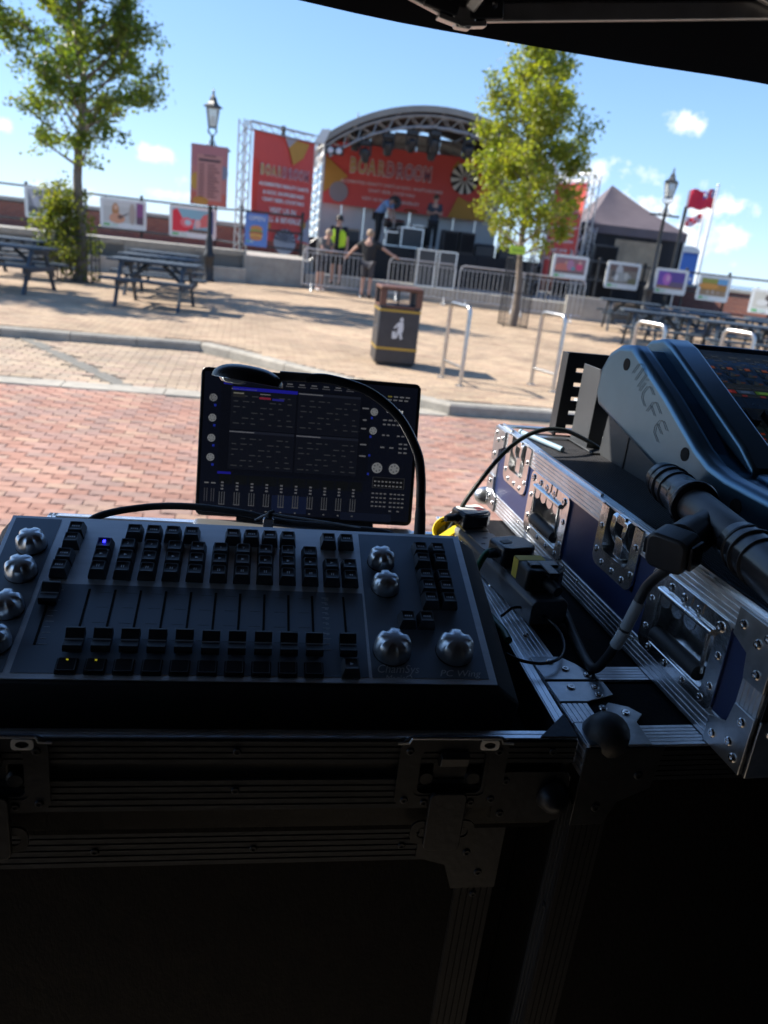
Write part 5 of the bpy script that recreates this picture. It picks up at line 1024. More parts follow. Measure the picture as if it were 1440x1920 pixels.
ALUX = mat('aluminium with deeper painted shade', (0.016, 0.018, 0.023), 0.6, 0.6, 0.3, 12, 0.08, 160)  # post aluminium darkened further, painting in the deep shade low down
# ---- trunk under the tray, down to the road
CL = CA @ Matrix.Translation((-.043, .018, 0)); lt = empty('transport_case', CL, 'dark transport case standing below the left flight case tray', 'flight case', 'dark cases carrying the desk')
W2, D2, T2 = .56, .54, .985
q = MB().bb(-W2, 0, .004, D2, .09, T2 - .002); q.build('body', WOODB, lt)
G = lambda x, z, r=0: Matrix(((1, 0, 0, x), (0, 0, -1, .0045), (0, 1, 0, z), (0, 0, 0, 1)))
rib('edge_extrusion', W2, .040, G(-W2, T2 - .040), lt, 6, m=ALUD); rib('edge_extrusion', W2, .040, G(-W2, .09), lt, 6, m=ALUD)
V = lambda x, y, z: Matrix(((0, 1, 0, x), (0, 0, -1, y), (-1, 0, 0, z), (0, 0, 0, 1)))
rib('edge_extrusion', T2 - .17, .040, Matrix(((0, -1, 0, 0.0), (0, 0, -1, .0048), (1, 0, 0, .13), (0, 0, 0, 1))), lt, 6, m=ALUX); rib('edge_extrusion', T2 - .17, .040, Matrix(((0, -1, 0, -W2 + .04), (0, 0, -1, .0048), (1, 0, 0, .13), (0, 0, 0, 1))), lt, 6, m=ALUD)
for x in (-.1, -.24, -.38, -.50): rivet(lt, G(x, T2 - .022) @ Matrix.Translation((0, 0, .003)), .85, RIVD)
for x in (-.02,):
    for z in (.9, .7, .5): rivet(lt, G(x, z) @ Matrix.Translation((0, 0, .003)), .8, RIVD)
o = MB().prism([(0, 0), (-.085, 0), (-.085, -.035), (-.055, -.045), (-.045, -.075), (0, -.075)], 0, .0015).build('corner_plate', STEELB, lt, M=G(0, T2 - .0) @ Matrix.Translation((0, 0, .0035)))
for x, z in ((-.06, -.018), (-.02, -.055), (-.035, -.03)): rivet(o, Matrix.Translation((x, z, .0015)), .9, RIVD)
CAST = MB().lathe([(.035, -.014), (.042, -.008), (.042, .008), (.035, .014)], 14, Matrix.Translation((0, 0, .042)) @ Matrix.Rotation(R(90), 4, 'Y')).bb(-.035, .035, -.03, .03, .085, .09).bb(-.022, -.018, -.02, .02, .04, .088).bb(.018, .022, -.02, .02, .04, .088).mesh('castor', BLKP)
for x in (-.07, -W2 + .07):
    for y in (.07, D2 - .07): inst('castor', CAST, lt, Matrix.Translation((x, y, 0)))

# ---- right trunk with lid seam, top at 1.10
CB = at(.205, .575, 0, 12); rtk = empty('transport_case', CB, 'big black transport case with ribbed aluminium edges under the blue mixer case', 'flight case', 'dark cases carrying the desk')
W3, D3, T3 = .95, .585, 1.10
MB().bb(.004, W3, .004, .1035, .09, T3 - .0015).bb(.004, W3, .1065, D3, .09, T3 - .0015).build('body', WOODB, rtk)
top = lambda x, y, rz=0: Matrix.Translation((x, y, T3 - .0015)) @ Matrix.Rotation(R(rz), 4, 'Z')
rib('edge_extrusion', W3 - .04, .030, top(.04, 0), rtk, 6, .0025); rib('edge_extrusion', W3 - .06, .026, top(.058, .1075), rtk, 5, .0025)
rib('edge_extrusion', D3 - .145, .028, top(.028, .145, 90), rtk, 5, .0025); rib('edge_extrusion', .03, .028, top(.028, .036, 90), rtk, 5, .0025)
GF = lambda x, z: Matrix(((1, 0, 0, x), (0, 0, -1, .0045), (0, 1, 0, z), (0, 0, 0, 1)))
rib('edge_extrusion', W3 - .04, .034, GF(.04, T3 - .040), rtk, 6, m=ALUD)
rib('edge_extrusion', T3 - .20, .036, Matrix(((0, -1, 0, .036), (0, 0, -1, .0048), (1, 0, 0, .13), (0, 0, 0, 1))), rtk, 6, m=ALUX)
rib('edge_extrusion', T3 - .20, .030, Matrix(((0, 0, -1, .0048), (0, 1, 0, 0.002), (1, 0, 0, .13), (0, 0, 0, 1))), rtk, 5, m=ALUD)
rib('edge_extrusion', D3, .034, Matrix(((0, 0, -1, .0045), (-1, 0, 0, D3), (0, 1, 0, T3 - .037), (0, 0, 0, 1))), rtk, 5)
def cplate(P, rv, M=None, m=STEELB, par=rtk, me=None):
    o = MB().prism(P, 0, .0022).build('corner_plate', m, par, M=M or top(0, 0) @ Matrix.Translation((0, 0, .0012)), bev=.0006)
    for x, y in rv: rivet(o, Matrix.Translation((x, y, .0022)), 1.0, me)
    return o
cplate([(.0, .107), (.060, .107), (.060, .118), (.052, .126), (.046, .138), (.034, .152), (.0, .152)], [(.018, .140), (.030, .126), (.050, .115)], m=ZINC)
cplate([(.0, .068), (.030, .068), (.046, .074), (.062, .080), (.062, .103), (.0, .103)], [(.022, .092), (.048, .092), (.046, .079)], m=ZINC)
cplate([(.0, .0), (.062, .0), (.064, .034), (.076, .046), (.068, .058), (.050, .066), (.036, .052), (.030, .034), (.0, .034)], [(.040, .056), (.060, .048)], m=ZINC)
ball_corner(rtk, Matrix.Translation((.024, .016, T3 + .0005)) @ Matrix.Rotation(R(35), 4, 'X'), BLKP, .0215)
cplate([(-.002, 0), (.075, 0), (.070, -.045), (.040, -.060), (.030, -.085), (-.002, -.085)], [(.055, -.03), (.02, -.065)], GF(0, T3 - .001) @ Matrix.Translation((0, 0, .0036)), me=RIVD)
for i in range(3): rivet(rtk, top(.013, .20 + .13 * i) @ Matrix.Translation((0, 0, .0025)), .9)
for z in (.9, .7, .5): rivet(rtk, Matrix(((0, 0, -1, .0015), (0, 1, 0, .016), (1, 0, 0, z), (0, 0, 0, 1))), .8, RIVD)
for x in (.08, W3 - .08):
    for y in (.08, D3 - .08): inst('castor', CAST, rtk, Matrix.Translation((x, y, 0)))

# ---- blue case that carries the mixing desk
MC = at(.334, .558, 1.1015, 13.1); mc = empty('mixer_case', MC, 'navy blue flight case base with silver edges, sprung handles and latches', 'flight case')
WM, SM, HM = .95, .707, .137
MB().bb(.022, WM, .003, SM - .003, .004, .128).build('carcass', BLKP, mc)
MB().bb(.012, WM - .012, .012, SM - .012, .128, .1295).build('tray_bed', BLKM, mc)
# ribbed rubber mat on the tray
q = MB()
for i in range(54): q.bb(.016 + i * .0042, .016 + i * .0042 + .0026, .015, .60, .1296, .1312)
o = q.build('ribbed_mat', BLKM, mc); o['kind'] = 'stuff'
SF_ = lambda s, z, d=0.0: Matrix(((0, 0, -1, -d), (-1, 0, 0, s), (0, 1, 0, z), (0, 0, 0, 1)))     # on the long face: x runs toward the camera, y up, z outward
for a, b_, z0, z1 in ((.026, .0555, .028, .113), (.189, .222, .028, .113), (.319, .4035, .028, .113), (.533, .551, .028, .113), (.647, .680, .028, .113), (.222, .319, .028, .066), (.551, .647, .028, .066), (.0555, .189, .10, .113)):
    MB().bb(.0, .02, a, b_, z0, z1).build('blue_panel', BLUE, mc)
rib('edge_extrusion', SM, .029, SF_(SM, .0, -.0015), mc, 5); 
for a, b_ in ((.0, .222), (.319, .551), (.647, SM)): rib('edge_extrusion', b_ - a, .027, SF_(b_, .112, -.0015), mc, 5)
for a, b_ in ((.0, SM),): rib('rim', b_ - a, .014, Matrix(((0, -1, 0, .014), (1, 0, 0, a), (0, 0, 1, HM - .0005), (0, 0, 0, 1))), mc, 3, .003, m=ALU)
for a, b_ in ((.34, .54), (.02, .215), (.655, .70)): MB().bb(.004, .008, a, b_, HM + .002, HM + .0055).build('rim_tongue', ALU, mc)
rib('edge_extrusion', .086, .028, Matrix(((0, 0, -1, .0012), (0, -1, 0, .0285), (-1, 0, 0, .1135), (0, 0, 0, 1))), mc, 5); rib('edge_extrusion', .086, .028, Matrix(((0, 0, -1, .0012), (0, -1, 0, SM), (-1, 0, 0, .1135), (0, 0, 0, 1))), mc, 5)
# near end, facing the camera
FE = lambda w_, z: Matrix(((1, 0, 0, w_), (0, 0, -1, .0), (0, 1, 0, z), (0, 0, 0, 1)))
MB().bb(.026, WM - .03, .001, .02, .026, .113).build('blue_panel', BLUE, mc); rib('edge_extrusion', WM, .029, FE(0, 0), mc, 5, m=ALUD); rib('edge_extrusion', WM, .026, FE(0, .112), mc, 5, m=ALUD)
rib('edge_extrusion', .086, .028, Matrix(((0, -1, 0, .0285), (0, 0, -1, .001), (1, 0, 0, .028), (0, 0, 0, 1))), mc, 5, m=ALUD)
rib('edge_extrusion', WM, .014, Matrix(((1, 0, 0, 0), (0, 1, 0, SM - .014), (0, 0, 1, HM - .0005), (0, 0, 0, 1))), mc, 3, m=ALU)
rib('edge_extrusion', WM - .3, .012, Matrix(((1, 0, 0, .02), (0, 1, 0, SM - .050), (0, 0, 1, .130), (0, 0, 0, 1))), mc, 2, m=ALU)
for sx, zz, sg in ((0.0, .0, 1), (0.0, HM, -1)):
    P = [(.001, 0), (-.052, 0), (-.052, sg * .026), (-.030, sg * .034), (-.026, sg * .056), (.001, sg * .056)]
    cplate(P, [(-.012, sg * .045), (-.020, sg * .020), (-.042, sg * .013), (-.010, sg * .010)], SF_(0, zz, .0022), ZINC, mc); P2 = [(-x, y) for x, y in P]
    cplate(P2, [(.012, sg * .045), (.042, sg * .013)], FE(0, zz) @ Matrix.Translation((0, 0, .0035)), ZINC, mc)
    P3 = [(-.001, 0), (.046, 0), (.046, sg * .026), (.028, sg * .034), (.026, sg * .056), (-.001, sg * .056)]
    cplate(P3, [(.012, sg * .045), (.020, sg * .020), (.038, sg * .013), (.009, sg * .010)], SF_(SM, zz, .0022), ZINC, mc)
ball_corner(mc, SF_(SM + .004, .012, .0), ZINC, .016)
def sprung_handle(s, z):
    F = SF_(s, z, .0); w_, h_ = .134, .091
    pl = MB().ring(rrect(w_, h_, .010, 4), rrect(.098, .060, .004, 4, 0, -.004), .0012, .0030).build('handle', CHROME, mc, M=F)
    q = MB().ring(rrect(.098, .060, .004, 4, 0, -.004), rrect(.094, .056, .004, 4, 0, -.004), -.015, .0022); q.build('dish_wall', CHROME, pl); MB().bb(-.047, .047, -.032, .024, -.0165, -.015).build('dish', CHROME, pl)
    MB().tube([(-.039, -.020, .001), (.039, -.020, .001)], .0085, 14).build('grip', BLKM, pl, True)
    for x in (-1, 1): MB().tube([(x * .041, .030, .004), (x * .0415, .010, .004), (x * .041, -.018, .002), (x * .036, -.020, .001)], .0022, 8).build('wire', CHROME, pl, True)
    MB().tube([(-.046, .027, .0045), (.046, .027, .0045)], .0034, 10).build('hinge', CHROME, pl, True)
    q = MB()
    for i in range(4): x = -.033 + i * .022; q.prism([(x - .010, .026), (x + .010, .026), (x + .0085, .016), (x + .003, .0125), (x - .003, .0125), (x - .0085, .016)], .003, .0048)
    q.build('hinge_tabs', CHROME, pl)
    for i, x in enumerate((-.056, -.030, -.006, .018, .052)): rivet(pl, Matrix.Translation((x, .036, .003)), 1.25 if i in (0, 2, 4) else 1.05)
    for x, y in ((-.058, .010), (.058, .010), (-.058, -.022), (.058, -.022), (-.045, -.040), (-.012, -.040), (.020, -.040), (.050, -.039)): rivet(pl, Matrix.Translation((x, y, .003)), .9)
    q = MB()
    for i in (1, 3): x = (-.030, 0, .018, .018)[i] if i == 1 else .018; q.prism([(x - .007, .046), (x + .007, .046), (x + .006, .034), (x, .030), (x - .006, .034)], .003, .0042)
    q.build('hinge_ears', CHROME, pl)
sprung_handle(.122, .070); sprung_handle(.468, .068)
def half_latch(s):
    F = SF_(s, .100, .0); w_ = .097
    out = [(-w_ / 2, .038), (-w_ / 2, -.022)] + [(-w_ / 2 + .014 - .014 * math.cos(R(t)), -.022 - .014 * math.sin(R(t))) for t in (25, 50, 75, 90)] + [(w_ / 2 - .014 + .014 * math.sin(R(t)), -.022 - .014 * math.cos(R(t))) for t in (0, 25, 50, 75)] + [(w_ / 2, -.022), (w_ / 2, .038)]
    iw = .031; inn = [(-iw, .038), (-iw, -.006)] + [(-iw + .008 - .008 * math.cos(R(t)), -.006 - .008 * math.sin(R(t))) for t in (25, 50, 75, 90)] + [(iw - .008 + .008 * math.sin(R(t)), -.006 - .008 * math.cos(R(t))) for t in (0, 25, 50, 75)] + [(iw, -.006), (iw, .038)]
    q = MB(); n = len(out)
    for z in (.0012, .0032):
        q.add([(x, y, z) for x, y in out] + [(x, y, z) for x, y in inn], [(i, i + 1, n + i + 1, n + i) for i in range(n - 1)])
    q.add([(x, y, z) for z in (.0012, .0032) for x, y in out], [(i, i + 1, n + i + 1, n + i) for i in range(n - 1)])
    q.add([(x, y, z) for z in (-.018, .0032) for x, y in inn], [(i, i + 1, n + i + 1, n + i) for i in range(n - 1)])
    pl = q.build('latch', CHROME, mc, M=F)
    MB().bb(-iw, iw, -.016, .038, -.0195, -.018).build('dish', STEELB, pl)
    q = MB(); P = [(.036, -.012), (.040, -.004), (.034, .004), (.018, .005), (.004, -.001), (-.008, -.011), (-.013, -.013), (-.013, -.017), (-.006, -.016), (.004, -.007), (.018, .0), (.030, -.001)]
    MP = Matrix(((0, 0, 1, .0), (1, 0, 0, 0), (0, 1, 0, 0), (0, 0, 0, 1)))
    for a, b_ in ((-.019, -.0085), (.0085, .017)): q.prism(P, a, b_, MP)
    q.bb(-.0085, .0085, .028, .0385, -.006, .0035).bb(-.0085, .0085, -.012, .012, -.013, .000); q.build('keeper', CHROME, pl, bev=.0008)
    for x, y in ((-.040, .012), (.040, .016), (-.041, -.018), (-.024, -.029), (.002, -.029), (.026, -.029), (.041, -.016)): rivet(pl, Matrix.Translation((x, y, .0032)), .9)
half_latch(.2705); half_latch(.599)
for s in (.03, .20, .345, .39, .52, .56, .66): rivet(mc, SF_(s, .021, .0005), .8)

# ================================================================== MIXING DESK
mx = empty('mixing_desk', MC @ Matrix.Translation((0, 0, .1315)), 'large midnight blue mixing desk with engraved grey blue end cheek', 'mixing desk')
Z0 = .1315
def prof(pts): return [(s, z - Z0) for s, z in pts]
PW = Matrix(((0, 0, 1, 0), (1, 0, 0, 0), (0, 1, 0, 0), (0, 0, 0, 1)))
cheek = prof([(.578, .206), (.592, .222), (.590, .262), (.572, .288), (.545, .302), (.508, .306), (.49, .298), (.40, .257), (.315, .213), (.285, .202), (.25, .197), (.17, .196), (.02, .194), (-.02, .188), (-.03, .172), (-.01, .156), (.12, .144), (.25, .146), (.39, .163)])
MB().prism(cheek, .100, .128, PW).build('end_cheek', MIXB, mx, bev=.009, seg=5)
shell = prof([(.585, .225), (.582, .262), (.565, .286), (.54, .297), (.508, .300), (.49, .292), (.40, .250), (.315, .206), (.285, .196), (.25, .191), (.17, .190), (.0, .186), (-.01, .170), (.12, .148), (.25, .150), (.39, .167)])
MB().prism(shell, .128, WM - .03, PW).build('shell', MIXD, mx)
lip = prof([(.575, .290), (.55, .311), (.515, .318), (.49, .311), (.40, .269), (.300, .222), (.272, .203), (.268, .190), (.40, .24), (.5, .285)])
MB().prism(lip, .148, .190, PW).build('raised_lip', MIXB, mx, bev=.010, seg=5)
hood = prof([(.58, .285), (.55, .309), (.53, .314), (.516, .300), (.50, .285)])
MB().prism(hood, .1901, WM - .03, PW).build('screen_hood', MIXD, mx, bev=.004)
MB().bb(.150, .46, .205, .268, .188 - Z0, .1985 - Z0).build('palm_step', MIXD, mx, bev=.006)
for s, z, r_ in ((.515, .278, .0085), (.334, .199, .0085), (.222, .171, .0095)): MB().lathe([(r_, 0), (r_, .0006), (.001, .0006)], 18, Matrix(((0, 0, -1, .0998), (-1, 0, 0, s), (0, 1, 0, z - Z0), (0, 0, 0, 1)))).build('screw_recess', mat('black hole', (.002, .002, .002), .9), mx)
# engraved double line lettering on the cheek: m i C F E
LT = Matrix(((0, 0, -1, .0999), (-1, 0, 0, .486), (0, 1, 0, .279 - Z0), (0, 0, 0, 1))) @ Matrix.Rotation(R(-36.5), 4, 'Z')
ENG = mat('engraved dark line', (.03, .045, .06), .6); hL = .0235
GL = [[[(0, 0), (0, .75), (.25, 1), (1.25, 1), (1.25, 0)], [(.62, 0), (.62, 1)]], [[(1.62, 0), (1.62, .72)], [(1.62, .86), (1.62, 1)]], [[(3.0, 1), (2.3, 1), (2.05, .75), (2.05, .25), (2.3, 0), (3.0, 0)]], [[(3.4, 0), (3.4, .75), (3.65, 1), (4.6, 1)], [(3.4, .5), (4.3, .5)]], [[(6.0, 1), (5.2, 1), (4.95, .75), (4.95, .25), (5.2, 0), (6.0, 0)], [(4.95, .5), (5.8, .5)]]]
for g_ in GL:
    q = MB()
    for ln in g_:
        for o_ in (-.075, .075): q.tube([((x * .86 + o_) * hL, (y + o_ * .8) * hL - hL * .5, .00015) for x, y in ln], .00026, 4)
    q.build('engraved_letter', ENG, mx, M=LT)
SFM = Matrix.Translation((0, .51, .3005 - Z0)) @ Matrix(((1, 0, 0, 0), (0, .9078, -.4194, 0), (0, .4194, .9078, 0), (0, 0, 0, 1)))
SCR = mat('desk screen print', (1, 1, 1), .22, attr='Col', emit=((1, 1, 1), .05)); p = Pic(.00025)
p.rect(.190, -.235, WM - .05, .018, (.010, .014, .018), 1); p.rect(.193, -.098, WM - .06, .004, (.028, .036, .042), 2)
for i in range(26):
    x = .1925 + i * .0281; hue = [(.36, .03, .02), (.05, .09, .16), (.10, .22, .03), (.10, .22, .03), (.04, .10, .26), (.30, .10, .02)][i % 6]
    for k in range(5): p.rect(x + .002 + (k % 2) * .011, -.003 - k * .0055, x + .010 + ((k * 5 + i) % 3) * .003 + (k % 2) * .006, -.0005 - k * .0055, (.10, .11, .115), 3)
    p.rect(x + .002, -.0345, x + .0255, -.0275, (.022, .028, .034), 3); p.rect(x + .013, -.0335, x + .0215, -.0275, (.42, .10, .03), 4); p.rect(x + .004, -.033, x + .009, -.029, (.12, .13, .12), 4)
    for yy in (-.050, -.068):
        p.mb.add([(x + .001, yy + .012, .0008), (x + .014, yy + .012, .0008), (x + .0075, yy, .0008)], [(0, 1, 2)], 0, (.006, .012, .02)); p.mb.add([(x + .009, yy, .0008), (x + .022, yy, .0008), (x + .0155, yy + .012, .0008)], [(0, 1, 2)], 0, (.05, .06, .06)); p.rect(x + .018, yy + .002, x + .025, yy + .005, (.16, .06, .03), 5)
    p.rect(x + .001, -.0795, x + .0265, -.0760, (.05, .055, .06), 3); p.rect(x + .001, -.0905, x + .0265, -.0830, hue, 4); p.rect(x + .006, -.089, x + .020, -.0845, tuple(min(1, c * 1.8 + .03) for c in hue), 5); p.rect(x + .004, -.097, x + .012, -.093, (.28, .04, .04), 4)
    p.rect(x - .0002, -.158, x + .0004, -.100, (.045, .05, .052), 3); p.rect(x + .0012, -.228, x + .0262, -.163, (.020, .034, .040), 3)
    for k in range(6): p.rect(x + .004 + (k * 3 + i) % 4 * .004, -.169 - k * .010, x + .010 + (k * 3 + i) % 4 * .004, -.165 - k * .010, (.34, .05, .02) if (k + i) % 3 else (.12, .13, .13), 4)
p.done('control_surface', SCR, mx, SFM)
CHN = MB().bb(-.0065, .0065, -.011, .011, .0, .009).mesh('fader_cap', BLKG)
for i in range(22): inst('fader_cap', CHN, mx, SFM @ Matrix.Translation((.2065 + i * .0281, -.150 + (i % 5 == 3) * .02, .001)))
MB().bb(.1895, .1905, -.232, .018, .0, .003).bb(.1895, WM - .06, -.234, -.2325, .0, .003).build('surface_trim', ALU, mx, M=SFM)
# base under the cheek
MB().prism(prof([(.575, .1316), (.568, .205), (.50, .205), (.39, .163), (.25, .146), (.16, .142), (.15, .1316)]), .118, WM - .06, PW).build('base', GREYM, mx)
MB().prism(prof([(.5, .1318), (.5, .2035), (.496, .2035), (.496, .1318)]), .1165, .119, PW).build('base_seam', BLK, mx)

# ---- cable compartment: slotted black panel and a folded bracket at the back
sp = empty('slotted_panel', MC @ Matrix.Translation((0, .715, .129)), 'black slotted rack panel standing at the back of the mixing desk case', 'panel')
q = MB(); q.bb(.095, .122, -.003, .003, 0, .137); q.bb(.145, .30, -.003, .003, 0, .137)
zs = [.012, .036, .060, .084, .108]; prev = 0
for z in zs: q.bb(.122, .145, -.003, .003, prev, z - .0035); prev = z + .0035
q.bb(.122, .145, -.003, .003, prev, .137); q.bb(.095, .098, -.02, -.003, 0, .137).build('panel', BLKP, sp)
for z in (.128, .01): rivet(sp, Matrix.Translation((.103, -.003, z)) @ Matrix.Rotation(R(90), 4, 'X'), .7, RIVD)
sb = empty('folded_bracket', MC @ Matrix.Translation((0, .60, .1316)), 'dark grey folded metal bracket between slotted panel and mixing desk', 'bracket')
MB().bb(.108, .132, -.002, .0, 0, .125).bb(.108, .110, -.002, .06, 0, .125).bb(.104, .150, -.03, .06, 0, .003).build('bracket', GREYM, sb, bev=.001)
rivet(sb, Matrix.Translation((.120, -.002, .10)) @ Matrix.Rotation(R(90), 4, 'X'), .6, RIVD)
setp(MB().tube(spline([(.240, .60, .136), (.20, .64, .140), (.17, .66, .137), (.15, .69, .150), (.135, .70, .175), (.14, .73, .185)]), .0032, 8).build('signal_cable', mat('white cable jacket', (.6, .6, .58), .5), None, True, M=MC), 'white cable coming through the slotted panel', 'cable')
setp(MB().tube([(.028, .668, .1360), (.056, .572, .1360)], .0042, 12).tube([(.0275, .6705, .1360), (.0265, .674, .1360)], .0050, 12).build('marker_pen', mat('pale blue pen body', (.30, .42, .50), .4), None, True, M=MC), 'thin pale blue pen lying on the ribbed mat', 'pen')

# ================================================================== POWER: SPLITTER, STRIP, PLUGS, CABLES
ts = empty('power_splitter', MC, 'black T shaped inline power connector lying on the edge of the blue case', 'connector')
A0, A1 = Vector((.066, .318, .172)), Vector((.004, -.01, .172)); ax = (A1 - A0).normalized()
AF = basis(A0, (0, 0, 1), ax.cross(Vector((0, 0, 1)))); AF = Matrix.Translation(A0) @ ax.to_track_quat('Z', 'X').to_matrix().to_4x4()
def coupler(z0, L_, r, flip=False):
    f = -1 if flip else 1; zz = lambda z: z0 + f * z
    o = MB().lathe([(r * .80, zz(0)), (r * .88, zz(.002)), (r * .90, zz(.014)), (r * .97, zz(.015)), (r * .97, zz(.018)), (r * .93, zz(.019)), (r * .95, zz(L_ - .022)), (r, zz(L_ - .021)), (r * 1.02, zz(L_ - .012)), (r * 1.0, zz(L_ - .006)), (r * .86, zz(L_ - .004)), (r * .8, zz(L_))], 40, AF, fr=lambda th, i: 1.0 + (.03 if (3 < i < 7 and math.cos(5 * th) > .72) else 0)).build('coupler', BLKG, ts, True)
    MB().lathe([(r * .95, zz(.0165) - .0006), (r * .985, zz(.0165)), (r * .95, zz(.0165) + .0006)], 32, AF).lathe([(r * .94, zz(.030)), (r * 1.03, zz(.031)), (r * 1.03, zz(.033)), (r * .94, zz(.034))], 32, AF).lathe([(r * .94, zz(.050)), (r * 1.02, zz(.051)), (r * 1.02, zz(.052)), (r * .94, zz(.053))], 32, AF).build('seal_ring', BLK, o, True); return o
coupler(.0, .096, .0230); MB().lathe([(.0255, .095), (.027, .097), (.027, .101), (.0255, .103)], 28, AF).build('collar', BLKG, ts, True)
MB().lathe([(.0185, .09), (.0195, .10), (.0195, .215), (.0185, .22)], 28, AF).build('body', BLK, ts, True)
coupler(.206, .15, .0240)
B0_, B1_ = A0 + ax * .150, Vector((-.030, .128, .158)); MB().tube([B0_, B0_.lerp(B1_, .45), B0_.lerp(B1_, .46), B0_.lerp(B1_, .80)], [.0165, .0165, .0195, .0195], 20).build('side_branch', BLK, ts, True)
BX = Matrix.Translation(B1_) @ (B1_ - B0_).to_track_quat('Z', 'X').to_matrix().to_4x4()
o = MB().prism(rrect(.036, .040, .009, 3), -.014, .016).build('plug_body', BLK, ts, bev=.003, M=BX); MB().bb(-.012, .012, -.024, -.020, -.012, .010).build('latch_tab', BLKG, o, bev=.001); MB().bb(-.008, .008, .020, .024, -.012, .012).build('latch_tab', BLKG, o, bev=.001)
def cable(label, pts, r, m, n=8, name='cable', M=None, seg=10):
    o = MB().tube(spline(pts, n), r, seg).build(name, m, None, True); 
    return setp(o, label, 'cable')
GRC = mat('dark grey cable jacket', (.035, .036, .038), .45, 0, .15, 60); TAPE = mat('white cloth tape', (.52, .54, .55), .6, 0, .08, 60)
mw = lambda v: MC @ Vector(v)
pe = mw((-.034, .122, .140)); P3 = [(.222, .862, 1.118), (.229, .835, 1.110), (.231, .775, 1.1065), (.233, .725, 1.106), (.237, .702, 1.108), (.2455, .699, 1.122), (.252, .692, 1.150), (.258, .690, 1.178), (.2655, .6895, 1.212), tuple(pe)]
c3 = cable('thick dark cable with white tape, looping from the power strip up to the black connector', P3, .0052, GRC)
cs_ = spline(P3[5:9], 10); MB().tube(cs_[7:15], .0062, 12).build('tape_wrap', TAPE, c3, True); MB().tube(cs_[15:26], .0060, 12).build('tape_wrap', mat('grey cloth tape', (.36, .38, .40), .6), c3, True)
PS = Matrix.Translation((.163, .925, 1.1015)) @ Matrix.Rotation(R(19.5), 4, 'Z')
pw = empty('power_strip', PS, 'dark grey four way power strip lying between the two cases', 'power strip')
STR = mat('slate plastic', (.10, .108, .12), .38, 0, .12, 50)
MB().prism([(-.024, 0), (.024, 0), (.024, .026), (.018, .032), (-.018, .032), (-.024, .026)], -.128, .15, Matrix(((1, 0, 0, 0), (0, 0, 1, 0), (0, 1, 0, 0), (0, 0, 0, 1)))).build('body', STR, pw, bev=.002)
for i in range(4):
    y = .115 - i * .066; so_ = MB().prism(rrect(.038, .058, .004, 2, 0, y), .0321, .0335).build('socket', STR, pw)
    MB().bb(-.0035, .0035, y + .010, y + .0125, .0336, .0338).bb(-.0145, -.0085, y - .010, y - .007, .0336, .0338).bb(.0085, .0145, y - .010, y - .007, .0336, .0338).build('pin_hole', mat('black hole', (.002, .002, .002), .9), so_)
rivet(pw, Matrix(((0, 0, -1, -.0245), (1, 0, 0, .08), (0, 1, 0, .018), (0, 0, 0, 1))), .8)
def plug(label, y, yaw, m, L_=.05, wd=.044, h=.022, cap=None):
    e = empty('mains_plug', PS @ Matrix.Translation((0, y, .0342)) @ Matrix.Rotation(R(yaw), 4, 'Z'), label, 'plug', 'plugs in the power strip')
    MB().prism([(-L_ / 2, -wd * .38), (-L_ / 2 + .010, -wd / 2), (L_ / 2 - .012, -wd / 2), (L_ / 2, -wd * .28), (L_ / 2, wd * .28), (L_ / 2 - .012, wd / 2), (-L_ / 2 + .010, wd / 2), (-L_ / 2, wd * .38)], 0, h).build('body', m, e, bev=.004, seg=3)
    if cap: cap(e, L_, wd, h)
    return e
def cap1(e, L_, wd, h): MB().prism(rrect(.040, .032, .004, 2), h + .0004, h + .0012).build('paper_label', mat('white paper label', (.70, .69, .66), .7), e); MB().bb(.004, .016, -.008, .006, h + .0013, h + .0015).build('stamp', mat('red stamp', (.4, .1, .1), .7), e); MB().lathe([(.007, .02), (.0055, .025), (.0065, .027), (.005, .031), (.006, .033), (.0045, .045)], 12, Matrix.Translation((0, 0, h * .55)) @ Matrix.Rotation(R(-90), 4, 'Y')).build('strain_relief', BLKM, e, True)
plug('black mains plug with white label, far end of the power strip', .112, 12, BLKG, cap=cap1)
def cap2(e, L_, wd, h): MB().prism(rrect(.014, .010, .002, 2, -.010, .002), h + .0003, h + .0008).build('mould_mark', GREYM, e); MB().lathe([(.006, .02), (.0055, .03), (.005, .036)], 12, Matrix.Translation((0, 0, h * .45)) @ Matrix.Rotation(R(-90), 4, 'Y')).build('strain_relief', BLKM, e, True)
plug('rounded black mains plug with green cable, middle of the power strip', -.018, 8, BLKG, .052, .046, .026, cap2)
def cap3(e, L_, wd, h):
    MB().bb(-.0245, .010, .008, .0225, h + .0002, h + .0006).build('yellow_label', mat('yellow paper', (.55, .42, .05), .6), e); MB().bb(-.0254, -.0250, .008, .022, .004, h).build('yellow_label', mat('yellow paper', (.55, .42, .05), .6), e)
    MB().bb(-.018, .018, -.012, .002, h + .0004, h + .003).bb(-.006, .006, -.038, .0, h - .004, h + .004).build('clip', BLKG, e, bev=.001)
    MB().tube([(0, -.024, h * .5), (0.004, -.045, h * .42)], [.008, .0062], 12).build('strain_relief', BLKM, e, True)
plug('square black mains adaptor with yellow label, near end of the power strip', -.090, -4, BLKP, .050, .050, .028, cap3)
GRNC = mat('dark green cable jacket', (.01, .09, .04), .45)
cable('short green and black cable running from the middle plug behind the wing', [(.150, .905, 1.147), (.135, .893, 1.148), (.122, .872, 1.130), (.118, .85, 1.108), (.135, .80, 1.108), (.147, .76, 1.110), (.150, .735, 1.112)], .0045, GRNC)
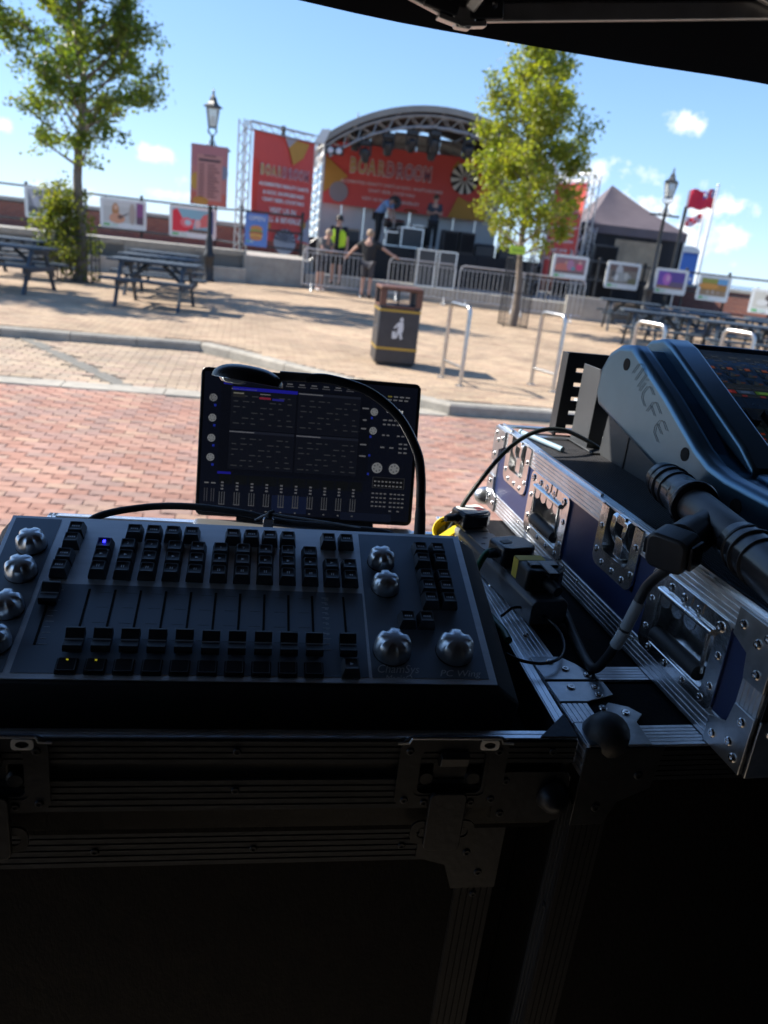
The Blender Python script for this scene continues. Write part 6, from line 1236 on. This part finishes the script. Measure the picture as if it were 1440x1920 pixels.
cable('thin black wire loop curling over the trunk edge beside the wing', [(.150, .800, 1.1085), (.168, .820, 1.112), (.190, .812, 1.114), (.208, .782, 1.114), (.212, .745, 1.113), (.203, .712, 1.112), (.182, .694, 1.112), (.160, .694, 1.112), (.143, .701, 1.114)], .0018, BLKG, 8)
cable('black green cable arching from the far case edge into the cable compartment', [(.060, 1.02, 1.085), (.085, 1.028, 1.105), (.098, 1.03, 1.127), (.119, 1.04, 1.175), (.163, 1.07, 1.236), (.206, 1.10, 1.2645), (.254, 1.13, 1.267), (.305, 1.16, 1.247), (.325, 1.17, 1.236)], .0034, mat('black green cable jacket', (.016, .022, .016), .4))
cable('short black mains lead leaving the labelled plug', [(.085, 1.045, 1.130), (.1, 1.042, 1.146), (.115, 1.043, 1.149), (.125, 1.05, 1.148)], .0030, BLKG)
e = empty('cable_tag', Matrix.Translation((.097, 1.035, 1.115)) @ Euler((R(35), R(-35), R(20))).to_matrix().to_4x4(), 'bright yellow folded tag on the cable at the far case corner', 'tag')
q = MB(); P = [(.022 * math.cos(R(t)), .022 * math.sin(R(t))) for t in range(20, 161, 20)]
q.ring([(x * 1, y) for x, y in P] + [(x, -.016) for x in (-.021, .021)], [(x * .9, y * .9) for x, y in P] + [(x, -.015) for x in (-.019, .019)], -.016, .016); q.build('tag', YEL, e, bev=.001)
MB().bb(-.019, .019, -.010, .0, -.0155, .0155).build('fold', YEL, e)
e = empty('tape_roll', Matrix.Translation((.098, 1.075, 1.106)), 'small grey cloth roll behind the yellow tag', 'tape roll')
MB().lathe([(.008, 0), (.020, .001), (.022, .004), (.022, .020), (.020, .023), (.008, .024)], 20, Matrix.Rotation(R(80), 4, 'X')).build('roll', mat('grey cloth', (.30, .30, .28), .85, 0, .15, 60), e, True)

# ================================================================== LIGHTING WING
sl_ = R(19.3); yw = R(10.5)
WO = Vector((.122, .611, 1.13)); eu = Vector((math.cos(yw), math.sin(yw), 0)); ev_ = Vector((-math.sin(yw) * math.cos(sl_), math.cos(yw) * math.cos(sl_), math.sin(sl_)))
WM_ = basis(WO, eu, ev_)                       # x along the panel (0 at its right edge), y up the slope, z out of the panel
wg = empty('lighting_wing', WM_, 'black and grey lighting control wing with keys, faders and silver knobs', 'lighting console')
PAN = mat('satin grey anodised panel', (.84, .87, .90), .60, 1.0, .06, 8, .02, 500, stretch=(1, 14, 1))
OVL = mat('dark blue black overlay', (.27, .315, .365), .58, .85, .06, 6, .01, 700)
WW, WD = .4715, .2077
zv = lambda v, dz: dz                                                         # helper for readability
# body: follows the panel, flares outwards and down to the foam
inv = WM_.inverted(); F0 = 1.0575
def bw(u, yl, z): return inv @ (Vector((WO.x, WO.y, 0)) + eu * u + Vector((-math.sin(yw), math.cos(yw), 0)) * yl + Vector((0, 0, z)))
yb = WD * math.cos(sl_); zb = 1.13 + WD * math.sin(sl_); T_ = [(-WW, 0, 1.1292), (0, 0, 1.1292), (0, yb, zb - .0008), (-WW, yb, zb - .0008)]
Mi = [(-WW - .012, -.004, 1.112), (.024, -.004, 1.112), (.022, yb + .004, zb - .016), (-WW - .012, yb + .004, zb - .016)]; Bo = [(-WW - .012, .010, F0), (.026, .010, F0), (.024, yb + .006, F0), (-WW - .012, yb + .006, F0)]
q = MB(); vs = [bw(*p_) for P in (T_, Mi, Bo) for p_ in P]; q.add(vs, [(0, 1, 2, 3), (8, 9, 10, 11)] + [(r_ * 4 + k, r_ * 4 + (k + 1) % 4, r_ * 4 + 4 + (k + 1) % 4, r_ * 4 + 4 + k) for r_ in (0, 1) for k in range(4)]); q.build('body', BLKM, wg, bev=.003)
MB().bb(-WW, 0, 0, WD, 0, .0012).build('face_panel', PAN, wg)
for P in ([(-.4715 + .004, .204), (-.4235, .204), (-.4285, .006), (-.4715 + .004, .006)], [(-.3985, .1115), (-.1175, .1115), (-.1195, .006), (-.4225, .006), (-.4215, .1115)], [(-.1145, .203), (-.007, .203), (-.007, .006), (-.1165, .006)]):
    MB().prism(P, .0012, .0016).build('printed_overlay', OVL, wg)
# keys
def keymesh():
    q = MB(); z0, z1, z2 = .0016, .0045, .0125
    def sq(h, z, c=0): return [(-h, -h, z), (h, -h, z), (h, h, z), (-h, h, z)]
    q.add(sq(.0083, z0) + sq(.0083, z1) + sq(.0064, z2), [(r_ * 4 + k, r_ * 4 + (k + 1) % 4, r_ * 4 + 4 + (k + 1) % 4, r_ * 4 + 4 + k) for r_ in (0, 1) for k in range(4)] + [(0, 3, 2, 1)])
    # dished top
    n = 4; pts = [(-.0064 + .0128 * i / n, -.0064 + .0128 * j / n, z2 - .0011 * (1 - ((2 * j / n - 1) ** 2)) * 1.0) for j in range(n + 1) for i in range(n + 1)]
    q.add(pts, [(j * 5 + i, j * 5 + i + 1, j * 5 + i + 6, j * 5 + i + 5) for j in range(n) for i in range(n)])
    return q.mesh('key', BLKG)
KEY = keymesh(); KEY.materials[0] = mat('smoked key plastic', (.045, .048, .054), .40, 0, .1, 60, spec=.7)
RIM = mat('clear cap edge with painted glint', (.22, .25, .28), .35, .6, 0, spec=.8)  # edge colour lightened to paint the sky caught by clear plastic
CAPM = MB().ring(rrect(.0122, .0122, .0015, 2), rrect(.0112, .0112, .0013, 2), .0123, .0129).mesh('cap_edge', RIM)
TRI = MB().add([(-.0013, .0016, .0122), (-.0013, -.0016, .0122), (.0018, 0, .0122)], [(0, 1, 2)]).mesh('legend', INK)
PAU = MB().add([(x + a, y, .0122) for x in (-.0012, .0007) for a, y in ((0, -.0016), (.0007, -.0016), (.0007, .0016), (0, .0016))], [(0, 1, 2, 3), (4, 5, 6, 7)]).mesh('legend', INK)
TXT = MB().add([(x + a, y, .0122) for x in (-.0036, -.0018, .0002, .0022) for a, y in ((0, -.0008), (.0013, -.0008), (.0013, .0010), (0, .0010))], [(4 * k, 4 * k + 1, 4 * k + 2, 4 * k + 3) for k in range(4)]).mesh('legend', INK)
BACK = MB().add([(.0018, .0014, .0122), (.0018, -.0014, .0122), (0, 0, .0122), (-.0002, .0014, .0122), (-.0002, -.0014, .0122), (-.002, 0, .0122)], [(0, 1, 2), (3, 4, 5)]).mesh('legend', INK)
def key(u, v, leg=None, txt=None):
    k = inst('key', KEY, wg, Matrix.Translation((u, v, 0)) @ Matrix.Rotation(R(rng.normal(0, .5)), 4, 'Z')); inst('cap_edge', CAPM, k)
    if leg: inst('legend', leg, k)
    if txt: text(txt, .0042, Matrix.Translation((0, 0, .0121)), INK, k, 'legend', 0)
    return k
for i in range(10):
    u = -.3735 + .02265 * i
    k = key(u, .1605, txt=str(i + 1)); key(u, .1440, TRI); key(u, .1272, PAU)
    if i == 0: MB().bb(-.0012, .0012, -.0006, .0022, .0121, .0132).build('blue_light', mat('lit blue indicator', (.01, .01, .5), .4, emit=((.02, .02, 1.0), 2.2)), k)
for u in (-.348, -.329, -.310, -.291, -.249, -.230, -.211, -.192, -.149, -.130): key(u, .183, TXT)
for u, v in ((-.4045, .183), (-.4055, .1665), (-.4075, .143), (-.4085, .1265)): key(u, v, TXT)
key(-.1478, .1438, TRI); key(-.1290, .1438, TRI); key(-.1478, .127, PAU); key(-.1290, .127, BACK)
for v in (.1755, .1582, .1338, .1175, .1000): key(-.0496, v, TXT); key(-.0305, v, TXT)
key(-.0765, .073, TXT); key(-.0580, .073, TXT)
BUT = MB(); BUT.prism(rrect(.0175, .0165, .0012, 2), .0016, .0034); BUT.prism(rrect(.0150, .0135, .001, 2, 0, .0005), .0034, .0052); BUT = BUT.mesh('flash_button', mat('dark smoked button', (.012, .013, .016), .3))
BEDGE = MB().ring(rrect(.0150, .0135, .001, 2, 0, .0005), rrect(.0140, .0125, .001, 2, 0, .0005), .0052, .0054).mesh('cap_edge', RIM)
for i in range(10):
    k = inst('flash_button', BUT, wg, Matrix.Translation((-.3790 + .0233 * i, .0125, 0))); inst('cap_edge', BEDGE, k)
    if i < 2: MB().bb(-.0009, .0009, .0044, .0056, .0052, .0058).build('yellow_light', mat('lit yellow indicator', (.4, .35, .02), .4, emit=((.75, .7, .05), .10)), k)
key(-.1362, .0125, TRI)
# faders: dark slot, stem and cap
SLOT = MB().bb(-.0011, .0011, -.034, .036, .0016, .0019).mesh('fader_slot', mat('black hole', (.002, .002, .002), .9))
fc = [(-.0110, .0035), (-.0110, .0075), (-.0088, .0100), (-.0030, .0082), (-.0008, .0078), (.0008, .0078), (.0030, .0090), (.0088, .0128), (.0110, .0120), (.0110, .0035)]
FCAP = MB().prism(fc, -.0078, .0078, Matrix(((0, 0, 1, 0), (1, 0, 0, 0), (0, 1, 0, 0), (0, 0, 0, 1)))).mesh('fader_cap', BLKP)
FLIN = MB().bb(-.0076, .0076, -.0007, .0007, .0078, .0082).mesh('index_line', mat('pale grey index', (.32, .34, .36), .4)); FST = MB().bb(-.001, .001, -.004, .004, .0016, .0036).mesh('fader_stem', CHROME)
for i in range(11):
    u = -.3775 + .02325 * i if i < 10 else -.1372
    inst('fader_slot', SLOT, wg, Matrix.Translation((u, .0695, 0)))
    v = .0385 + rng.normal(0, .0002); c = inst('fader_cap', FCAP, wg, Matrix.Translation((u, v, 0))); inst('index_line', FLIN, c); inst('fader_stem', FST, c)
inst('fader_slot', SLOT, wg, Matrix.Translation((-.4105, .0705, 0))); c = inst('fader_cap', FCAP, wg, Matrix.Translation((-.4098, .0930, 0))); inst('index_line', FLIN, c); inst('fader_stem', FST, c)
q = MB()
for i in range(11):
    for uu in (-.404, -.1555): q.bb(uu - .0035, uu + (.0015 if i % 2 else .0035), .1030 - i * .0066, .1036 - i * .0066, .00161, .0018)
q.build('scale_marks', INK, wg)
for i in range(11): text(str(100 - 10 * i), .0032, Matrix.Translation((-.1545, .1010 - i * .0064, .0017)), INK, wg, 'scale_figure', 0)
q = MB()
for i in range(9):
    for j in range(4): q.bb(-.372 + .02325 * i + .004, -.372 + .02325 * i + .0145, .1015 - j * .019, .1017 - j * .019, .00161, .0017)
q.build('scale_lines', mat('dim print', (.06, .068, .078), .6), wg)
# fluted silver knobs
def knob(u, v, r, h):
    k = MB().lathe([(r * .98, .0017), (r, .003), (r * .99, h * .40), (r * .97, h * .52), (r * .95, h * .66), (r * .90, h * .79), (r * .80, h * .90), (r * .60, h * .975), (r * .30, h * 1.01), (.0004, h * 1.02)], 96,
                   fr=lambda th, i: 1 - (0, 0, 0, .03, .12, .19, .22, .16, 0, 0)[i] * max(0, math.cos(5 * th)) ** .55).build('encoder_knob', mat('silver knob', (.66, .68, .70), .38, 1.0, .06, 60), wg, True, M=Matrix.Translation((u, v, 0)) @ Matrix.Rotation(rng.uniform(0, 1), 4, 'Z'))
    MB().lathe([(r * 1.02, .0016), (r * 1.03, .0022), (r * 1.0, .0030)], 40).build('knob_skirt', BLK, k, True)
for u, v in ((-.4425, .162), (-.4425, .1235), (-.4425, .077), (-.4425, .0365), (-.0940, .1580), (-.0932, .1205)): knob(u, v, .0142, .0185)
knob(-.0955, .0365, .0176, .0215); knob(-.0352, .0370, .0176, .0215)
LGO = mat('engraved grey lettering', (.75, .78, .80), .5)
text('ChamSys', .0135, Matrix.Translation((-.0925, .0155, .0019)), LGO, wg, 'maker_lettering', 0, shear=.35, sx=.8); text('MagicQ', .0095, Matrix.Translation((-.093, .0042 + .001, .0018)), LGO, wg, 'maker_lettering', 0, shear=.35, sx=.85); text('PC Wing', .0105, Matrix.Translation((-.0345, .0115, .0019)), LGO, wg, 'model_lettering', 0, shear=.35)
# ================================================================== LAPTOP
LPM = Matrix.Translation((-.113, 1.040, 1.1078)) @ Matrix.Rotation(R(10.0), 4, 'Z')
lp = empty('laptop', LPM, 'open laptop behind the wing, dark screen showing lighting software', 'laptop')
LW, LH = .317, .211
ALUL = mat('silver laptop shell', (.55, .56, .57), .35, .9, .05, 30)
MB().prism(rrect(LW, .222, .008, 4, 0, -.113), -.0165, -.003).build('base', ALUL, lp, bev=.0012)
MB().prism(rrect(.270, .100, .003, 2, 0, -.080), -.0031, -.0024).build('keyboard_well', BLK, lp)
kb = MB().bb(-.0075, .0075, -.007, .007, -.0024, -.0012).mesh('laptop_key', BLK)
for j in range(5):
    for i in range(14): inst('laptop_key', kb, lp, Matrix.Translation((-.124 + i * .0190, -.042 - j * .0185, 0)))
MB().tube([(-.10, .0, -.004), (.10, .0, -.004)], .005, 10).build('hinge', BLK, lp, True)
LD = Matrix.Translation((0, .002, .0)) @ Matrix.Rotation(R(76.2), 4, 'X')      # lid leans back 14 degrees; x right, y up the lid, z toward the viewer
ld = MB().prism(rrect(LW, LH, .009, 4, 0, LH / 2), -.006, 0).build('lid', BLKG, lp, M=LD, bev=.001)
SCN = mat('laptop screen', (1, 1, 1), .16, attr='Col', emit=((1, 1, 1), .10)); p = Pic(.00012)
sx, sy = LW / 1.0, LH
BKG = (.007, .009, .018); p.rect(-.1535, .006, .1535, LH - .006, BKG, 1)
X = lambda f: (f - .5) * LW; Y = lambda f: f * LH
p.rect(X(.09), Y(.30), X(.77), Y(.895), (.0065, .008, .014), 2); p.rect(X(.10), Y(.895), X(.14), Y(.918), (.02, .02, .35), 4); p.rect(X(.14), Y(.862), X(.43), Y(.884), (.02, .02, .42), 4)
for x0, x1, y0, y1 in ((.135, .425, .60, .862), (.435, .72, .60, .862), (.135, .425, .33, .575), (.435, .72, .33, .575)):
    p.rect(X(x0), Y(y0), X(x1), Y(y1), (.010, .012, .020), 3); p.rect(X(x0), Y(y1), X(x1), Y(y1 + .016), (.022, .026, .042), 3); p.rect(X(x0), Y(y1 + .004), X(x0 + .11), Y(y1 + .011), (.20, .20, .22), 4)
    for r_ in range(6):
        for c in range(7):
            if (r_ * 7 + c * 3) % 4: p.rect(X(x0 + .012 + c * .040), Y(y1 - .04 - r_ * .037), X(x0 + .012 + c * .040 + .012 + .008 * ((c + r_) % 3)), Y(y1 - .033 - r_ * .037), (.055, .058, .066), 4)
            p.rect(X(x0 + .006 + c * .040), Y(y1 - .052 - r_ * .037), X(x0 + .0064 + c * .040), Y(y1 - .018 - r_ * .037), (.022, .025, .032), 4)
p.rect(X(.142), Y(.815), X(.195), Y(.852), (.028, .028, .030), 5); p.rect(X(.145), Y(.838), X(.19), Y(.846), (.26, .25, .20), 6); p.rect(X(.26), Y(.812), X(.31), Y(.826), (.30, .03, .06), 5); p.rect(X(.262), Y(.842), X(.308), Y(.848), (.22, .22, .22), 5); p.rect(X(.318), Y(.808), X(.37), Y(.822), (.03, .03, .30), 5)
p.rect(X(.09), Y(.292), X(.15), Y(.308), (.02, .02, .34), 5)
for k in range(10): p.rect(X(.10 + .066 * k), Y(.225), X(.16 + .066 * k), Y(.29), (.0085, .010, .012), 4)
for k in range(6):
    p.rect(X(.38 + .055 * k), Y(.925), X(.405 + .055 * k), Y(.933), (.16, .16, .17), 5); p.rect(X(.375 + .055 * k), Y(.91), X(.41 + .055 * k), Y(.917), (.10, .10, .11), 5)
def dial(fx, fy, r): p.ell(X(fx), Y(fy), r, r, (.30, .31, .32), 0, 20); [p.ell(X(fx) + r * .6 * math.cos(R(60 * a + 20)), Y(fy) + r * .6 * math.sin(R(60 * a + 20)), r * .17, r * .17, (.10, .10, .11), 0, 8) for a in range(6)]
for fy in (.80, .665, .53, .40): dial(.057, fy, .0055); p.rect(X(.062), Y(fy - .058), X(.072), Y(fy - .042), (.02, .04, .38), 6)
dial(.785, .785, .0055); dial(.785, .655, .0055); dial(.815, .40, .0078); dial(.895, .40, .0078)
for fy in (.735, .605, .475, .345): p.rect(X(.772), Y(fy), X(.781), Y(fy + .016), (.02, .04, .38), 6)
for fx, fy, n_, w__ in ((.845, .895, 4, .02), (.845, .872, 4, .018), (.83, .73, 4, .018), (.83, .70, 5, .014), (.83, .625, 2, .013), (.90, .625, 3, .014), (.825, .54, 1, .02), (.868, .54, 1, .02), (.912, .57, 2, .016), (.912, .54, 2, .016), (.912, .51, 2, .016), (.73, .80, 1, .03), (.735, .72, 1, .018), (.73, .66, 1, .024), (.73, .55, 1, .03), (.73, .47, 1, .03)):
    for k in range(n_): p.rect(X(fx + k * (w__ + .008)), Y(fy), X(fx + k * (w__ + .008) + w__), Y(fy + .010), (.24, .20, .04) if (fx, fy, k) == (.845, .895, 0) else (.19, .19, .20), 6)
p.rect(X(.80), Y(.258), X(.952), Y(.335), (.05, .052, .056), 5); p.rect(X(.803), Y(.261), X(.949), Y(.332), (.008, .009, .013), 6)
for r_ in range(2):
    for c in range(8): p.rect(X(.808 + c * .0175), Y(.27 + r_ * .03), X(.818 + c * .0175), Y(.28 + r_ * .03), (.20, .20, .21), 7)
for r_ in range(5):
    for c in range(8):
        if r_ < 4 or c in (4, 6): p.rect(X(.80 + c * .019 + (.01 if c > 3 else 0)), Y(.215 - r_ * .030), X(.812 + c * .019 + (.01 if c > 3 else 0)), Y(.224 - r_ * .030), (.17, .17, .18), 6)
for k in range(10):
    x = .115 + k * .0665
    for j in range(3): p.rect(X(x - .006), Y(.228 - j * .022), X(x + .006), Y(.239 - j * .022), (.17, .17, .18), 6)
    for dx in (-.011, 0, .011): p.rect(X(x + dx - .0022), Y(.085), X(x + dx + .0022), Y(.17), (.085, .088, .095), 5)
    p.rect(X(x - .014), Y(.082), X(x + .014), Y(.087), (.13, .13, .14), 6); p.rect(X(x - .003), Y(.045), X(x + .005), Y(.052), (.2, .2, .2), 6)
for fx in (.045, .075): p.rect(X(fx - .01), Y(.222), X(fx + .01), Y(.231), (.2, .2, .2), 6); [p.rect(X(fx + d - .002), Y(.10), X(fx + d + .002), Y(.19), (.06, .06, .07), 5) for d in (-.007, .004)]
p.rect(X(.34), Y(.045), X(.50), Y(.165), (.010, .016, .045), 2); p.rect(X(.66), Y(.02), X(.90), Y(.075), (.010, .014, .030), 2)
p.done('screen', SCN, ld, Matrix.Translation((0, 0, .0002)))
text('ChamSys', .0080, Matrix.Translation((X(.88), Y(.80), .0016)), mat('screen white lettering', (.3, .3, .3), .4, emit=((.5, .5, .5), .4)), ld, 'screen_lettering', 0, shear=.35, sx=.85)
# ================================================================== GOOSENECK LAMP AND USB LEAD
gn = empty('gooseneck_lamp', Matrix.Translation((.045, .832, 1.17)), 'black gooseneck work lamp arching from the wing over the laptop screen', 'lamp')
O_ = Vector((.045, .832, 1.17))
pts = [(.0435, .825, 1.190), (.041, .830, 1.224), (.0375, .835, 1.255), (.029, .840, 1.284), (.0045, .850, 1.318), (-.033, .855, 1.342), (-.077, .855, 1.351), (-.104, .855, 1.3495)]
sp_ = spline(pts, 22); rr = [.0054 * (1 + .05 * (k % 2)) for k in range(len(sp_))]
MB().tube([Vector(p_) - O_ for p_ in sp_], rr, 12).build('flexible_neck', BLKG, gn, True)
MB().tube([Vector((.0450, .820, 1.160)) - O_, Vector((.0448, .8205, 1.178)) - O_, Vector((.0442, .823, 1.186)) - O_, Vector((.042, .828, 1.214)) - O_, Vector((.041, .830, 1.226)) - O_], [.0095, .0095, .0068, .0062, .0044], 16).build('base_socket', BLKM, gn, True)
MB().tube([Vector((-.098, .855, 1.3505)) - O_, Vector((-.134, .855, 1.3485)) - O_], [.0052, .0058], 14).build('neck_collar', BLK, gn, True)
HD = Matrix.Translation(Vector((-.170, .853, 1.3445)) - O_) @ Matrix.Rotation(R(4), 4, 'Y') @ Matrix.Rotation(R(-12), 4, 'X')
q = MB(); nu, nv = 28, 8; vs = []
for j in range(nv + 1):
    t = j / nv * math.pi / 2
    for i in range(nu):
        a = 2 * math.pi * i / nu; vs.append((.041 * math.cos(a) * math.cos(t) ** .75, .024 * math.sin(a) * math.cos(t) ** .75, -.006 + .018 * math.sin(t)))
q.add(vs, [(j * nu + i, j * nu + (i + 1) % nu, (j + 1) * nu + (i + 1) % nu, (j + 1) * nu + i) for j in range(nv) for i in range(nu)]); hd_ = q.build('lamp_hood', BLKG, gn, True, M=HD)
MB().prism([(.040 * math.cos(2 * math.pi * i / 28), .0232 * math.sin(2 * math.pi * i / 28)) for i in range(28)], -.0062, -.0052).build('hood_rim', CHROME, hd_)
MB().lathe([(.016, -.0066), (.013, -.010), (.006, -.0115), (.0005, -.0118)], 20, Matrix.Translation((-.016, 0, 0))).build('lens', mat('clear lens', (.55, .6, .62), .08, .6), hd_, True)
cable('thick black lead lying behind the wing in front of the laptop', [(-.345, .80, 1.145), (-.328, .803, 1.172), (-.288, .835, 1.178), (-.234, .845, 1.183), (-.17, .845, 1.183), (-.12, .843, 1.178), (-.074, .840, 1.180), (-.03, .836, 1.182), (.003, .832, 1.183), (.03, .83, 1.175)], .0042, BLKM)
cable('thin pale lead strung along the back of the wing', [(-.15, .833, 1.180), (-.134, .832, 1.190), (-.115, .834, 1.189), (-.074, .836, 1.187), (-.03, .834, 1.185), (.01, .83, 1.18)], .0012, mat('grey thin lead', (.35, .36, .38), .4), 8)
e = empty('usb_plug', Matrix.Translation((-.134, .832, 1.186)) @ Matrix.Rotation(R(10), 4, 'Z'), 'silver usb plug with dark boot behind the wing', 'plug')
MB().bb(-.006, .006, -.004, .004, -.014, -.001).build('metal_shell', CHROME, e, bev=.001); MB().tube([(0, 0, -.001), (.002, .002, .004), (.006, .004, .006)], [.0045, .004, .0028], 10).build('boot', BLKM, e, True)

# lettering becomes plain mesh objects
bpy.context.view_layer.update(); dg = bpy.context.evaluated_depsgraph_get(); cache = {}
for o in FONTS:
    c = o.data; k = (c.body, c.size, c.extrude, c.offset, c.shear, c.materials[0].name)
    if k not in cache: cache[k] = bpy.data.meshes.new_from_object(o.evaluated_get(dg))
    nm, pa, ml = o.name, o.parent, o.matrix_local.copy(); o.name = 'font_source'
    inst(nm, cache[k], pa, ml)
for o in FONTS: bpy.data.objects.remove(o)
